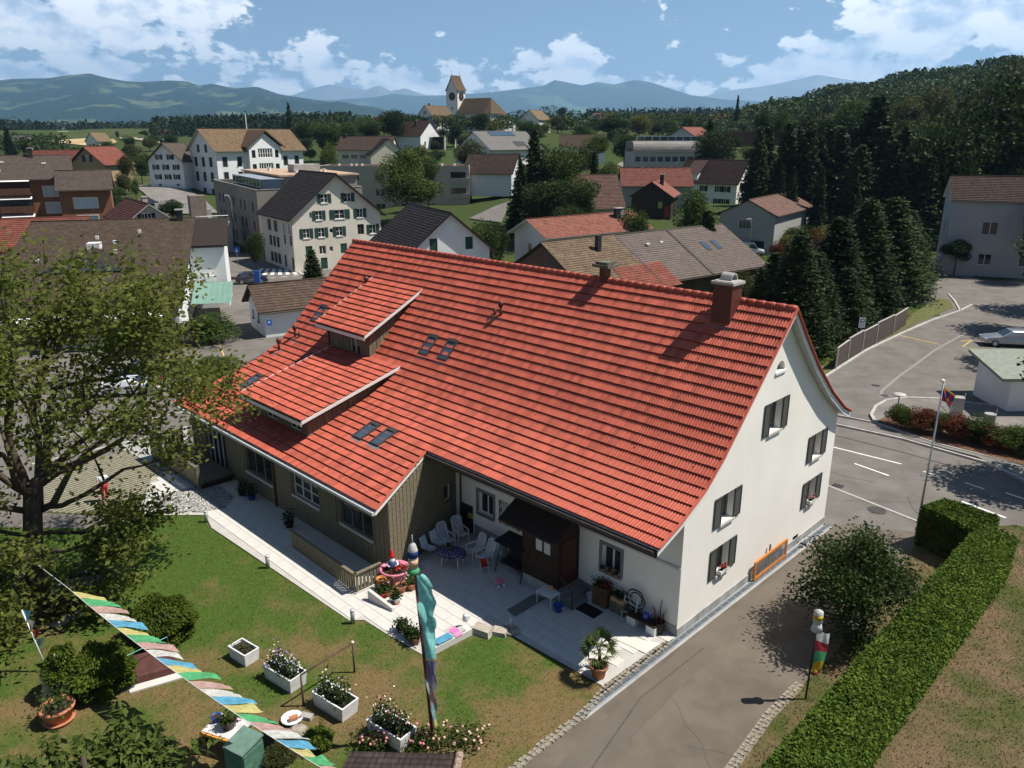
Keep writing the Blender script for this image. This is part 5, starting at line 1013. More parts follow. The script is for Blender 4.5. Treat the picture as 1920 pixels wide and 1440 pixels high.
for i, (px, py, D, yw, rf_, lab) in enumerate(((1112, 212, 700, 40, R_red, 'tiny red roofed house at the foot of the far wooded ridge'), (1128, 214, 690, 110, R_redold, 'tiny white house beside the red roofed one under the far ridge'), (1205, 233, 560, 20, R_tan, 'tiny tan roofed house among the trees beyond the stubble field'), (1290, 214, 540, 60, R_red, 'tiny orange roofed house near the far field'), (1330, 214, 520, 10, R_redold, 'small russet roofed house left of the wooded hill'), (700, 219, 560, 20, R_red, 'red roof peeping over trees left of the church'), (955, 218, 430, 130, R_redold, 'small russet roofed house right of the church nave'), (8, 254, 420, 20, R_grey, 'low grey roofed farm building at the far left edge'), (288, 243, 620, 30, R_redold, 'far brown farm roof at the edge of the fields'))):
    p = AT(px, py, D); building('distant_house', lab, (p.x, p.y), yw, 12, 5, 5, p.z, p.z - 3.4, p.z - 3.4, p.z - 7.5, M_white2, rf_, wins=row('a', (1.5, -1.5), 1.6, 1.2, 1.4, frame=M_dark))
# railcar-red coach behind the apartment roof
# church: tower with saddle roof and clock faces, nave
def church():
    p = AT(856, 235, 430); zb = p.z - 3; t = thing('church', 'white church with tall saddle roofed clock tower and ochre nave roof', 'church', (p.x, 430, zb), rad(-33)); CTRL.append((p.x, 430, zb)); CTRL.append((p.x + 18, 440, zb))
    z0 = AT(848, 169, 430).z - zb; z1 = AT(848, 141.5, 430).z - zb; a = 3.35
    m = MB(); Mw = M_white
    m.bx(-a, a, -a, a, -1, z0); m.add([(-a, -a, z0), (a, -a, z0), (0, -a, z1 - .4)], [(0, 1, 2)]); m.add([(-a, a, z0), (a, a, z0), (0, a, z1 - .4)], [(2, 1, 0)]); m.build('tower', Mw, t)
    b = MB()
    for s in (-1, 1):
        prv = None
        for k in range(7):
            f = k / 6; x = s * (a + .75) * (f ** 1.0) * (1.0 if f > .0 else 0); z = z1 + (z0 - .5 - z1) * (f ** .82)
            cur = [(x, -a - .55, z), (x, a + .55, z)]
            if prv: b.add([prv[0], prv[1], cur[1], cur[0]], [(0, 1, 2, 3)])
            prv = cur
    b.build('tower_roof', R_tan, t); MB().tube([(0, -a, z1), (0, -a, z1 + 2.2)], .07, 5).tube([(0, a, z1), (0, a, z1 + 2.2)], .07, 5).build('finial', M_dark, t)
    zc = z0 - 3.2
    for M in (Matrix.Translation((0, -a - .06, zc)) @ Matrix.Rotation(math.pi / 2, 4, 'X'), Matrix.Translation((a + .06, 0, zc)) @ Matrix.Rotation(math.pi / 2, 4, 'Z') @ Matrix.Rotation(math.pi / 2, 4, 'X')):
        c = MB().lathe([(2.0, 0), (2.0, .12), (1.9, .14)], 28).build('clock_face', mat('black clock face', (.015, .015, .018), .5), t, M=M); h = MB()
        for i in range(12): an = i * math.pi / 6; h.box((1.55 * math.cos(an), 1.55 * math.sin(an), .16), (.34, .10, .03), an)
        h.build('hour_marks', mat('gilt', (.62, .45, .16), .4, .1), c); MB().box((.35, .45, .19), (1.2, .14, .03), .9).box((-.3, .1, .2), (.8, .16, .03), 2.8).build('clock_hands', MATS['gilt'], c)
    for z in (zc - 6.5, 3.0): MB().bx(-.3, .3, -a - .03, -a - .002, z, z + 1.5).build('slit_window', M_dark, t); MB().bx(a + .002, a + .03, -.3, .3, z, z + 1.5).build('slit_window', M_dark, t)
    for x, y in ((a, -a), (-a, -a), (a, a)): MB().bx(x - .35, x + .03, y - .03, y + .35, -1, z0 - .05).build('quoin', M_gray, t)
    zr = AT(890, 186, 438).z - zb; ze = AT(900, 215, 432).z - zb
    nv = MB(); nv.bx(a, a + 21, -4, 9, -1, ze - .15); nv.add([(a, -4, ze - .15), (a, 9, ze - .15), (a, 2.5, zr - .3)], [(0, 1, 2)]); nv.build('nave', M_white2, t)
    link('nave_roof', slope_mesh('nave_roof', a - .3, a + 17, 2.5, zr, -4.9, ze, R_tan, .5), t); link('nave_roof', slope_mesh('nave_roof', a - .3, a + 17, 2.5, zr, 9.9, ze, R_tan, .5), t)
    MB().add([(a + 17, 2.5, zr), (a + 22, -4.9, ze), (a + 17, -4.9, ze), (a + 22, 9.9, ze), (a + 17, 9.9, ze)], [(0, 1, 2), (0, 3, 1), (0, 4, 3)]).build('apse_roof', R_tan, t)
    for i in range(3): MB().bx(a + 4 + i * 5, a + 5.4 + i * 5, -4.04, -4.002, 3, 7.5).build('nave_window', M_glass, t)
church()
# ================================================================ terrain
for px, py, D in ((100, 279, 430), (200, 264, 540), (100, 244, 760), (250, 241, 760), (10, 256, 600), (300, 256, 520), (20, 268, 420), (-200, 246, 800), (-200, 275, 420), (-150, 300, 280), (500, 250, 600), (420, 268, 420),
                  (640, 240, 520), (740, 232, 620), (1000, 236, 480), (1040, 222, 560), (1120, 218, 720), (1250, 232, 560), (1330, 224, 560), (1240, 262, 350), (1160, 262, 330), (1330, 300, 250), (1150, 300, 235), (1420, 262, 290), (1500, 245, 330), (1560, 225, 380), (1700, 205, 400),
                  (1850, 185, 420), (2050, 150, 450), (1450, 205, 520), (1600, 178, 560), (1750, 150, 580), (1900, 128, 600), (2200, 90, 650), (1900, 300, 180), (1750, 330, 165), (1620, 340, 175), (2200, 300, 180), (1480, 372, 158), (1700, 372, 140)):
    p = AT(px, py, D); CTRL.append((p.x, p.y, p.z))
for x in range(-110, 111, 16):
    for y in range(-40, 126, 14): CTRL.append((x, y, 0.0))
for x in (-1500, -900, -400, 0, 400, 900, 1500):
    CTRL.append((x, 1100, 30)); CTRL.append((x, 1500, 15)); CTRL.append((x, 2400, -10))
for x in (-400, 400): CTRL.append((x, 0, 0))
CT = np.array(CTRL)
def terr_np(X, Y):
    X = np.asarray(X, float); Y = np.asarray(Y, float); sh = X.shape; X = X.ravel(); Y = Y.ravel(); out = np.empty(len(X))
    for i in range(0, len(X), 4000):
        dx = X[i:i + 4000, None] - CT[None, :, 0]; dy = Y[i:i + 4000, None] - CT[None, :, 1]; w = 1 / (dx * dx + dy * dy + 60) ** 1.7; out[i:i + 4000] = (w * CT[None, :, 2]).sum(1) / w.sum(1)
    k = np.clip((np.maximum(Y - 112, np.abs(X) - 96) / 30), 0, 1); k = k * k * (3 - 2 * k); out = -.06 * (1 - k) + out * k
    return out.reshape(sh)
def terr(x, y): return float(terr_np(np.array([x]), np.array([y]))[0])
def TG(px, py, lo=100, hi=1200):
    """where a line of sight meets the terrain"""
    r = ray(px, py); D = np.concatenate([np.arange(lo, 400, 2), np.arange(400, hi, 5)]); X = r.x / r.y * D; Z = H + r.z / r.y * D; T = terr_np(X, D); k = np.where(Z < T)[0]
    i = k[0] if len(k) else int(np.argmin(Z - T)); return Vector((X[i], D[i], T[i]))
ys = np.concatenate([np.linspace(-60, 160, 56), 160 * (2600 / 160) ** np.linspace(0.02, 1, 90)]); ss = np.linspace(-1, 1, 150)
YY, S = np.meshgrid(ys, ss, indexing='ij'); XX = S * (130 + 1.0 * np.maximum(YY, 0)); ZZ = terr_np(XX, YY); ny, nx = YY.shape
idx = np.arange(ny * nx).reshape(ny, nx); Fq = np.stack([idx[:-1, :-1], idx[:-1, 1:], idx[1:, 1:], idx[1:, :-1]], -1).reshape(-1, 4)
M_land = grassmat('farmland', (.030, .048, .012), (.058, .080, .022), (.075, .075, .03), (.105, .098, .042), .35, .012, 1)
tag(link('terrain', npmesh('terrain', np.stack([XX, YY, ZZ], -1).reshape(-1, 3), Fq, M_land, True)), kind='structure')
def drape(name, px, m, dz=.25, n=10):
    """field or road laid over the terrain, outline given by four corners"""
    c = [TG(*p) for p in px]; V = []; 
    for i in range(n + 1):
        for j in range(n + 1):
            a, b = i / n, j / n; p = c[0].lerp(c[1], a).lerp(c[3].lerp(c[2], a), b); V.append((p.x, p.y, terr(p.x, p.y) + dz))
    k = n + 1; return tag(link(name, npmesh(name, V, [(i * k + j, (i + 1) * k + j, (i + 1) * k + j + 1, i * k + j + 1) for i in range(n) for j in range(n)], m, True)), kind='structure')
M_stub = mat('stubble', (.42, .29, .13), .95, .15, .08, c2=(.46, .34, .17)); drape('stubble_field', [(82, 267.5), (167, 260.5), (220, 268), (190, 278)], M_stub, .5); drape('stubble_field', [(105, 249.5), (128, 249), (130, 247.5), (110, 247.5)], mat('pale stubble', (.36, .32, .14), .95, .1, .1), .6)
drape('stubble_field', [(1195, 240), (1245, 240), (1245, 228), (1190, 228)], M_stub, .4); drape('stubble_field', [(1300, 214), (1362, 214), (1360, 203), (1305, 204)], M_stub, .4); drape('farm_track', [(225, 262), (300, 272), (300, 270), (225, 260)], mat('gravel track', (.34, .29, .2)), .6)
drape('village_road', [(1120, 328), (1165, 328), (1215, 288), (1180, 286)], M_walk, .3); drape('ramp_road', [(245, 350), (345, 348), (410, 402), (310, 406)], M_walk, .3); drape('yard', [(880, 412), (940, 420), (955, 380), (930, 388)], M_asph, .2)
drape('vineyard', [(1020, 232), (1075, 236), (1060, 216), (1030, 216)], mat('vine rows', (.06, .10, .03), .95, .4, .25, stretch=(1, .1, 1)), .5)
# ================================================================ far hills and mountains
def range_(name, pts, D, depth, m, base, seed, rough, nx=260, nz=26):
    rng = np.random.default_rng(seed); xs = np.linspace(pts[0][0], pts[-1][0], nx); yr = np.interp(xs, [p[0] for p in pts], [p[1] for p in pts])
    def oct_(x, y, f):
        v = 0
        for o in range(5): v = v + np.sin(x * f * 2 ** o * 1.3 + o * 1.7 + seed) * np.cos(y * f * 2 ** o * 1.1 + o * 2.3) / 1.8 ** o
        return v
    V = []
    for j in range(nz):
        t = j / (nz - 1); Dj = D - depth * (1 - t) ** 1.0
        for x, y in zip(xs, yr):
            p = AT(x, y, D); q = AT(x, 258, Dj); k = t ** .9; z = base + (p.z - base) * k; wx = q.x
            z += rough * (1 - abs(2 * t - 1)) * oct_(wx / depth * 6, t * 4, 1.0) + rough * .12 * oct_(wx / depth * 30, t * 15, 1) * (1 if t < .98 else .4)
            V.append((wx, Dj, z))
    for x, y in zip(xs, yr): p = AT(x, y, D); V.append((p.x, D + depth * .5, base))
    idx = np.arange((nz + 1) * nx).reshape(nz + 1, nx); Fq = np.stack([idx[:-1, :-1], idx[:-1, 1:], idx[1:, 1:], idx[1:, :-1]], -1).reshape(-1, 4)
    return tag(link(name, npmesh(name, V, Fq, m, True)), kind='structure')
def hillmat(name, forest, meadow, sc, amt):
    m = bpy.data.materials.new(name); m.use_nodes = True; nt = m.node_tree; N = nt.nodes.new; L = nt.links.new; b = nt.nodes['Principled BSDF']; b.inputs['Roughness'].default_value = 1; b.inputs['Specular IOR Level'].default_value = 0
    geo = N('ShaderNodeNewGeometry'); mp = N('ShaderNodeMapping'); mp.inputs['Scale'].default_value = (1, .55, 2.2); L(geo.outputs['Position'], mp.inputs[0]); n = N('ShaderNodeTexNoise'); n.inputs['Scale'].default_value = sc; n.inputs['Detail'].default_value = 7; n.inputs['Roughness'].default_value = .62; L(mp.outputs[0], n.inputs['Vector'])
    r = N('ShaderNodeValToRGB'); L(n.outputs[0], r.inputs[0]); e = r.color_ramp.elements; e[0].position = amt; e[0].color = (*forest, 1); e[1].position = amt + .05; e[1].color = (*meadow, 1); L(r.outputs[0], b.inputs['Base Color']); return m
range_('hills', [(-120, 158), (0, 152), (40, 148), (100, 147), (150, 141), (185, 138), (215, 145), (250, 152), (285, 154), (330, 150), (365, 153), (385, 161), (410, 157), (450, 165), (490, 163), (530, 176), (575, 184), (620, 191), (660, 196), (720, 204)], 8600, 3600, hillmat('wooded hills', (.010, .024, .014), (.075, .095, .04), .0030, .54), 20, 2, 60)
range_('foothills', [(520, 210), (580, 196), (640, 190), (680, 198), (720, 208), (780, 214)], 7000, 1200, MATS.get('x') or hillmat('near wooded hills', (.012, .026, .012), (.04, .06, .02), .003, .6), 10, 4, 12, 80, 12)
range_('mountains', [(470, 200), (560, 190), (640, 187), (700, 183), (740, 176), (790, 180), (860, 178), (930, 172), (985, 165), (1020, 160), (1038, 150), (1060, 154), (1090, 160), (1115, 154), (1150, 158), (1185, 150), (1215, 154), (1250, 166), (1290, 178), (1350, 186), (1420, 190)], 17000, 5000, hillmat('wooded mountains', (.02, .035, .018), (.07, .10, .04), .0011, .58), 40, 5, 60)
range_('alps', [(540, 182), (600, 164), (625, 158), (650, 163), (690, 168), (715, 160), (735, 170), (765, 166), (800, 178), (1000, 185), (1250, 186), (1320, 180), (1370, 168), (1420, 162), (1470, 152), (1520, 140), (1580, 150), (1660, 160), (1750, 165)], 23000, 3500, mat('bare rock', (.16, .17, .15), 1, .3, .0006), 60, 7, 90)
tag(MB().add([(-24000, 2300, -14), (24000, 2300, -14), (26000, 24000, -14), (-26000, 24000, -14)], [(0, 1, 2, 3)]).build('plain', hillmat('distant plain', (.02, .035, .014), (.09, .12, .04), .002, .48)), kind='structure')
# ================================================================ trees
def T(kind, px, D, top, w, label, group=None, name='tree', zb=None, trunk=.25):
    X = AT(px, 258, D).x; z = terr(X, D) if zb is None else zb; zt = AT(px, top, D).z
    return tree(kind, (X, D, z - .1), max(1.5, zt - z), w * D / 1461, label, group, name, trunk=trunk)
G1 = 'dark conifers of the dense stand on the slope'; L1 = 'tall dark conifer of the dense stand behind the grey hall'
for px, D, tp, w in ((1425, 158, 236, 40), (1440, 168, 229, 36), (1479, 152, 229, 52), (1519, 150, 226, 46), (1541, 158, 252, 40), (1579, 150, 236, 50), (1606, 158, 236, 46), (1640, 160, 178, 84), (1663, 148, 236, 52), (1699, 146, 236, 54), (1730, 152, 250, 50), (1560, 170, 232, 50), (1500, 170, 240, 50), (1620, 142, 270, 54), (1680, 136, 262, 56), (1738, 136, 262, 60), (1752, 128, 290, 56), (1715, 130, 290, 60), (1765, 140, 240, 60)): T('con', px, D, tp, w * 1.5, L1, G1, 'conifer')
for px, D, tp, w in ((1474, 142, 308, 34), (1496, 140, 311, 36), (1549, 138, 309, 38), (1612, 134, 300, 44)): T('con2', px, D, tp, w, 'young spruce with layered boughs in front of the dark conifers', 'young spruces before the stand', 'conifer')
G2 = 'near conifers behind the plank fence'; L2 = 'broad dark conifer close behind the grey plank fence'
for px, D, tp, w in ((1525, 66, 432, 150), (1596, 75, 405, 150), (1650, 82, 372, 150), (1700, 90, 368, 140), (1738, 96, 420, 100), (1560, 70, 470, 120), (1625, 72, 500, 100), (1728, 106, 392, 110), (1690, 108, 380, 120), (1640, 100, 400, 120)): T('near', px, D, tp, w, L2, G2, 'conifer')
for px, D, tp, w, lab in ((1480, 76, 470, 110, 'dark yew beside the near conifers, left of the fence'), (1455, 66, 500, 80, 'small dark yew just above the red ridge end'), ): T('con2', px, D, tp, w, lab, None, 'conifer')
T('dark', 1875, 138, 98, 220, 'huge dark broadleaf tree towering over the side street', None, 'broadleaf_tree', trunk=.02); T('dark', 1795, 132, 168, 170, 'dark broadleaf tree between the conifers and the tallest tree', trunk=.02); T('olive', 1885, 150, 92, 150, 'thin olive crown rising above the tallest dark tree', trunk=.02); T('dark', 1995, 100, 345, 90, 'dark tree at the side of the grey house'); T('dark', 1935, 145, 170, 170, 'dark tree behind the right end of the grey house', trunk=.02); T('mid', 1760, 175, 225, 120, 'green tree behind the left end of the grey house roof'); T('dark', 1700, 185, 215, 120, 'dark tree filling the gap right of the tallest conifer'); T('olive', 1840, 165, 215, 150, 'olive tree above the grey house ridge')
T('dark', 1832, 106, 442, 66, 'small round tree on a slim stem before the grey house', trunk=.35); T('olive', 1740, 232, 142, 130, 'large olive green tree on the slope above the conifers'); T('olive', 1690, 215, 175, 110, 'brownish olive tree half behind the tallest conifer'); T('mid', 1590, 245, 178, 120, 'rounded green tree on the slope above the conifer stand'); T('dark', 1530, 250, 200, 110, 'dark rounded tree left of the slope trees'); T('olive', 1820, 190, 190, 150, 'wide olive tree behind the dark roadside trees'); T('dark', 1640, 250, 160, 100, 'dark tree high on the slope behind the tallest conifer')
for i, (k, px, D, tp, w, lab) in enumerate((('yellow', 1500, 122, 432, 60, 'yellow green shrub right of the grey hall'), ('red', 1478, 112, 448, 34, 'copper red shrub at the grey hall corner'), ('red', 1545, 114, 424, 46, 'copper and orange shrub deeper in the garden'), ('mid', 1520, 130, 420, 90, 'dark green shrub bank behind the copper shrubs'), ('yellow', 1580, 126, 418, 90, 'yellowish shrub bank under the conifers'), ('light', 1448, 100, 474, 40, 'light green bush beside the white vans'), ('olive', 1425, 84, 500, 70, 'feathery bush behind the right chimney'), ('mid', 1560, 118, 440, 70, 'green shrub below the yellow shrub bank'))):
    X = AT(px, 258, D).x; zt = AT(px, tp, D).z; bush(k, (X, D, 0), max(1.2, zt), w * D / 1461, lab)
for k, px, D, tp, w, lab in (('mid', 1312, 112, 344, 86, 'rounded green tree in front of the white dormer house'), ('con2', 1338, 100, 392, 74, 'dark conifer beside the old farmhouse gable'), ('dark', 1345, 215, 224, 92, 'dark tree above the dormer house roof'), ('con', 1330, 225, 222, 40, 'pointed dark conifer behind the dormer house'),
        ('con', 1002, 140, 240, 62, 'pointed conifer at the left of the central trees'), ('mid', 1055, 140, 262, 118, 'big leafy tree among the central trees'), ('dark', 1030, 130, 318, 130, 'dark broad crown in front of the central trees'), ('mid', 1088, 132, 322, 90, 'light flecked leafy crown right of the dark one'), ('con', 1116, 146, 282, 34, 'slim dark conifer right of the central trees'), ('con', 976, 136, 300, 52, 'dark conifer beside the pale house'), ('dark', 1075, 124, 372, 90, 'low dark crown above the low red roofed house'),
        ('light', 757, 165, 262, 104, 'tall weeping willow before the beige apartments'), ('light', 772, 160, 312, 118, 'lower hanging boughs of the willow'), ('mid', 800, 178, 282, 60, 'green tree behind the willow'), ('dark', 735, 330, 195, 62, 'dark rounded tree left of the parsonage'), ('mid', 690, 320, 216, 66, 'green tree left of the dark rounded tree'), ('mid', 655, 300, 226, 56, 'bushy green tree above the brown barn'), ('mid', 604, 300, 222, 72, 'bushy tree right of the white villa'), ('light', 612, 225, 254, 44, 'bright pyramid shaped tree beside the white villa'),
        ('con', 545, 420, 192, 16, 'single tall spruce on the far skyline'), ('dark', 575, 360, 222, 50, 'dark tree behind the villa roof'), ('dark', 856, 330, 226, 32, 'dark tree in front of the church tower'), ('dark', 900, 398, 207, 44, 'dark round tree in front of the nave'), ('yellow', 924, 380, 224, 26, 'yellow green tree beside the nave'), ('olive', 880, 228, 250, 64, 'loose olive tree before the solar house'), ('mid', 985, 350, 220, 44, 'green tree beside the cream cottage'), ('mid', 1008, 360, 228, 30, 'smaller green tree right of the cream cottage'), ('olive', 1045, 420, 214, 60, 'brownish tree on the vineyard hill'),
        ('mid', 1092, 320, 232, 46, 'green tree left of the village road trees'), ('light', 1122, 235, 246, 56, 'pale green tree at the bend of the village road'), ('olive', 1102, 215, 262, 44, 'olive tree above the central trees'), ('dark', 1150, 330, 212, 66, 'dark tree with yellow neighbour above the village road'), ('dark', 1172, 260, 240, 64, 'dark tree by the village road end'), ('yellow', 1140, 350, 204, 36, 'yellow topped tree above the village road'), ('yellow', 1198, 380, 208, 52, 'big yellow green tree beyond the village road'), ('dark', 1228, 400, 224, 32, 'small dark tree at the stubble field edge'), ('mid', 1255, 400, 222, 36, 'round tree beside the stubble field'), ('con', 1378, 430, 178, 12, 'slim poplar on the skyline left of the wooded hill'), ('dark', 1053, 650, 196, 22, 'lone dark tree on the vineyard skyline'), ('dark', 1432, 300, 200, 50, 'dark tree behind the cream slope house'), ('mid', 1462, 280, 200, 40, 'dark green tree beside the white slope house'), ('dark', 1310, 330, 222, 34, 'dark tree right of the gabled house'), ('mid', 1290, 420, 212, 40, 'green tree beyond the gabled house'),
        ('dark', 271, 500, 243, 20, 'dark oval tree standing in the green field'), ('dark', 221, 540, 243, 8, 'lone small tree in the middle of the field'), ('con', 14, 330, 236, 24, 'dark pointed tree at the far left field edge'), ('dark', 42, 340, 254, 34, 'dark round tree at the far left'), ('mid', 140, 300, 271, 44, 'green tree behind the apartment block chimney'), ('mid', 178, 310, 268, 38, 'green tree left of the field chalet'), ('con', 114, 320, 268, 8, 'tiny conifer above the apartment roof'), ('olive', 227, 205, 276, 30, 'bare brownish birch by the ramp road'), ('mid', 255, 235, 290, 38, 'green tree left of the narrow house'), ('mid', 328, 255, 274, 40, 'green tree between the narrow house and the villa'), ('light', 240, 188, 330, 20, 'bright bush at the ramp road'),
        ('dark', 459, 104, 424, 42, 'dark street tree beside the blue car'), ('con2', 567, 90, 466, 56, 'dark broad cypress behind the outbuilding')):
    T(k, px, D, tp, w, lab)
X = AT(815, 258, 70).x; bush('light', (X, 70, 0), AT(815, 446, 70).z, 4.0, 'light green bush before the brown gabled house'); bush('mid', (AT(905, 258, 104).x, 104, 0), AT(905, 408, 104).z, 5.6, 'dense green bush right of the brown gabled house'); bush('dark', (AT(925, 258, 112).x, 112, 0), AT(925, 400, 112).z, 4.6, 'dark hedge bush at the beige apartments yard'); bush('mid', (AT(1195, 258, 120).x, 120, 0), AT(1195, 384, 120).z, 5.6, 'feathery bush in front of the timber barn')
bush('mid', (*G(395, 640)[:2], 0), 2.6, 6.5, 'row of green shrubs under the shop awning'); bush('mid', (*G(300, 655)[:2], 0), 2.2, 5.5, 'green shrubs left of the shop entrance'); bush('mid', (*G(410, 705)[:2], 0), 1.6, 4.5, 'low green shrubs by the far roof corner')
def forest(name, label, spots, m, seed, per=70, q=1.3):
    """a wood too far off to count: many crowns in one object"""
    rng = np.random.default_rng(seed); VV = []; n = 0
    P = []
    for x, y, h, w, con in spots:
        k = per; z = terr(x, y)
        if con: t = rng.random(k) ** .7; r = w * .5 * (1 - t) + .2; a = rng.uniform(0, 6.28, k); P.append(np.c_[x + r * np.cos(a), y + r * np.sin(a), z + h * .1 + t * h * .9])
        else:
            d = rng.normal(size=(k, 3)); d /= np.linalg.norm(d, axis=1)[:, None]; d *= rng.uniform(.7, 1.05, k)[:, None]; P.append(np.c_[x + d[:, 0] * w * .55, y + d[:, 1] * w * .55, z + h * .58 + d[:, 2] * h * .44])
    v, f = quads(np.concatenate(P), q, rng); return tag(link(name, npmesh(name, v, f, m)), label, 'forest', kind='stuff')
FM1 = leafmat('forest leaves', (.020, .036, .012), (.075, .108, .032), .09, trans=.1, c3=(.095, .115, .034)); FM3 = leafmat('light forest leaves', (.035, .058, .016), (.095, .125, .036), .09, trans=.1, c3=(.14, .14, .045)); FM2 = leafmat('dark forest needles', (.009, .02, .010), (.032, .05, .020), .05, trans=.05)
rs = random.Random(12)
def spots(n, px0, px1, D0, D1, top0, top1, w=8, con=.5, hmax=24):
    out = []
    for _ in range(n):
        f = rs.random(); px = px0 + (px1 - px0) * f; D = D0 + (D1 - D0) * rs.random(); X = AT(px, 258, D).x; z = terr(X, D); tp = (top0 + (top1 - top0) * f) + rs.gauss(0, 2.2) + (1 - (D - D0) / (D1 - D0 + 1)) * 6; h = AT(px, tp, D).z - z
        out.append((X, D, min(max(h, 8), hmax), w * rs.uniform(.7, 1.4), rs.random() < con))
    return out
rv = random.Random(44); FP_ = np.array(CTRL)[:, :2]; nv_ = 0
for _ in range(4000):
    if nv_ >= 100: break
    px, D = rv.uniform(180, 1420), rv.uniform(150, 430); X = AT(px, 258, D).x
    if (600 < px < 950 and D < 265) or (360 < px < 720 and D < 205) or (1130 < px < 1430 and D < 200): continue
    if np.min(np.hypot(FP_[:, 0] - X, FP_[:, 1] - D)) < 10 + D * .012: continue
    FP_ = np.vstack([FP_, [X, D]]); hh = rv.uniform(4.5, 7.5); tree(rv.choice(['mid', 'dark', 'dark', 'olive', 'mid', 'light']), (X, D, terr(X, D) - .1), hh, hh * rv.uniform(.9, 1.5), 'leafy garden tree among the village houses', 'garden trees among the village houses', trunk=.1); nv_ += 1
for x, y, h, w, lab in ((46.5, 62, 12, 9, 'street tree shading the parking bay beyond the silver car'), (30.6, 38.5, 9.5, 7.5, 'roadside tree throwing shade across the main road'), (63, 82, 14, 13, 'large tree shading the side street corner'), (52, 73, 12, 10, 'tree shading the upper parking bays')): tree('dark', (x, y, 0), h, w, lab, trunk=.3)
forest('woodland', 'dark mixed woodland behind the white villa', spots(330, 290, 660, 560, 720, 218, 208, 9, .5, 30), FM2, 1, 80, 1.7)
forest('woodland', 'distant tree line beyond the green fields at the left', spots(160, -60, 300, 830, 1000, 222, 230, 13, .3, 32), FM2, 2, 60, 2.6)
forest('woodland', 'far wooded ridge right of the church', spots(300, 1100, 1420, 900, 1150, 204, 200, 14, .5, 34), FM2, 3, 60, 2.6)
forest('woodland', 'nearer trees below the far ridge', spots(150, 1120, 1400, 600, 760, 215, 214, 9, .15, 18), FM1, 4, 70, 1.8)
forest('woodland', 'scattered trees on the skyline behind the church', spots(80, 640, 1100, 700, 850, 226, 220, 11, .3, 18), FM2, 5, 60, 2)
forest('woodland', 'wooded hill rising at the right', spots(900, 1395, 2150, 430, 660, 196, 108, 10, .3, 26), FM1, 6, 90, 1.7)
forest('woodland', 'lighter broadleaf trees mixed through the wooded hill', spots(260, 1395, 2150, 430, 640, 200, 114, 10, .0, 26), FM3, 16, 90, 1.5)
forest('woodland', 'pale tree clumps around the church', spots(60, 760, 960, 390, 425, 236, 234, 9, .0, 9), FM1, 17, 120, 1.1)
forest('woodland', 'leafy lower slope of the right-hand hill', spots(260, 1480, 2100, 300, 420, 215, 170, 9, .15, 18), FM1, 7, 110, 1.3)
forest('woodland', 'village trees between the villa and the church', spots(90, 560, 800, 380, 520, 236, 228, 9, .2, 15), FM1, 8, 110, 1.3)
forest('woodland', 'village trees right of the church', spots(120, 940, 1400, 400, 560, 228, 226, 9, .15, 14), FM1, 9, 110, 1.3)
forest('woodland', 'trees scattered along the left field edge', spots(26, -60, 130, 330, 430, 262, 262, 9, .3, 12), FM1, 10, 120, 1.2)
# ---- haze
hz = MB().bx(-32000, 32000, -300, 30000, -70, 2400).mesh('haze', bpy.data.materials.new('haze')); m = hz.materials[0]; m.use_nodes = True; nt = m.node_tree; nt.nodes.clear(); o = nt.nodes.new('ShaderNodeOutputMaterial'); v = nt.nodes.new('ShaderNodeVolumePrincipled')
v.inputs['Color'].default_value = (.40, .66, 1.0, 1); v.inputs['Density'].default_value = 6.0e-5; v.inputs['Anisotropy'].default_value = .2; nt.links.new(v.outputs[0], o.inputs['Volume'])
tag(link('haze', hz), 'thin blue summer haze filling the valley', 'haze', kind='stuff')
# ================================================================ near plants
def leafy(name, P, size, m, parent, seed=0, **k):
    v, f = quads(np.asarray(P, float), size, np.random.default_rng(seed), **k); return tag(link(name, npmesh(name, v, f, m), parent), kind='stuff')
def grow(rng, base, dirv, length, r, depth, segs, tips, tubes, bend=.25, up=.08, split=(2, 3), ratio=.72):
    """one limb, bending as it goes, forking at its end"""
    p = Vector(base); d = Vector(dirv).normalized(); pts = [p.copy()]; rs_ = [r]
    for i in range(segs):
        d = (d + Vector((rng.gauss(0, bend), rng.gauss(0, bend), rng.gauss(0, bend * .7) + up))).normalized(); p = p + d * (length / segs); pts.append(p.copy()); rs_.append(r * (1 - .45 * (i + 1) / segs))
        if depth <= 2: tips.append((p.copy(), d.copy(), depth))
    tubes.append((pts, rs_))
    if depth > 0:
        for k in range(rng.randint(*split)):
            a = Vector((rng.gauss(0, 1), rng.gauss(0, 1), rng.gauss(0, .55))).normalized(); nd = (d * .75 + a * .75).normalized()
            grow(rng, pts[-1] if k == 0 else pts[rng.randint(max(1, segs // 2), segs)], nd, length * ratio * rng.uniform(.8, 1.15), rs_[-1] * .8, depth - 1, segs, tips, tubes, bend, up, split, ratio)
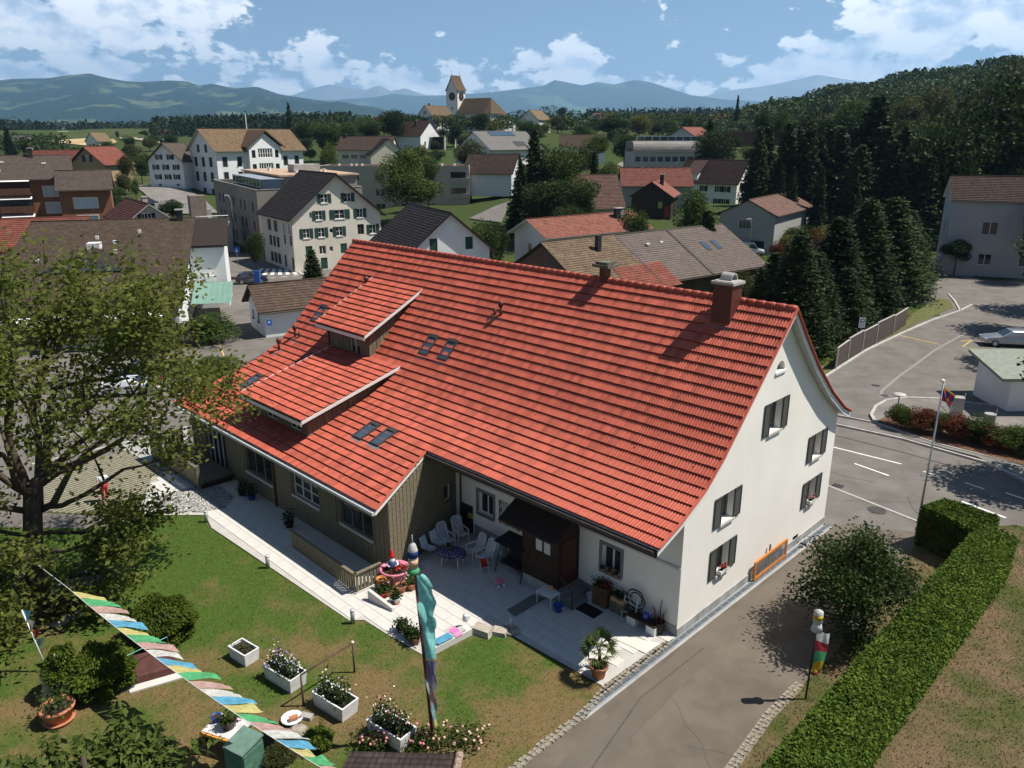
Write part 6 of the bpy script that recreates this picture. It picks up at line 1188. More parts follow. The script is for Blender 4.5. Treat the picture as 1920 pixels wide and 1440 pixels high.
def walnut():
    base = Vector((-18.9, 26.6, 0)); t = thing('walnut_tree', 'large old walnut tree with open crown leaning over the lawn', 'tree', base); rng = random.Random(21); tips = []; tubes = []
    trunk = [((0, 0, -.1), .48), ((.1, .3, 1.4), .40), ((.0, .9, 3.0), .35), ((-.1, 1.6, 4.8), .32)]
    tubes.append(([Vector(p) for p, r in trunk], [r for p, r in trunk])); top = Vector((-.1, 1.6, 4.8))
    for dv, ln, r in (((.5, .9, .75), 3.3, .2), ((.9, .35, .55), 3.2, .19), ((-.5, .8, .9), 3.2, .19), ((.1, .3, 1.0), 3.4, .21), ((-.8, -.1, .7), 3.0, .17), ((.75, -.45, .6), 2.9, .16), ((.2, -.9, .6), 2.7, .15), ((-.5, -.7, .5), 2.6, .14), ((.9, .8, .45), 2.9, .16), ((.85, .1, .1), 2.6, .12)):
        grow(rng, top + Vector((rng.uniform(-.15, .15), rng.uniform(-.15, .15), rng.uniform(-1.1, .2))), dv, ln * 1.38, r, 3, 4, tips, tubes, .2, .065, (2, 3), .77)
    # low inner boughs
    for dv, z in (((.9, .2, .05), 2.4), ((.6, -.6, .0), 2.2), ((-.7, .4, .05), 2.8), ((.7, .8, .0), 3.0), ((-.3, -.9, .1), 2.4), ((-.9, -.5, .1), 3.2), ((.3, -.9, .15), 3.2), ((-.6, -.8, .0), 1.8), ((-.9, .1, .0), 2.0), ((.1, -1, -.05), 1.7)): grow(rng, Vector((0, 1 if dv[1] > 0 else .4, z)), dv, 2.3, .10, 2, 4, tips, tubes, .24, -.03)
    m = MB()
    for p, r in tubes: m.tube(p, [max(.012, x) for x in r], 6, False)
    m.build('trunk', M_bark, t, True); nr = np.random.default_rng(3); P = []
    for p, d, dep in tips:
        n = 38 if dep == 0 else (20 if dep == 1 else 4); q = np.array(p) + nr.normal(size=(n, 3)) * np.array([.42, .42, .30]); P.append(q)
    P = np.concatenate(P); leafy('crown', P, .20, LM_wal, t, 2, up=.6, aspect=1.2)
walnut()
def apple():
    c = G(1630, 1090, 2.3); t = thing('apple_tree', 'dark leafy apple tree between the driveway and the hedge', 'tree', (c.x, c.y, 0)); rng = random.Random(5); tips = []; tubes = [([Vector((0, 0, -.1)), Vector((.05, 0, .8)), Vector((0, .05, 1.3))], [.14, .12, .11])]
    for k in range(9):
        a = k * .7; grow(rng, (0, 0, 1.0 + .08 * k), (math.cos(a), math.sin(a), .55 if k < 6 else 1.5), 1.3, .07, 2, 3, tips, tubes, .25, .02, (2, 3), .74)
    m = MB()
    for p, r in tubes: m.tube(p, [max(.008, x) for x in r], 5, False)
    m.build('trunk', M_bark, t, True); nr = np.random.default_rng(8); P = [np.array(p) + nr.normal(size=(95 if dp == 0 else 60, 3)) * .33 for p, d, dp in tips]; leafy('crown', np.concatenate(P), .125, LM_apple, t, 4, up=.6, aspect=1.1)
apple()
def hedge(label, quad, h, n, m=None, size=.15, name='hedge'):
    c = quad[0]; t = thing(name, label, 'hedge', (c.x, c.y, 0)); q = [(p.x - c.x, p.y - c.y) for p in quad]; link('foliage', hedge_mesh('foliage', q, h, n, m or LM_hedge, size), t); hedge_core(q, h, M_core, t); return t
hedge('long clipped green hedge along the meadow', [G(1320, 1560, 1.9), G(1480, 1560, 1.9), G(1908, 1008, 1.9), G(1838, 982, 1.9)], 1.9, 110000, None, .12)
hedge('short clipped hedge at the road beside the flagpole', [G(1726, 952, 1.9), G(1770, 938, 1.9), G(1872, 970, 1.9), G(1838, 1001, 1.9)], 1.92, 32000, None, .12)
def thuja(label, px, h, w, seed):
    c = G(*px); t = thing('thuja_bush', label, 'shrub', (c.x, c.y, 0)); nr = np.random.default_rng(seed); n = int(11000 * w * h / 2.5); d = nr.normal(size=(n, 3)); d /= np.linalg.norm(d, axis=1)[:, None]; d[:, 2] = np.abs(d[:, 2]) * nr.choice([-1, 1], n)
    lump = 1 + .16 * np.sin(d[:, 0] * 7 + seed) * np.cos(d[:, 1] * 6) + .1 * np.sin(d[:, 2] * 9); r = nr.uniform(.78, 1.03, n) * lump; P = np.c_[d[:, 0] * r * w / 2, d[:, 1] * r * w / 2, np.maximum(.03, h * .5 + d[:, 2] * r * h * .52)]; leafy('foliage', P, .095, LM_thuja, t, seed, up=1.2, aspect=1.3)
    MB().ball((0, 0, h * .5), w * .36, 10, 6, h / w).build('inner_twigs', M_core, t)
thuja('rounded thuja bush beside the prayer flags', (305, 1196), 1.5, 2.3, 1); thuja('broad dark thuja behind the brown box', (195, 1290), 1.5, 2.1, 2); thuja('slim bright thuja column by the tree stump', (128, 1300), 1.7, 1.15, 3)
thuja('small round bush beside the rocks', (597, 1400), .55, .9, 4)
# feathery foreground tree tips at the lower left
t = thing('feathery_tree', 'feathery light green tree top at the lower left corner', 'tree', (-9.6, 13.9, 0)); nr = np.random.default_rng(6); P = []
m = MB().tube([(0, 0, -.1), (.1, .1, 3.2), (0, .2, 4.8)], [.16, .11, .05], 7)
for k in range(70):
    a = nr.uniform(0, 6.28); e = nr.uniform(.3, 1.25); L_ = nr.uniform(1.6, 2.9); d = np.array([math.cos(a) * math.cos(e), math.sin(a) * math.cos(e), math.sin(e) * .8]); b0 = np.array([0, .1, 3.3]); s = np.linspace(.3, 1, 26)[:, None]
    q = b0 + d * s * L_ + np.array([0, 0, -.5]) * (s ** 2) * .6; P.append(np.repeat(q, 5, 0) + nr.normal(size=(130, 3)) * .11); m.tube([tuple(q[0]), tuple(q[12]), tuple(q[-1])], [.02, .012, .004], 4, False)
m.build('trunk', M_bark, t, True); leafy('crown', np.concatenate(P), .17, leafmat('feathery leaves', (.06, .10, .02), (.16, .20, .05), .8, trans=.35), t, 5, aspect=1.7, up=.2)
# planting bed shrubs along the road
for i, (px, py, k, h, w) in enumerate(((1688, 805, 'light', 1.5, 1.7), (1725, 812, 'red', 1.5, 1.8), (1760, 818, 'light', 1.4, 1.5), (1792, 826, 'red', 1.5, 1.8), (1828, 832, 'mid', 1.6, 1.9), (1862, 843, 'red', 1.3, 1.6), (1893, 848, 'light', 1.6, 1.9), (1925, 856, 'mid', 1.5, 1.8), (1960, 865, 'light', 1.5, 1.9))):
    c = G(px, py); nxt = ['at the kerb end of the bed', 'beside the round lamp', 'behind the tall flagpole', 'left of the grey parking meter', 'right of the parking meter', 'before the waste bin', 'under the shelter roof', 'past the shelter post', 'at the far end of the bed'][i]
    bush(k, (c.x, c.y, .1), h * 1.15, w * 1.35, ('copper leaved' if k == 'red' else 'bright green' if k == 'light' else 'deep green') + ' shrub of the roadside bed ' + nxt)
# ================================================================ small things
M_terra = mat('terracotta', (.42, .17, .09), .85, .15, 5); M_soil = mat('potting soil', (.035, .025, .018), .95, .3, 12); M_pl = mat('white plastic', (.66, .68, .70), .5, .04, 6); M_redp = mat('red plastic', (.5, .03, .02), .45, .1); M_pink = mat('pink plastic', (.72, .22, .32), .45, .1); M_blue = mat('blue plastic', (.02, .07, .35), .4, .1); M_yel = mat('yellow plastic', (.75, .42, .05), .45, .1)
M_fl_w = mat('white blossom', (.75, .72, .68), .8, .15, 20); M_fl_p = mat('pink blossom', (.62, .25, .25), .8, .2, 20); M_fl_r = mat('red blossom', (.5, .03, .03), .8, .2, 20); M_fl_v = mat('violet blossom', (.25, .18, .45), .8, .2, 20)
def pot(name, label, loc, r, h, m, plant=None, pm=None, ph=.4, fl=None, cat='flower pot', n=260, rim=True, saucer=False, group=None):
    t = thing(name, label, cat, loc, 0, group); p = [(r * .72, 0), (r * .95, h * .86)] + ([(r * 1.08, h * .86), (r * 1.08, h)] if rim else [(r, h)]) + [(r * .9, h), (r * .86, h * .8)]
    MB().lathe(p, 18).build('pot', m, t, True); MB().lathe([(r * .84, h * .78), (r * .84, h * .83)], 14).build('soil', M_soil, t)
    if saucer: MB().lathe([(r * .85, 0), (r * 1.0, h * .2), (r * .9, h * .2)], 18).build('saucer', M_terra, t)
    if plant:
        nr = np.random.default_rng(int(abs(loc[0] * 100))); q = nr.normal(size=(n, 3)) * np.array([r * .62, r * .62, ph * .28]) + np.array([0, 0, h + ph * .4]); leafy('plant', q, .11, pm or LM_mid, t, 1)
        if fl:
            k = n // 7; q = nr.normal(size=(k, 3)) * np.array([r * .6, r * .6, ph * .18]) + np.array([0, 0, h + ph * .7]); leafy('blossom', q, .1, fl, t, 2)
    return t
# white planters on the lawn
def planter(label, px, L_, W_, h, yaw, seed, flowers, tall=.35):
    c = G(*px); t = thing('planter_box', label, 'planter', (c.x, c.y, .03), rad(yaw)); b = MB(); th = .05; k = .9
    for s in (-1, 1):
        b.add([(-L_ / 2 * k, s * W_ / 2 * k, 0), (L_ / 2 * k, s * W_ / 2 * k, 0), (L_ / 2, s * W_ / 2, h), (-L_ / 2, s * W_ / 2, h), (-L_ / 2 + th, s * (W_ / 2 - th), h), (L_ / 2 - th, s * (W_ / 2 - th), h), (L_ / 2 - th, s * (W_ / 2 - th), h - .15), (-L_ / 2 + th, s * (W_ / 2 - th), h - .15)], [(0, 1, 2, 3), (3, 2, 5, 4), (4, 5, 6, 7)])
        b.add([(s * L_ / 2 * k, -W_ / 2 * k, 0), (s * L_ / 2 * k, W_ / 2 * k, 0), (s * L_ / 2, W_ / 2, h), (s * L_ / 2, -W_ / 2, h), (s * (L_ / 2 - th), -W_ / 2 + th, h + .001), (s * (L_ / 2 - th), W_ / 2 - th, h + .001), (s * (L_ / 2 - th), W_ / 2 - th, h - .15), (s * (L_ / 2 - th), -W_ / 2 + th, h - .15)], [(0, 1, 2, 3), (3, 2, 5, 4), (4, 5, 6, 7)])
    b.build('box', mat('white fibre cement', (.66, .655, .64), .8, .1, 4, c2=(.7, .69, .68)), t); MB().bx(-L_ / 2 + .05, L_ / 2 - .05, -W_ / 2 + .05, W_ / 2 - .05, h - .16, h - .1).build('soil', M_soil, t); nr = np.random.default_rng(seed); n = int(520 * L_) if flowers else 60
    q = np.c_[nr.uniform(-L_ / 2 + .1, L_ / 2 - .1, n), nr.normal(size=n) * W_ * .22, h - .1 + np.abs(nr.normal(size=n)) * tall * .6]; leafy('plants', q, .10, LM_dark if flowers else LM_olive, t, seed)
    for j, fm in enumerate(flowers):
        k = 70; q = np.c_[nr.uniform(-L_ / 2 + .1, L_ / 2 - .1, k), nr.normal(size=k) * W_ * .24, h + .05 + np.abs(nr.normal(size=k)) * tall * .7]; leafy('blossom', q, .075, fm, t, seed + j)
planter('small white planter with a few dry stalks on the lawn', (459, 1236), 1.0, .62, .5, -36, 1, []); planter('white planter full of white and violet flowers', (536, 1278), 1.5, .72, .55, -36, 2, [M_fl_w, M_fl_v, M_fl_w], .45); planter('white planter with trailing greenery and an orange bloom', (630, 1330), 1.5, .72, .55, -36, 3, [M_fl_w], .5); planter('white planter overgrown with pink roses by the banner pole', (735, 1383), 1.5, .72, .52, -36, 4, [M_fl_p, M_fl_w], .6)
# T-bar carpet frame
A, B = G(569.5, 1325), G(665, 1262); t = thing('carpet_bar', 'rusty tubular carpet beating bar on the lawn', 'carpet bar', A); d = B - A; M_rust = mat('rusty pipe', (.10, .06, .04), .7, .3, 8)
for p in (Vector((0, 0, 0)), d): MB().tube([p - Vector((0, 0, .1)), p + Vector((0, 0, 1.25))], .035, 8).build('post', M_rust, t, True)
MB().tube([Vector((0, 0, 1.25)), d + Vector((0, 0, 1.25))], .033, 8).build('crossbar', M_rust, t, True); MB().ball(tuple(d + Vector((0, 0, 1.27))), .055).build('end_cap', M_trim, t)
# bollard lights along the terrace
for i, (px, lab) in enumerate((((388, 980), 'steel bollard light at the bend of the path'), ((503, 1066), 'steel bollard light at the middle of the lawn edge'), ((662, 1170), 'steel bollard light beside the sunny slabs'), ((292, 952), 'steel bollard light beside the gravel bed'))):
    c = G(*px); t = thing('bollard_light', lab, 'bollard', (c.x, c.y, .04), 0, 'bollard lights along the terrace'); MB().tube([(0, 0, 0), (0, 0, .52)], .085, 12).build('post', M_steel, t, True); MB().tube([(0, 0, .525), (0, 0, .60)], .088, 12).build('lamp_head', mat('frosted lamp', (.5, .5, .5), .3), t, True)
# ---- flags
def clothgrid(name, parent, nu, nv, fn, m): 
    V = [fn(i / nu, j / nv) for j in range(nv + 1) for i in range(nu + 1)]; k = nu + 1; return link(name, npmesh(name, V, [(j * k + i, j * k + i + 1, (j + 1) * k + i + 1, (j + 1) * k + i) for j in range(nv) for i in range(nu)], m, True), parent)
CL = {n: mat(n + ' flag cloth', c, .9, .2, 7, trans=.35, detail=8) for n, c in dict(yellow=(.58, .52, .20), green=(.10, .42, .18), pink=(.50, .33, .29), white=(.62, .62, .58), blue=(.12, .38, .56), turquoise=(.25, .62, .58), purple=(.20, .18, .32), grey=(.33, .33, .34), teal=(.22, .36, .33), red=(.45, .05, .06), gold=(.75, .50, .05), navy=(.03, .06, .22)).items()}
def prayer_flags():
    A, B = G(128, 1103, 3.0), G(640, 1462, 3.05); t = thing('prayer_flag_line', 'string of coloured prayer flags stretched across the lawn', 'flag line', A); d = B - A; n = 23; order = ['yellow', 'green', 'pink', 'white', 'blue']
    def sp(f): return d * f + Vector((0, 0, -.35 * 4 * f * (1 - f)))
    MB().tube([Vector((-2.6, 1.6, .6)), Vector((0, 0, 0))] + [sp(i / 16) for i in range(1, 17)], .008, 5, False).build('string', M_trim, t); rng = random.Random(9)
    for i in range(n):
        f0, f1 = .02 + i * .0418, .02 + (i + 1) * .0418 - .003; P0, P1 = sp(f0), sp(f1); ln = rng.uniform(.78, 1.02) if i < 20 else .5; ph = rng.uniform(0, 6); lift = rng.uniform(-.35, -.12); dx = Vector((.93, .36, lift)).normalized()
        clothgrid('flag', t, 6, 6, lambda a, b, P0=P0, P1=P1, ph=ph, ln=ln, dx=dx: tuple(P0.lerp(P1, a) + dx * (ln * b) + Vector((0, 0, .05 * b * math.sin(ph + a * 5 + b * 4))) + (P1 - P0) * (.16 * b * math.sin(ph * 2 + b * 3)) + Vector((0, 0, -.10 * b * b))), CL[order[i % 5]])
prayer_flags()
def banner():
    A = G(813, 1396); t = thing('banner_pole', 'tall leaning prayer banner pole with ragged turquoise cloth', 'flagpole', A); top = Vector((-.42, -.05, 7.2)); MB().tube([Vector((0, 0, -.1)), top * .97], [.05, .035], 8).build('pole', mat('dark red pole', (.10, .02, .02), .6), t, True)
    seq = [('turquoise', 6.05, 3.15, .44), ('yellow', 3.15, 3.02, .42), ('purple', 3.02, 2.35, .36), ('grey', 2.35, 1.95, .34), ('pink', 1.95, 1.45, .26), ('teal', 1.45, .95, .22), ('yellow', .95, .62, .2)]
    rng = random.Random(3); dx = Vector((.92, .2, 0))
    def w_at(z): return .17 + .36 * max(0, min(1, (z - .6) / 4.6)) * (1 + .12 * math.sin(z * 9))
    for k, z0, z1, w in seq:
        nv = max(3, int((z0 - z1) / .1))
        def fn(a, b, z0=z0, z1=z1):
            z = z0 + (z1 - z0) * b; ww = w_at(z) * (.35 + .65 * min(1, (6.1 - z) / .5)) if z > 5.6 else w_at(z); base = top * (z / 7.2)
            return tuple(base + dx * (ww * a) + Vector((.02 * math.sin(z * 7 + a * 4), .07 * math.sin(a * 6 + z * 2.2) + .04 * math.sin(z * 5), .05 * a * math.sin(z * 13))))
        clothgrid('cloth_band', t, 7, nv, fn, CL[k])
    c = top * (6.6 / 7.2); f = MB().lathe([(.02, -.42), (.13, -.40), (.15, .22), (.10, .40), (.04, .46)], 12, tuple(c)).build('finial_drum', CL['white'], t, True); MB().lathe([(.149, .02), (.152, .22)], 12, tuple(c)).build('drum_band', CL['navy'], f, True); MB().lathe([(.139, -.26), (.147, -.04)], 12, tuple(c)).build('drum_band', mat('pale orange cloth', (.6, .4, .26), .9), f, True); MB().lathe([(.15, -.52), (.19, -.44), (.135, -.34)], 12, tuple(c)).build('drum_fringe', CL['green'], f, True); MB().tube([c + Vector((0, 0, .38)), c + Vector((0, 0, .72))], [.04, .01], 8).build('finial_spike', M_steel, f, True)
banner()
def flag_tall():
    A = G(1716, 1010); t = thing('flagpole', 'tall aluminium flagpole with a red, blue and yellow rayed flag', 'flagpole', A); MB().tube([(0, 0, -.1), (.06, 0, 7.72)], [.055, .035], 10).build('pole', M_steel, t, True); MB().lathe([(.03, 7.7), (.09, 7.74), (.09, 7.82), (.02, 7.86)], 10).build('pole_cap', M_trim, t, True)
    # rayed flag: wedges of red and blue round a yellow sun over a white lower field
    def pos(a, b): return (.07 + .55 * a * (1 - .25 * b), .10 * math.sin(a * 5 + b * 2), 7.5 - .85 * b - .38 * a)
    def wedge(name, pts, m, dz=0): link(name, npmesh(name, [(p[0], p[1] - dz, p[2]) for p in (pos(*q) for q in pts)], [tuple(range(len(pts)))], m), t)
    C0 = (.5, .62); E = [(0, .75), (0, .35), (0, 0), (.33, 0), (.66, 0), (1, 0), (1, .3), (1, .65), (1, .75)]
    for i in range(8): wedge('ray', [C0, E[i], E[i + 1]], CL['red'] if i % 2 == 0 else CL['navy'])
    wedge('field', [(0, .76), (.5, .63), (1, .76), (1, 1), (0, 1)], CL['white']); wedge('sun', [(.5 + .13 * math.cos(k * .785), .45 + .10 * math.sin(k * .785)) for k in range(8)], CL['gold'], .012); wedge('border', [(0, .955), (1, .955), (1, 1.02), (0, 1.02)], CL['gold'], .012); wedge('border', [(-.03, 0), (.05, 0), (.05, 1), (-.03, 1)], CL['gold'], .014); wedge('border', [(0, -.03), (1, -.03), (1, .05), (0, .05)], CL['gold'], .013)
flag_tall()
def flag_small():
    A = G(1510, 1312); t = thing('prayer_flagpole', 'dark pole with white drum top and red, green and yellow banner', 'flagpole', A); MB().tube([(0, 0, -.1), (.05, 0, 3.3)], .035, 8).build('pole', M_dark, t, True); MB().lathe([(.12, 3.0), (.15, 3.05), (.15, 3.42), (.02, 3.5)], 12, (.05, 0, 0)).build('drum', CL['white'], t, True); MB().lathe([(.152, 3.15), (.152, 3.32)], 12, (.05, 0, 0)).build('drum_band', CL['gold'], t, True); MB().lathe([(.19, 2.72), (.12, 3.02)], 12, (.06, 0, 0)).build('drum_skirt', CL['white'], t, True)
    for k, z0, z1 in (('white', 2.75, 2.3), ('red', 2.3, 1.9), ('green', 1.9, 1.5), ('gold', 1.5, 1.12), ('red', 1.12, 1.05)):
        clothgrid('cloth_band', t, 6, 4, lambda a, b, z0=z0, z1=z1: (.06 + .46 * a * (1 - .25 * (2.75 - (z0 + (z1 - z0) * b)) / 1.7), .06 * math.sin(a * 5 + (z0 + (z1 - z0) * b) * 3), z0 + (z1 - z0) * b - .25 * a * max(0, z0 + (z1 - z0) * b - 2.0)), CL[k])
flag_small()
A = G(92, 1262); t = thing('pennant_pole', 'thin leaning pole with small blue, red and yellow pennants', 'flagpole', A); MB().tube([(0, 0, -.1), (-.55, .1, 2.5)], .025, 6).build('pole', M_trim, t, True)
for i, k in enumerate(('blue', 'white', 'red', 'teal', 'yellow')):
    z = 2.45 - i * .36; clothgrid('pennant', t, 3, 4, lambda a, b, z=z, i=i: (-.55 * (z - .36 * b) / 2.5 + (.32 * (1 - b * .8)) * a, .1 + .05 * math.sin(a * 4 + i), z - .36 * b), CL[k])
# ---- terracotta bowl, stump, covered box, trough
t = pot('terracotta_bowl', 'big terracotta bowl with greenery beside the tree stump', (*G(112, 1352)[:2], .03), .50, .58, M_terra, True, LM_mid, .7, None, n=330, saucer=True)
A = G(100, 1312); t = thing('tree_stump', 'pale weathered driftwood stump behind the terracotta bowl', 'stump', A); M_drift = mat('weathered wood', (.33, .29, .24), .9, .3, 5, .5, 20, stretch=(4, 4, .5)); MB().tube([(0, 0, -.05), (.02, 0, .6), (-.08, .1, 1.15)], [.36, .25, .2], 9).build('trunk', M_drift, t, True); MB().tube([(.1, 0, .5), (.32, .05, 1.2), (.28, .1, 1.75)], [.14, .09, .02], 7).build('broken_limb', M_drift, t, True); MB().tube([(.25, -.1, -.05), (.3, -.1, .6), (.42, -.05, 1.1)], [.13, .1, .04], 7).build('broken_limb', M_drift, t, True)
A = G(288, 1262); t = thing('covered_box', 'low box under a red brown tarpaulin on pale stone slabs', 'box', A, rad(28)); b = MB(); b.add([(-.75, -.45, .32), (.75, -.45, .32), (.7, .45, .62), (-.7, .45, .62), (-.78, -.5, .08), (.78, -.5, .08), (.75, .5, .1), (-.75, .5, .1)], [(0, 1, 2, 3), (0, 4, 5, 1), (1, 5, 6, 2), (2, 6, 7, 3), (3, 7, 4, 0)]); b.build('cover', mat('brown tarpaulin', (.085, .032, .026), .55, .2, 3), t); MB().bx(-.8, .95, -.85, -.5, .0, .09).build('slab', M_slab, t); MB().bx(-1.05, -.8, -.7, .5, .0, .07).build('slab', M_cob, t)
for x in (-.75, .6): MB().tube([(x, -.2 + .5 * (x > 0), 0), (x, -.2 + .5 * (x > 0), 1.1)], .02, 6).build('stake', M_rust, t)
MB().tube([(-.75, -.2, 1.1), (.6, .3, 1.1)], .015, 5).build('cord', CL['turquoise'], t)
A = G(120, 1128); t = thing('stone_trough', 'dark weathered stone basin with pebbles under the walnut tree', 'basin', A, rad(20)); b = MB(); b.bx(-1.7, 1.7, -.55, -.4, 0, .75).bx(-1.7, 1.7, .75, .9, 0, .75).bx(-1.7, -1.55, -.4, .75, 0, .75).bx(1.55, 1.7, -.4, .75, 0, .75); b.build('basin', mat('dark stone', (.055, .055, .055), .9, .35, 3), t); MB().bx(-1.55, 1.55, -.4, .75, 0, .6).build('gravel_fill', mat('grey fill', (.22, .215, .21), .95, .3, 10), t)
rs2 = random.Random(5)
for i in range(9):
    c = G(105 + i * 11 + rs2.uniform(-4, 4), 1172 - i * 5 + rs2.uniform(-3, 3)); s = rs2.uniform(.08, .2); o = MB().ball((0, 0, s * .35), s, 7, 5, .65).build('boulder', M_cob, None, M=Matrix.Translation(c) @ Matrix.Rotation(i, 4, 'Z') @ Matrix.Diagonal((1.3, 1, 1, 1))); tag(o, 'rounded field stone in the row edging the stone basin', 'stone', 'stones edging the basin')
# ---- table corner at the lower edge
A = G(430, 1402); t = thing('potting_table', 'white topped potting table with an orange front board', 'table', A, rad(-20)); MB().bx(-.65, .55, -.35, .5, .68, .73).build('table_top', mat('worn white board', (.55, .53, .52), .8, .2, 3), t); MB().bx(-.68, .58, -.42, -.35, .62, .71).build('front_board', mat('orange board', (.60, .26, .05), .7, .15, 3), t)
for x in (-.58, .48):
    for y in (-.28, .42): MB().bx(x - .03, x + .03, y - .03, y + .03, 0, .68).build('leg', M_darkwood, t)
c = A + Vector((.05, .05, .73)); pot('dark_planter', 'dark brown planter with a green plant on the potting table', tuple(c), .24, .26, mat('dark brown glaze', (.05, .03, .025), .4), True, LM_mid, .3, n=160); pot('blue_pot', 'small blue pot on the potting table', tuple(A + Vector((-.42, .32, .73))), .15, .2, M_blue)
A = G(462, 1442); t = thing('green_box', 'green painted wooden box with slatted side', 'box', A, rad(-28)); Mg = mat('faded green paint', (.075, .17, .12), .75, .2, 4); MB().bx(-.38, .38, -.4, .4, 0, .95).build('body', Mg, t); MB().add([(-.41, -.43, .953), (.41, -.43, .953), (.41, .43, 1.06), (-.41, .43, 1.06), (-.41, -.43, .99), (.41, -.43, .99), (.41, .43, 1.1), (-.41, .43, 1.1)], [(0, 1, 2, 3), (4, 5, 6, 7), (0, 1, 5, 4), (1, 2, 6, 5), (2, 3, 7, 6), (3, 0, 4, 7)]).build('lid', mat('grey green lid', (.12, .20, .16), .8, .15, 4), t)
for i in range(7): MB().bx(.382, .41, -.38, .38, .08 + i * .12, .17 + i * .12).build('slat', Mg, t)
A = G(505, 1418); o = thing('leaning_panel', 'black leaning panel standing behind the green box', 'panel', A, rad(-25)); MB().add([(-.5, 0, 0), (.55, 0, 0), (.15, .25, 1.1), (-.2, .25, 1.1), (-.5, .04, 0), (.55, .04, 0), (.15, .29, 1.1), (-.2, .29, 1.1)], [(0, 1, 2, 3), (4, 5, 6, 7), (0, 1, 5, 4), (1, 2, 6, 5), (2, 3, 7, 6), (3, 0, 4, 7)]).build('board', M_dark, o); MB().tube([(-.1, .3, 1.05), (-.1, .75, 0)], .02, 6).build('strut', M_rust, o)
A = G(560, 1385); t = thing('rock', 'rough grey rock beside the small round bush', 'rock', A); MB().ball((0, 0, .2), .34, 9, 6, .75).build('stone', M_cob, t); A = G(548, 1352); t = thing('white_basin', 'white basin with cloth and bricks on the grass', 'basin', A); MB().lathe([(.2, 0), (.36, .14), (.34, .15), (.19, .05)], 14).build('bowl', M_pl, t, True); MB().box((.05, 0, .14), (.28, .16, .08), .5).build('brick', M_terra, t); MB().box((.45, .1, .08), (.4, .22, .16), -.3).build('block', M_conc, t)
bush('olive', (*G(530, 1432)[:2], 0), .8, 1.2, 'dry brownish bush at the bottom of the lawn'); 
# roses
def roses(label, px, w, h, seed, fm):
    c = G(*px); t = thing('rose_bush', label, 'rose bush', c); nr = np.random.default_rng(seed); n = 700; leafy('foliage', np.c_[nr.normal(size=n) * w * .28, nr.normal(size=n) * w * .2, np.abs(nr.normal(size=n)) * h * .5 + .08], .09, LM_mid, t, 1); k = 34; P = np.c_[nr.normal(size=k) * w * .3, nr.normal(size=k) * w * .2, np.abs(nr.normal(size=k)) * h * .35 + h * .5]; b = MB()
    for p in P[:26]: b.ball(tuple(p), .05, 6, 4, .8)
    tag(b.build('blossoms', fm, t), kind='stuff')
roses('rose bush with pale pink blooms right of the banner pole', (868, 1392), 1.5, .55, 2, mat('pale pink rose', (.68, .42, .34), .8, .2, 9)); roses('rose bush with deep pink blooms at the foot of the banner pole', (790, 1400), 1.1, .5, 3, M_fl_p); roses('pink rose bush spilling beside the last planter', (700, 1402), .9, .5, 4, M_fl_p)
# foreground shed roof
A = G(770, 1412, 1.7); t = thing('garden_shed', 'garden shed under dark tiles with reddish ridge at the bottom edge', 'shed', (A.x, A.y - 1.2, 0), rad(-2)); R_shed = roofmat('dark shed tiles', (.05, .035, .03), (.075, .055, .048), tile=(.3, .34), var=.5, moss=(.22, .21, .18), mossamt=-.1)
MB().bx(-1.5, 1.2, -1.5, .9, -.05, 1.35).build('wall', M_darkwood, t); link('roof', slope_mesh('roof', -1.75, 1.3, -.5, 2.2, 1.25, 1.62, R_shed, .3, .04), t); link('roof', slope_mesh('roof', -1.75, 1.3, -.5, 2.2, -2.2, 1.5, R_shed, .3, .04), t)
for i in range(6): MB().tube([(1.32, 1.2 - i * .3, 1.68 + i * .1), (1.32, .92 - i * .3, 1.79 + i * .1)], [.13, .10], 8).build('verge_tile', mat('lichened red tile', (.22, .08, .05), .9, .5, 12, c2=(.32, .26, .2)), t, True)
# ---- terrace furniture
def chair(label, px, yaw, kind='slat', group=None):
    c = G(*px); t = thing('garden_chair', label, 'chair', (c.x, c.y, .06), rad(yaw), group)
    if kind == 'slat':
        for x in (-.27, .27):
            MB().tube([(x, -.25, 0), (x, -.27, .42), (x, -.27, .62)], .022, 6).build('leg', M_pl, t); MB().tube([(x, .27, 0), (x, .22, .42)], .022, 6).build('leg', M_pl, t); MB().bx(x - .03, x + .03, -.3, .28, .62, .65).build('armrest', M_pl, t)
        b = MB()
        for i in range(6): b.box((-.2 + i * .08, -.02, .415), (.045, .5, .025))
        b.bx(-.26, .26, -.28, -.24, .39, .43).bx(-.26, .26, .2, .24, .39, .43); b.build('seat', M_pl, t); b = MB()
        for i in range(6): x = -.2 + i * .08; b.add([(x - .022, .23, .43), (x + .022, .23, .43), (x + .022, .48, 1.05), (x - .022, .48, 1.05), (x - .022, .25, .43), (x + .022, .25, .43), (x + .022, .5, 1.05), (x - .022, .5, 1.05)], [(0, 1, 2, 3), (4, 5, 6, 7), (0, 3, 7, 4), (1, 2, 6, 5), (3, 2, 6, 7)])
        b.tube([(-.26, .24, .42), (-.26, .46, .98), (-.15, .5, 1.08), (.15, .5, 1.08), (.26, .46, .98), (.26, .24, .42)], .024, 6); b.build('backrest', M_pl, t)
    else:
        clothgrid('seat_shell', t, 6, 8, lambda a, b: ((a - .5) * .46 * (1 - .1 * abs(b - .5)), -.24 + .5 * min(1, b * 2) + .16 * max(0, b - .5) * 2, .43 + .05 * abs(a - .5) * 2 + (.48 * max(0, b - .5) * 2)), mat('pale blue white plastic', (.55, .62, .66), .45))
        for x in (-.2, .2):
            for y in (-.2, .22): MB().tube([(x, y, 0), (x * .8, y * .8, .43)], .014, 6).build('leg', M_steel, t)
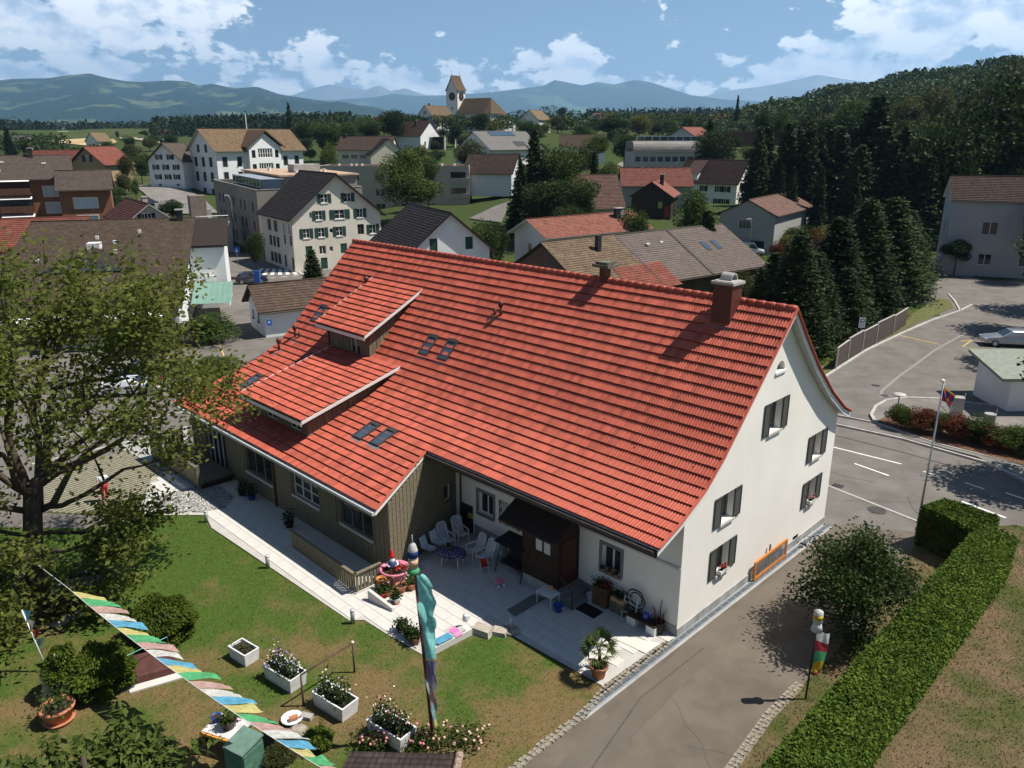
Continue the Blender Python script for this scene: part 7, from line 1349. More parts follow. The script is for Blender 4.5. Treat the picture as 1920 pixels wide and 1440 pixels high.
GC_ = 'white slatted garden chairs at the oval table'
chair('white slatted armchair backed against the boarded wall, nearer the shell chairs', (838, 1028), 40, 'slat', GC_); chair('white slatted armchair in the corner by the cellar door', (864, 1016), 32, 'slat', GC_); chair('white slatted armchair on the house side of the oval table', (890, 1048), -55, 'slat', GC_); chair('white slatted armchair next to the play chair', (909, 1060), -50, 'slat', GC_)
chair('pale shell chair nearest the gnome, by the oval table', (806, 1047), 60, 'shell'); chair('pale shell chair between the other shell chair and the armchairs', (824, 1036), 55, 'shell'); chair('white child seat beside the dark garden swing', (932, 1056), 10, 'shell')
A = G(848, 1062); t = thing('oval_table', 'oval garden table under a blue flowered cloth', 'table', (A.x, A.y, .06), rad(-20)); M_cl = mat('blue flowered cloth', (.02, .02, .07), .8, .1, 14, c2=(.28, .28, .42), mixpos=(.5, .62)); MB().lathe([(.68, .55), (.66, .70), (.64, .72), (.01, .725)], 22, sy=.68).build('tablecloth', M_cl, t, True)
for x in (-.35, .35):
    for y in (-.22, .22): MB().tube([(x * 1.15, y * 1.15, 0), (x, y, .7)], .025, 6).build('leg', M_pl, t)
pot('table_plant', 'little potted plant on the flowered table', (A.x - .15, A.y + .15, .79), .08, .1, mat('olive glaze', (.2, .2, .05)), True, LM_light, .15, n=40)
A = G(965, 1078); t = thing('garden_swing', 'dark folded garden swing seat against the house wall', 'swing', (A.x, A.y, .05), HROT)
for x in (-.75, .75): MB().tube([(x, -.45, 0), (x, 0, 1.55), (x, .45, 0)], .03, 6).build('side_frame', M_dark, t)
MB().tube([(-.75, 0, 1.55), (.75, 0, 1.55)], .03, 6).build('top_rail', M_dark, t); MB().bx(-.65, .65, -.25, .25, .42, .52).build('seat', mat('charcoal fabric', (.02, .02, .022), .9), t); MB().add([(-.65, .25, .5), (.65, .25, .5), (.65, .42, 1.0), (-.65, .42, 1.0)], [(0, 1, 2, 3)]).build('backrest', MATS['charcoal fabric'], t); MB().add([(-.8, -.5, 1.5), (.8, -.5, 1.5), (.8, .5, 1.62), (-.8, .5, 1.62)], [(0, 1, 2, 3)]).build('canopy', MATS['charcoal fabric'], t)
A = G(937, 1102); t = thing('doll_pram', 'tiny pink doll pram on the shaded terrace', 'toy', (A.x, A.y, .06), rad(30)); MB().box((0, 0, .25), (.36, .24, .16)).build('basket', M_pink, t); MB().tube([(-.18, 0, .3), (-.38, 0, .55)], .012, 5).build('handle', M_pl, t)
for x in (-.13, .13):
    for y in (-.12, .12): MB().tube([(x, y - .01, .08), (x, y + .01, .08)], .08, 10).build('wheel', M_pl, t)
A = G(908, 1074); t = thing('play_chair', 'small white folding play chair with red fabric', 'toy chair', (A.x, A.y, .06), rad(20))
for x in (-.17, .17): MB().tube([(x, -.2, 0), (x, .1, .55)], .014, 5).build('leg', M_pl, t); MB().tube([(x, .2, 0), (x, -.12, .42)], .014, 5).build('leg', M_pl, t)
MB().bx(-.17, .17, -.12, .12, .3, .33).build('seat', M_redp, t); MB().bx(-.17, .17, .09, .12, .35, .58).build('backrest', M_redp, t)
# pots and gnome at the wing corner
def gn():
    A = G(742, 1090); t = thing('pink_basin', 'large pink basin planted with red flowers at the wing corner', 'planter', (A.x, A.y, .05)); MB().lathe([(.42, 0), (.50, .42), (.66, .55), (.67, .60), (.60, .62), (.52, .5)], 22).build('basin', M_pink, t, True); MB().lathe([(.52, .5), (.52, .53)], 16).build('soil', M_soil, t); nr = np.random.default_rng(2); leafy('blossom', nr.normal(size=(90, 3)) * np.array([.22, .16, .05]) + np.array([.2, -.1, .68]), .11, M_fl_r, t, 1); leafy('plants', nr.normal(size=(90, 3)) * np.array([.25, .2, .05]) + np.array([.1, -.05, .6]), .11, LM_dark, t, 2)
    g = thing('garden_gnome', 'garden gnome with red pointed hat and white beard on the pink basin', 'gnome', (A.x - .12, A.y + .08, .57), rad(10)); b = mat('gnome blue coat', (.05, .10, .2), .5); sk = mat('gnome skin', (.55, .32, .22), .6)
    MB().lathe([(.15, 0), (.19, .1), (.18, .3), (.12, .42), (.08, .45)], 12).build('body', b, g, True); MB().ball((0, 0, .54), .115, 12, 8).build('head', sk, g, True); MB().lathe([(.135, .58), (.12, .63), (.07, .78), (.005, .95)], 12).build('hat', M_redp, g, True); MB().lathe([(.02, .22), (.10, .34), (.12, .48), (.06, .52)], 10, (0, -.07, 0), sy=.7).build('beard', M_pl, g, True)
    for s in (-1, 1): MB().tube([(s * .16, 0, .36), (s * .24, -.1, .24), (s * .12, -.2, .2)], [.05, .045, .04], 7).build('arm', M_pl, g, True); MB().lathe([(.07, 0), (.08, .05), (.05, .08)], 8, (s * .08, -.12, 0), sy=1.6).build('boot', M_dark, g, True)
gn()
for px, r, h, m, pm, fl, lab in (((728, 1118), .24, .34, M_terra, LM_dark, M_fl_p, 'terracotta pot with pink begonia beside the fence end'), ((752, 1112), .24, .32, M_terra, None, None, 'empty terracotta pot in front of the pink basin'), ((772, 1106), .25, .3, M_terra, LM_light, None, 'terracotta pot with green clump next to the banner'), ((716, 1108), .2, .55, mat('orange tower pot', (.55, .20, .04), .6, .2), None, None, 'orange stacked pot tower by the wooden fence'), ((716, 1122), .2, .22, M_redp, LM_mid, None, 'red plastic pot behind the low white wall'), ((743, 1133), .17, .25, M_pl, LM_dark, None, 'white flower pot on a brown saucer'),
        ((753, 1186), .2, .22, mat('dark blue pot', (.02, .03, .07), .5), LM_dark, None, 'dark pot with leafy plant at the lawn corner'), ((767, 1198), .2, .22, mat('grey pot', (.1, .1, .11), .5), LM_mid, None, 'grey pot with leafy plant second from the lawn corner'), ((778, 1208), .22, .28, mat('brown pot', (.18, .08, .05), .6), LM_dark, None, 'brown pot with plant next to the banner cloth')):
    c = G(*px); pot('flower_pot', lab, (c.x, c.y, .065), r, h, m, pm is not None, pm, .35, fl, saucer='saucer' in lab)
A, B = G(707, 1133), G(735, 1147); t = thing('low_wall', 'short wedge shaped white wall beside the flower pots', 'wall', A, math.atan2((B - A).y, (B - A).x)); MB().extr([(-.45, .05), (.95, .05), (.95, .22), (-.45, .52)], 'y', -.07, .07).build('wedge', M_slab, t)
# lawn-side bench wall with towels, rocks
A, B = G(815, 1222), G(880, 1188); an = math.atan2((B - A).y, (B - A).x); t = thing('stone_bench', 'low stone bench edge with grey top at the lawn corner', 'bench', A, an); L_ = (B - A).length; MB().bx(-.1, L_, -.18, .22, .0, .30).build('base', M_slab, t); MB().bx(.05, L_ - .25, -.12, .2, .303, .36).build('seat', M_plinth, t)
c = A + (B - A) * .25; tag(clothgrid('towel', None, 5, 4, lambda a, b: (c.x + (a - .5) * .7 * math.cos(an) - (b - .5) * .36 * math.sin(an), c.y + (a - .5) * .7 * math.sin(an) + (b - .5) * .36 * math.cos(an), .376 + .008 * math.sin(a * 9)), CL['blue']), 'pale blue towel laid on the stone bench', 'towel')
c2 = A + (B - A) * .62; tag(clothgrid('towel', None, 5, 5, lambda a, b: (c2.x + (a - .5) * .32 * math.cos(an) - (b - .4) * .5 * math.sin(an), c2.y + (a - .5) * .32 * math.sin(an) + (b - .4) * .5 * math.cos(an), .378 - .2 * max(0, .35 - b)), mat('pink towel', (.72, .18, .42), .95)), 'bright pink towel draped over the stone bench', 'towel')
A = G(905, 1188); t = thing('stone_steps', 'rough sandstone step blocks beside the bench', 'steps', A, rad(-35)); MB().box((0, 0, .14), (.85, .55, .3), .1, .85).build('block', mat('sandstone', (.38, .34, .28), .9, .2, 3), t); MB().box((.55, .35, .10), (.6, .45, .2), .3, .9).build('block', MATS['sandstone'], t)
c = G(873, 1178); t = thing('watering_jug', 'white jug standing at the end of the stone bench', 'jug', (c.x, c.y, .34)); MB().lathe([(.1, 0), (.13, .1), (.09, .22), (.1, .26)], 12).build('body', M_pl, t, True); MB().tube([(.1, 0, .22), (.2, 0, .2), (.13, 0, .08)], .018, 6).build('handle', M_pl, t)
c = G(958, 1185); t = thing('parasol_base', 'round concrete parasol base with steel tube', 'parasol base', (c.x, c.y, .06)); MB().lathe([(.34, 0), (.34, .05), (.28, .08)], 20).build('foot', M_cob, t, True); MB().tube([(0, 0, .08), (0, 0, .45)], .03, 8).build('tube', M_steel, t); MB().ball((0, 0, .47), .04).build('knob', M_pl, t)
def palm():
    c = G(1122, 1270); t = thing('potted_palm', 'potted fan palm in a terracotta tub on the terrace corner', 'palm', (c.x, c.y, .06)); MB().lathe([(.22, 0), (.29, .36), (.34, .38), (.34, .46), (.29, .46), (.27, .4)], 20).build('pot', M_terra, t, True); MB().lathe([(.27, .38), (.27, .41)], 14).build('soil', M_soil, t); MB().tube([(0, 0, .38), (.02, 0, .75), (0, .03, 1.05)], [.07, .06, .05], 8).build('trunk', M_bark, t, True); b = MB(); rng = random.Random(4)
    for k in range(26):
        a = k * 2.4; e = rng.uniform(-.35, 1.35); L_ = rng.uniform(.32, .48); d = Vector((math.cos(a) * math.cos(e), math.sin(a) * math.cos(e), math.sin(e))); o = Vector((0, .03, 1.02)); tip = o + d * L_; b.tube([o, tip], .008, 4); s = d.cross(Vector((0, 0, 1))); s = s.normalized() if s.length > .05 else Vector((1, 0, 0)); n = d.cross(s)
        for j in range(9):
            f = (j - 4) / 4; dd = (d * math.cos(f * 1.15) + s * math.sin(f * 1.15) - Vector((0, 0, .12 + .1 * abs(f)))).normalized(); q = tip + dd * .42; w = n * .0 + (d.cross(dd).normalized().cross(dd) if abs(f) > .05 else s) * .03; b.add([tip, tip + dd * .18 + w, q, tip + dd * .18 - w], [(0, 1, 2, 3)])
    tag(b.build('fronds', leafmat('palm fronds', (.05, .08, .02), (.15, .19, .06), 3), t), kind=None)
palm()
# things along the shaded wall
c = HW(4.15, -1.75); t = thing('side_table', 'small white metal table below the porch', 'table', (c.x, c.y, .05), HROT); c = G(1027, 1135); t.location = (c.x, c.y, .05); MB().bx(-.42, .42, -.28, .28, .55, .58).build('table_top', M_pl, t)
for x in (-.38, .38):
    for y in (-.24, .24): MB().tube([(x, y, 0), (x, y, .55)], .018, 6).build('leg', M_pl, t)
o = MB().ball((0, 0, .1), .13, 10, 6, .8).build('wooden_block', mat('pale wood', (.5, .3, .14), .8), None, M=Matrix.Translation((c.x + .1, c.y + .1, .64))); tag(o, 'small rounded wooden block on the white side table', 'block')
c = G(1047, 1148); t = thing('blue_bucket', 'blue bucket beside the white side table', 'bucket', (c.x, c.y, .05)); MB().lathe([(.16, 0), (.2, .3), (.21, .31), (.18, .3), (.15, .05)], 14).build('pail', M_blue, t, True); MB().box((.16, -.1, .17), (.02, .12, .1), -.5).build('label_patch', M_pl, t)
c = G(1104, 1147); tag(MB().box((0, 0, 0), (1.0, .62, .02)).build('doormat', mat('black rubber', (.012, .012, .014), .9), None, M=Matrix.Translation((c.x, c.y, .075)) @ Matrix.Rotation(HROT, 4, 'Z')), 'black doormat on the terrace before the steps', 'doormat')
def boxthing(name, label, cat, px, d, m, parts=(), z=.05):
    c = G(*px); t = thing(name, label, cat, (c.x, c.y, z), HROT); MB().bx(-d[0] / 2, d[0] / 2, -d[1] / 2, d[1] / 2, 0, d[2]).build('body', m, t); return t
t = boxthing('wooden_chest', 'wooden cupboard with geraniums on top by the steps', 'cupboard', (1128, 1135), (.7, .4, .85), mat('mid brown wood', (.12, .07, .035), .8, .25, 3)); leafy('geraniums', np.random.default_rng(3).normal(size=(220, 3)) * np.array([.24, .12, .07]) + np.array([0, 0, .98]), .1, LM_dark, t, 1); leafy('blossom', np.random.default_rng(4).normal(size=(50, 3)) * np.array([.24, .12, .05]) + np.array([0, 0, 1.05]), .08, M_fl_r, t, 1)
for s in (-1, 1): MB().bx(s * .17 - .14, s * .17 + .14, -.215, -.203, .08, .75).build('door_panel', MATS['mid brown wood'], t)
for px, lab in (((1106, 1128), 'white bucket on the lowest step'), ((1138, 1128), 'white bucket in front of the cupboard')):
    c = G(*px); t = thing('white_bucket', lab, 'bucket', (c.x, c.y, .06)); MB().lathe([(.12, 0), (.15, .3), (.16, .31), (.13, .3), (.11, .05)], 12).build('pail', M_pl, t, True); MB().tube([(-.15, 0, .3), (-.1, 0, .42), (.1, 0, .42), (.15, 0, .3)], .006, 5).build('handle', M_steel, t)
t = boxthing('flower_crate', 'pale wooden flower crate on a low shelf at the wall', 'crate', (1160, 1150), (.7, .35, .5), M_wood); MB().bx(-.32, .32, -.16, .16, .503, .68).build('crate', mat('pale wood', (.5, .3, .14), .8), t); leafy('plants', np.random.default_rng(5).normal(size=(200, 3)) * np.array([.2, .1, .08]) + np.array([0, 0, .82]), .1, LM_dark, t, 1)
c = G(1185, 1160); t = thing('towel_rack', 'white wire stand with hoop legs at the shaded wall', 'rack', (c.x, c.y, .05), HROT)
for x in (-.3, .3): MB().tube([(x, -.3, 0), (x, -.12, .9), (x, 0, 1.0), (x, .12, .9), (x, .25, 0)], .018, 6).build('hoop', M_pl, t)
for z in (.3, .7, .9): MB().tube([(-.3, -.12 - (.9 - z) * .2, z), (.3, -.12 - (.9 - z) * .2, z)], .014, 5).build('rail', M_pl, t)
c = HW(1.75, -.22); t = thing('hose_reel', 'dark green hose coiled on a wall reel', 'hose', (c.x, c.y, .95), HROT); MB().tube([(.42 * math.cos(a), -.02 * (k % 3), .42 * math.sin(a)) for k, a in enumerate([i * .35 for i in range(56)])], .03, 6).build('coil', mat('green hose', (.02, .04, .02), .5), t); MB().tube([(.28 * math.cos(a), .02, .28 * math.sin(a)) for a in [i * .6 for i in range(12)]], .03, 6).build('reel', M_dark, t)
t = boxthing('block_bench', 'plank bench on white blocks near the house corner', 'bench', (1205, 1180), (1.3, .42, .08), M_darkwood, z=.42)
for s in (-.45, .45): MB().bx(s - .2, s + .2, -.18, .18, -.37, -.003).build('block', M_trim, t)
c = Vector(t.location) + Vector((.1, -.02, .085)); g = thing('watering_can', 'blue watering can on the plank bench', 'watering can', c); MB().lathe([(.12, 0), (.13, .2), (.08, .24)], 12).build('body', mat('violet blue plastic', (.08, .10, .42), .4), g, True); MB().tube([(.1, 0, .06), (.32, 0, .26)], [.025, .015], 6).build('spout', MATS['violet blue plastic'], g); MB().tube([(-.1, 0, .2), (-.05, 0, .34), (.06, 0, .24)], .015, 5).build('handle', MATS['violet blue plastic'], g)
c = G(1233, 1188); t = thing('umbrella_stand', 'dark basket with upright umbrellas and sticks at the corner', 'umbrella stand', (c.x, c.y, .05)); MB().lathe([(.2, 0), (.24, .5), (.25, .52), (.22, .5), (.19, .05)], 14).build('basket', mat('dark wicker', (.04, .028, .02), .9, .4, 20), t, True); rng = random.Random(8)
for i in range(6):
    a = i * 1.05; h = rng.uniform(.8, 1.2); MB().tube([(.08 * math.cos(a), .08 * math.sin(a), .1), (.2 * math.cos(a), .2 * math.sin(a), h), (.26 * math.cos(a), .26 * math.sin(a), h + .08), (.3 * math.cos(a), .3 * math.sin(a), h - .02)], [.03, .015, .014, .012], 6).build('umbrella', (M_dark, M_darkwood, CL['red'])[i % 3], t)
c = HW(3.2, -.14, 1.42)
for i in range(3): pot('sill_pot', 'small geranium pot standing on the front window sill', tuple(HW(2.85 + i * .33, -.1, 1.42)), .09, .13, M_terra, True, LM_dark, .16, M_fl_p, n=40, group='pots on the front sill')
for lab, u, z in (('red geranium box on the lower gable window', 3.0, 1.6), ('pink geranium box on the rear gable window', 10.85, 1.9)):
    c = HW(-.03, u, z); t = thing('window_box', lab, 'window box', c, HROT); MB().bx(-.02, .16, -.34, .34, -.02, .12).build('box', M_trim, t); leafy('leaves', np.random.default_rng(6).normal(size=(120, 3)) * np.array([.05, .16, .05]) + np.array([.08, 0, .17]), .09, LM_mid, t, 1); leafy('blossom', np.random.default_rng(7).normal(size=(50, 3)) * np.array([.05, .15, .06]) + np.array([.1, 0, .24]), .08, M_fl_r if 'red' in lab else M_fl_p, t, 2)
# portrait poster, plain stand-in
c = HW(8.87, -.03, 1.36); t = thing('wall_poster', 'framed poster with a pale leafy pattern on the shaded wall', 'poster', c, HROT); MB().bx(-.58, .58, -.02, .0, 0, 1.1).build('sheet', mat('leafy print', (.06, .12, .08), .7, .2, 9, c2=(.5, .5, .46), mixpos=(.42, .58)), t); MB().lathe([(.24, 0), (.24, .006)], 20, sy=1.35).build('dark_oval', mat('dark print', (.035, .03, .03), .7), t, M=Matrix.Translation((0, -.022, .58)) @ Matrix.Rotation(math.pi / 2, 4, 'X'))
for x in (-.6, .6): MB().bx(x - .02, x + .02, -.03, 0, -.02, 1.12).build('frame_bar', M_dark, t)
# orange gate leaning on the gable
c = HW(-.16, 5.55); t = thing('orange_gate', 'orange painted wooden gate with bars leaning on the gable wall', 'gate', (c.x, c.y, .06), HROT + math.pi / 2); Mo = mat('orange paint', (.55, .19, .03), .6, .12, 3)
MB().bx(0, 2.95, -.05, .02, .78, .88).build('rail', Mo, t); MB().bx(0, 2.95, -.05, .02, .0, .12).build('rail', Mo, t)
for x in (.05, 2.9): MB().bx(x - .05, x + .05, -.052, .022, .12, .78).build('stile', Mo, t)
for i in range(22): MB().bx(.18 + i * .125, .205 + i * .125, -.03, .0, .12, .78).build('bar', M_steel, t)
MB().bx(1.4, 1.48, .03, .08, .0, 1.15).build('prop', M_wood, t)
# wooden guard around the cellar stairs
P = [G(548, 1030), G(668, 1116), G(714, 1094)]; t = thing('stair_guard', 'olive plank guard rail around the cellar stairs', 'railing', P[0])
for a, b in zip(P, P[1:]):
    d = b - a; n = int(d.length / .17); an = math.atan2(d.y, d.x); me = MB().box((0, 0, .52), (.125, .028, .80)).mesh('plank', M_board); mid = (a + b) / 2 - P[0]; MB().box((0, 0, .97), (d.length + .1, .14, .06)).build('handrail', M_board, t, M=Matrix.Translation(mid) @ Matrix.Rotation(an, 4, 'Z')); MB().box((0, 0, .07), (d.length + .05, .12, .12)).build('kerb', M_slab, t, M=Matrix.Translation(mid) @ Matrix.Rotation(an, 4, 'Z'))
    for i in range(n): link('plank', me, t, Matrix.Translation(a + d * ((i + .5) / n) - P[0]) @ Matrix.Rotation(an, 4, 'Z'))
# raised wooden terrace at the far end
t = thing('balcony', 'raised dark wooden balcony with plank railing at the wing end', 'balcony', HW(27.2, -5.1, 0), HROT); MB().bx(-4.2, 2.0, -2.0, 0, .35, .5).build('deck', M_wood, t)
for x in (-4.1, -1.1, 1.9): MB().bx(x - .08, x + .08, -1.95, -1.79, -.3, 1.45).build('post', M_wood, t)
MB().bx(-4.3, 2.1, -2.08, -1.9, 1.4, 1.47).build('handrail', M_wood, t); MB().bx(-4.3, -4.1, -1.9, 0, 1.4, 1.47).build('handrail', M_wood, t); MB().bx(-4.2, 2, -1.8, -.1, -.3, .35).build('skirting', M_darkwood, t)
me = MB().box((0, 0, .92), (.2, .03, .95)).mesh('plank', M_board)
for i in range(26): link('plank', me, t, Matrix.Translation((-4.05 + i * .24, -1.98, 0)))
for i in range(8): link('plank', me, t, Matrix.Translation((-4.2, -1.8 + i * .24, 0)) @ Matrix.Rotation(math.pi / 2, 4, 'Z'))
for (px, lab, fm) in (((543, 990), 'leafy potted plant against the shaded wing wall', None), ((472, 938), 'blue pot with shrub beside the balcony', None), ((455, 930), 'bicycle dark plant tub at the balcony foot', None)):
    c = G(*px); pot('wall_pot', lab.replace('bicycle ', ''), (c.x, c.y, .06), .22, .26, M_blue if 'blue' in lab else M_dark, True, LM_dark, .7, None, n=260)
# ---- person
def person():
    c = G(199, 941); t = thing('person', 'person in white top and red trousers walking on the turf paving', 'person', (c.x, c.y, .02), rad(-150)); sk = mat('person skin', (.42, .25, .17), .6, .05); wt = mat('white shirt', (.72, .72, .74), .85, .05); rd = mat('red trousers', (.55, .03, .05), .8, .1)
    def skin(name, verts, edges, radii, m, root):
        me = bpy.data.meshes.new(name); me.from_pydata(verts, edges, []); ob = bpy.data.objects.new(name, me); COL.objects.link(ob); sm = ob.modifiers.new('s', 'SKIN'); 
        for i, r in enumerate(radii): me.skin_vertices[0].data[i].radius = (r, r); me.skin_vertices[0].data[i].use_root = (i == root)
        ss_ = ob.modifiers.new('d', 'SUBSURF'); ss_.levels = 1; ss_.render_levels = 1; dg = bpy.context.evaluated_depsgraph_get(); m2 = bpy.data.meshes.new_from_object(ob.evaluated_get(dg)); bpy.data.objects.remove(ob); m2.materials.clear(); m2.materials.append(m); m2.polygons.foreach_set('use_smooth', [True] * len(m2.polygons)); return link(name, m2, t)
    V = [(0, 0, .93), (0, 0, 1.12), (0, 0, 1.35), (0, 0, 1.48), (0, .0, 1.58), (0, .01, 1.68), (.19, 0, 1.40), (.25, .08, 1.15), (.27, .24, 1.02), (.27, .30, .99), (-.19, 0, 1.40), (-.25, -.06, 1.15), (-.26, .04, .92), (-.26, .08, .86), (.09, 0, .88), (.1, .06, .48), (.1, .0, .08), (.1, .14, .04), (-.09, 0, .88), (-.1, -.05, .48), (-.1, -.18, .1), (-.1, -.05, .04)]
    E_ = [(0, 1), (1, 2), (2, 3), (3, 4), (4, 5), (2, 6), (6, 7), (7, 8), (8, 9), (2, 10), (10, 11), (11, 12), (12, 13), (0, 14), (14, 15), (15, 16), (16, 17), (0, 18), (18, 19), (19, 20), (20, 21)]
    Rd = [.13, .125, .14, .06, .085, .095, .062, .05, .038, .035, .062, .05, .038, .035, .088, .062, .045, .04, .088, .062, .045, .04]
    skin('body', V, E_, Rd, sk, 0); skin('trousers', [V[0], V[14], V[15], (.1, .01, .12), V[18], V[19], (-.1, -.17, .14)], [(0, 1), (1, 2), (2, 3), (0, 4), (4, 5), (5, 6)], [.15, .105, .08, .065, .105, .08, .065], rd, 0)
    skin('shirt', [(0, 0, .9), V[1], V[2], (0, 0, 1.43), V[6], (.24, .06, 1.2), V[10], (-.24, -.04, 1.2)], [(0, 1), (1, 2), (2, 3), (2, 4), (4, 5), (2, 6), (6, 7)], [.16, .15, .165, .09, .085, .07, .085, .07], wt, 0); MB().ball((0, -.02, 1.70), .115, 12, 8, 1.0).build('hair', M_dark, t, True)
person()
# ---- cars
def car(label, loc, yaw, paint, L_=4.2, W_=1.75, Ht=1.46, kind='hatch', group=None, scale=1):
    t = thing('parked_car' if kind != 'van' else 'white_van', label, 'car' if kind != 'van' else 'van', loc, rad(yaw), group); h = L_ / 2
    if kind == 'hatch': P = [(-h, .32), (-h, .78), (-h + .12, .95), (-h + .42, Ht - .12), (-h + .95, Ht), (.15, Ht), (.95, 1.0), (h - .25, .80), (h, .62), (h, .32)]; win = [(-h + .32, .98), (-h + .55, Ht - .14), (-h + 1.0, Ht - .07), (.12, Ht - .07), (.82, .99)]
    elif kind == 'estate': P = [(-h, .35), (-h, .85), (-h + .08, 1.0), (-h + .5, Ht - .05), (-h + .9, Ht), (.2, Ht), (1.05, .98), (h - .3, .82), (h, .62), (h, .35)]; win = [(-h + .3, 1.0), (-h + .6, Ht - .1), (.2, Ht - .08), (.92, .99)]
    elif kind == 'sport': P = [(-h, .28), (-h, .7), (-h + .25, .82), (-h + .9, .86), (-.4, Ht), (.25, Ht), (1.0, .8), (h - .2, .6), (h, .45), (h, .28)]; win = [(-.75, .86), (-.35, Ht - .06), (.22, Ht - .06), (.85, .82)]
    else: P = [(-h, .4), (-h, Ht - .1), (-h + .15, Ht), (.9, Ht), (1.55, 1.15), (h - .1, 1.0), (h, .75), (h, .4)]; win = [(.1, 1.15), (.1, Ht - .15), (.88, Ht - .15), (1.42, 1.15)]
    b = MB(); n = len(P); k = W_ / 2
    rows = []
    for y, s, dz in ((-k, .0, 0), (-k * .9, 0, 0)): pass
    def ring(y, ins): return [(x, y, z) for x, z in P]
    prof_ = [(-k, .93), (-k * .86, 1.0), (0, 1.015), (k * .86, 1.0), (k, .93)]
    V = []
    for y, f in prof_:
        for x, z in P: V.append((x * (.985 if abs(y) > k * .95 else 1), y * (1 if z < 1.0 else .86 + .0), .32 + (z - .32) * (f if z > .95 else 1)))
    Fq = []
    for r in range(4):
        for i in range(n): j = (i + 1) % n; Fq.append((r * n + i, r * n + j, (r + 1) * n + j, (r + 1) * n + i))
    b.v = V; b.f = Fq + [tuple(range(n))[::-1], tuple(4 * n + i for i in range(n))]; body = b.build('body', paint, t)
    for s in (-1, 1):
        MB().add([(x, s * (k * .862 + .004 + (.12 * k) * max(0, (1.02 - z)) * 1.1), z) for x, z in win], [tuple(range(len(win)))]).build('side_window', M_glass, t)
    def screen(i, j, nm):
        (x0, z0), (x1, z1) = P[i], P[j]; nx_, nz_ = (z1 - z0), -(x1 - x0); l = math.hypot(nx_, nz_); nx_, nz_ = nx_ / l * .02, nz_ / l * .02
        if nz_ < 0: nx_, nz_ = -nx_, -nz_
        a, c = .1, .88; MB().add([(x0 + (x1 - x0) * a + nx_, -k * .76, z0 + (z1 - z0) * a + nz_), (x0 + (x1 - x0) * a + nx_, k * .76, z0 + (z1 - z0) * a + nz_), (x0 + (x1 - x0) * c + nx_, k * .7, z0 + (z1 - z0) * c + nz_), (x0 + (x1 - x0) * c + nx_, -k * .7, z0 + (z1 - z0) * c + nz_)], [(0, 1, 2, 3)]).build(nm, M_glass, t)
    if kind in ('hatch', 'estate'): screen(6, 5, 'windscreen'); screen(2, 3, 'rear_window')
    elif kind == 'sport': screen(6, 5, 'windscreen'); screen(3, 4, 'rear_window')
    else: screen(4, 3, 'windscreen')
    for x in (-h + .75, h - .8):
        for s in (-1, 1):
            w = MB().tube([(x, s * (k - .2), .32), (x, s * (k + .01), .32)], .32, 16).build('wheel', mat('tyre rubber', (.02, .02, .02), .9), t, True); MB().tube([(x, s * (k + .0), .32), (x, s * (k + .02), .32)], .2, 12).build('rim', M_steel, w)
    for s in (-1, 1):
        MB().box((h - .06, s * k * .72, .68), (.16, .3, .14)).build('headlight', mat('headlight glass', (.6, .62, .64), .15), t); MB().box((-h + .03, s * k * .78, .82), (.1, .2, .22)).build('tail_light', mat('red lamp', (.35, .01, .01), .3), t); MB().box((.72, s * (k + .06), 1.0), (.12, .16, .12)).build('wing_mirror', paint, t)
    return t
C_dark = mat('dark blue car paint', (.012, .016, .035), .25, .05, 2, spec=.6, coat=1); C_blk = mat('black car paint', (.012, .013, .015), .25, .05, 2, spec=.6, coat=1); C_wh = mat('white car paint', (.68, .68, .68), .3, .03, 2, coat=1); C_sil = mat('silver car paint', (.36, .37, .38), .3, .03, 2, metal=.5, coat=1)
c = G(474, 531); car('dark blue hatchback on the street beside the shop', (c.x, c.y, .01), 12, C_dark, 4.0)
c = G(262, 712); car('black car in the parking bay next to the white sports car', (c.x, c.y, .01), 195, C_blk, 4.4); c = G(245, 738); car('white low sports car parked under the walnut boughs', (c.x, c.y, .01), 190, C_wh, 4.3, 1.75, 1.22, 'sport')
c = G(1893, 648); car('silver estate car parked in the shade by the side street', (c.x, c.y, .01), 168, C_sil, 4.7, 1.8, 1.5, 'estate')
c = G(1402, 478); car('white van close to the grey hall wall', (c.x, c.y, .01), -18, C_wh, 5.0, 1.9, 2.0, 'van'); c = G(1385, 493); car('white van with open rear standing on the grass side', (c.x, c.y, .01), -25, C_wh, 4.6, 1.9, 1.95, 'van')
c = AT(276, 350, 188); car('dark car parked below the narrow white house', (c.x, c.y, terr(c.x, c.y) + .05), 70, C_blk, 4.3)
# ---- street furniture
def lamp(label, base, h, arm, yaw, name='street_lamp'):
    t = thing(name, label, 'street lamp', base, rad(yaw)); MB().tube([(0, 0, -.1), (0, 0, h * .85), (arm * .2, 0, h * .97), (arm, 0, h)], [.075, .055, .045, .04], 8).build('mast', M_steel, t, True); MB().box((arm + .2, 0, h), (.7, .26, .12)).build('lamp_head', M_trim, t)
c = G(443, 470); lamp('tall grey street lamp beside the flat school block', (c.x, c.y, 0), 9.0, -.8, 10); c = G(605, 487); lamp('curved street lamp carrying the blue direction signs', (c.x, c.y, 0), 8.6, .9, 20)
for i in range(4): o = MB().box((0, 0, 0), (1.6, .06, .28)).build('direction_sign', MATS['blue sign'], None, M=Matrix.Translation((c.x - .6 + (1.1 if i < 1 else 0), c.y - .1, 2.6 + i * .38)) @ Matrix.Rotation(rad(10), 4, 'Z')); tag(o, 'blue arrow direction sign on the curved lamp mast', 'sign', 'blue direction signs on the mast'); MB().box((0, -.035, 0), (1.1, .01, .08)).build('lettering', M_trim, o)
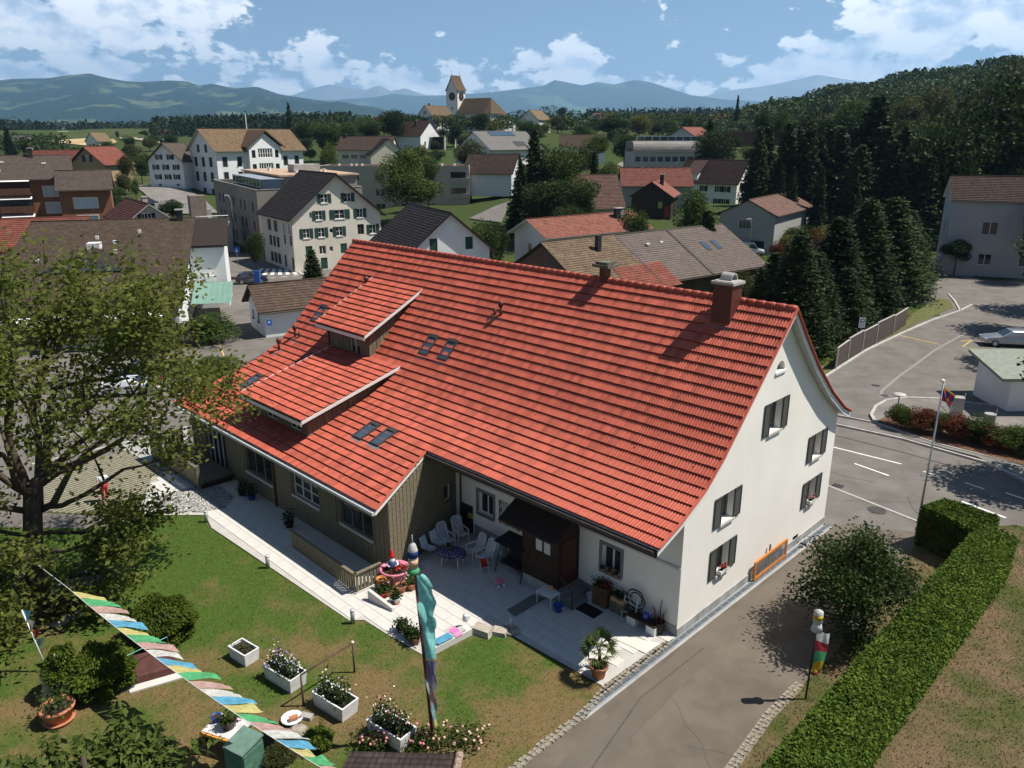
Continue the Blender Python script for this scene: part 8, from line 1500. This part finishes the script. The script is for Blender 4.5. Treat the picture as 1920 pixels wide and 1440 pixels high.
c = G(1407, 560); lamp('slim mast lamp behind the right chimney', (c.x + 6, c.y + 22, 0), 7.0, -.6, 0); c = AT(1198, 330, 190); lamp('street lamp on the village road', (c.x, c.y, terr(c.x, c.y)), 7.5, .5, 0); c = AT(1262, 330, 175); lamp('slim lamp mast before the office block', (c.x, c.y, terr(c.x, c.y)), 8.5, .4, 0)
c = G(1678, 795); t = thing('disc_lamp', 'round disc topped path lamp in the planting bed', 'lamp', (c.x, c.y, .1)); MB().tube([(0, 0, 0), (0, 0, 1.9)], .045, 8).build('post', M_steel, t, True); MB().lathe([(.4, 1.9), (.42, 1.94), (.40, 1.98), (.05, 2.02)], 22).build('disc', mat('lamp disc', (.45, .42, .37), .5), t, True)
c = G(1790, 782); t = thing('parking_meter', 'grey recycling cabinet behind the flag', 'cabinet', (c.x, c.y, .12), rad(-20)); MB().bx(-.35, .35, -.3, .3, 0, 1.25).build('body', M_steel, t); MB().bx(-.38, .38, -.33, .33, 1.253, 1.32).build('lid', M_conc, t); MB().tube([(.42, .1, 0), (.42, .1, 1.6)], .03, 6).build('pole', M_steel, t); c = G(1852, 800); t = thing('waste_bin', 'round grey waste bin beside the shelter', 'bin', (c.x, c.y, .12)); MB().lathe([(.3, 0), (.34, .75), (.36, .78), (.3, .78)], 16).build('drum', M_plinth, t, True); MB().tube([(.4, 0, 0), (.4, 0, 1.1)], .03, 6).build('post', M_steel, t)
# plank fence panels
FP = [G(*p) for p in ((1566, 693), (1588, 676), (1615, 659), (1641, 644), (1673, 627), (1698, 610))]; M_fen = mat('weathered fence boards', (.085, .065, .055), .9, .3, 4, stretch=(6, 6, .5))
for i, (a, b) in enumerate(zip(FP, FP[1:])):
    d = b - a; an = math.atan2(d.y, d.x); t = thing('fence_panel', 'weathered plank fence panel with pale capping along the side street', 'fence', (a.x, a.y, .04), an, 'plank fence panels'); L_ = d.length; hh = 1.75 + .12 * (i % 2); n = int(L_ / .18); me = MB().box((0, 0, hh / 2), (L_ / n - .015, .03, hh)).mesh('board', M_fen)
    for k in range(n): link('board', me, t, Matrix.Translation(((k + .5) * L_ / n, 0, 0)))
    MB().bx(-.02, L_ - .1, -.06, .06, hh + .002, hh + .07).build('capping', M_kerb, t); MB().bx(-.05, .05, -.08, .04, 0, hh + .0).build('post', M_kerb, t)
c = G(1611, 664); t = thing('no_entry_sign', 'white rectangular sign with a dark ring above the fence', 'sign', (c.x, c.y + .3, 0)); MB().tube([(0, 0, 0), (0, 0, 3.2)], .03, 6).build('post', M_steel, t); MB().bx(-.28, .28, -.05, -.035, 2.3, 3.2).build('plate', M_trim, t); MB().tube([(.17 * math.cos(a), -.055, 2.92 + .17 * math.sin(a)) for a in [i * .3307 for i in range(20)]], .03, 5).build('ring', M_dark, t)
for z in (2.55, 2.45): MB().bx(-.18, .18, -.056, -.052, z, z + .04).build('lettering', M_plinth, t)
# shelter at the right edge
c = G(1884, 778); t = thing('shelter', 'flat roofed white shelter at the right edge of the street', 'shelter', (c.x + .2, c.y + .4, .0), rad(0)); MB().bx(.1, 7, 0, 4, 0, 2.6).build('wall', M_white2, t); MB().add([(-1.2, -1.0, 2.75), (7.5, -1.0, 2.75), (7.5, 5.0, 3.2), (-.2, 5.0, 3.2), (-1.2, -1.0, 2.55), (7.5, -1.0, 2.55), (7.5, 5, 3.0), (-.2, 5, 3.0)], [(0, 1, 2, 3), (7, 6, 5, 4), (0, 4, 5, 1), (3, 7, 4, 0)]).build('roof', mat('pale green roof sheet', (.22, .24, .19), .7, .15, 3), t)
# blue post sign by the crossing and traffic sign
c = G(447, 500); t = thing('blue_sign', 'blue pedestrian sign by the crossing', 'sign', (c.x, c.y, 0)); MB().tube([(0, 0, 0), (0, 0, 2.9)], .04, 6).build('post', M_steel, t); MB().bx(-.45, .45, -.06, -.04, 2.0, 2.9).build('plate', MATS['blue sign'], t); MB().add([(-.25, -.065, 2.15), (.25, -.065, 2.15), (0, -.065, 2.7)], [(0, 1, 2)]).build('symbol', M_trim, t)
c = G(484, 537); t = thing('blue_pillar', 'dark blue information pillar beside the parked hatchback', 'pillar', (c.x, c.y, 0)); MB().bx(-.35, .35, -.2, .2, 0, 2.0).build('body', MATS['blue sign'], t)
for o in [o for o in COL.objects if o.name.startswith('dormer_gable')]: pass
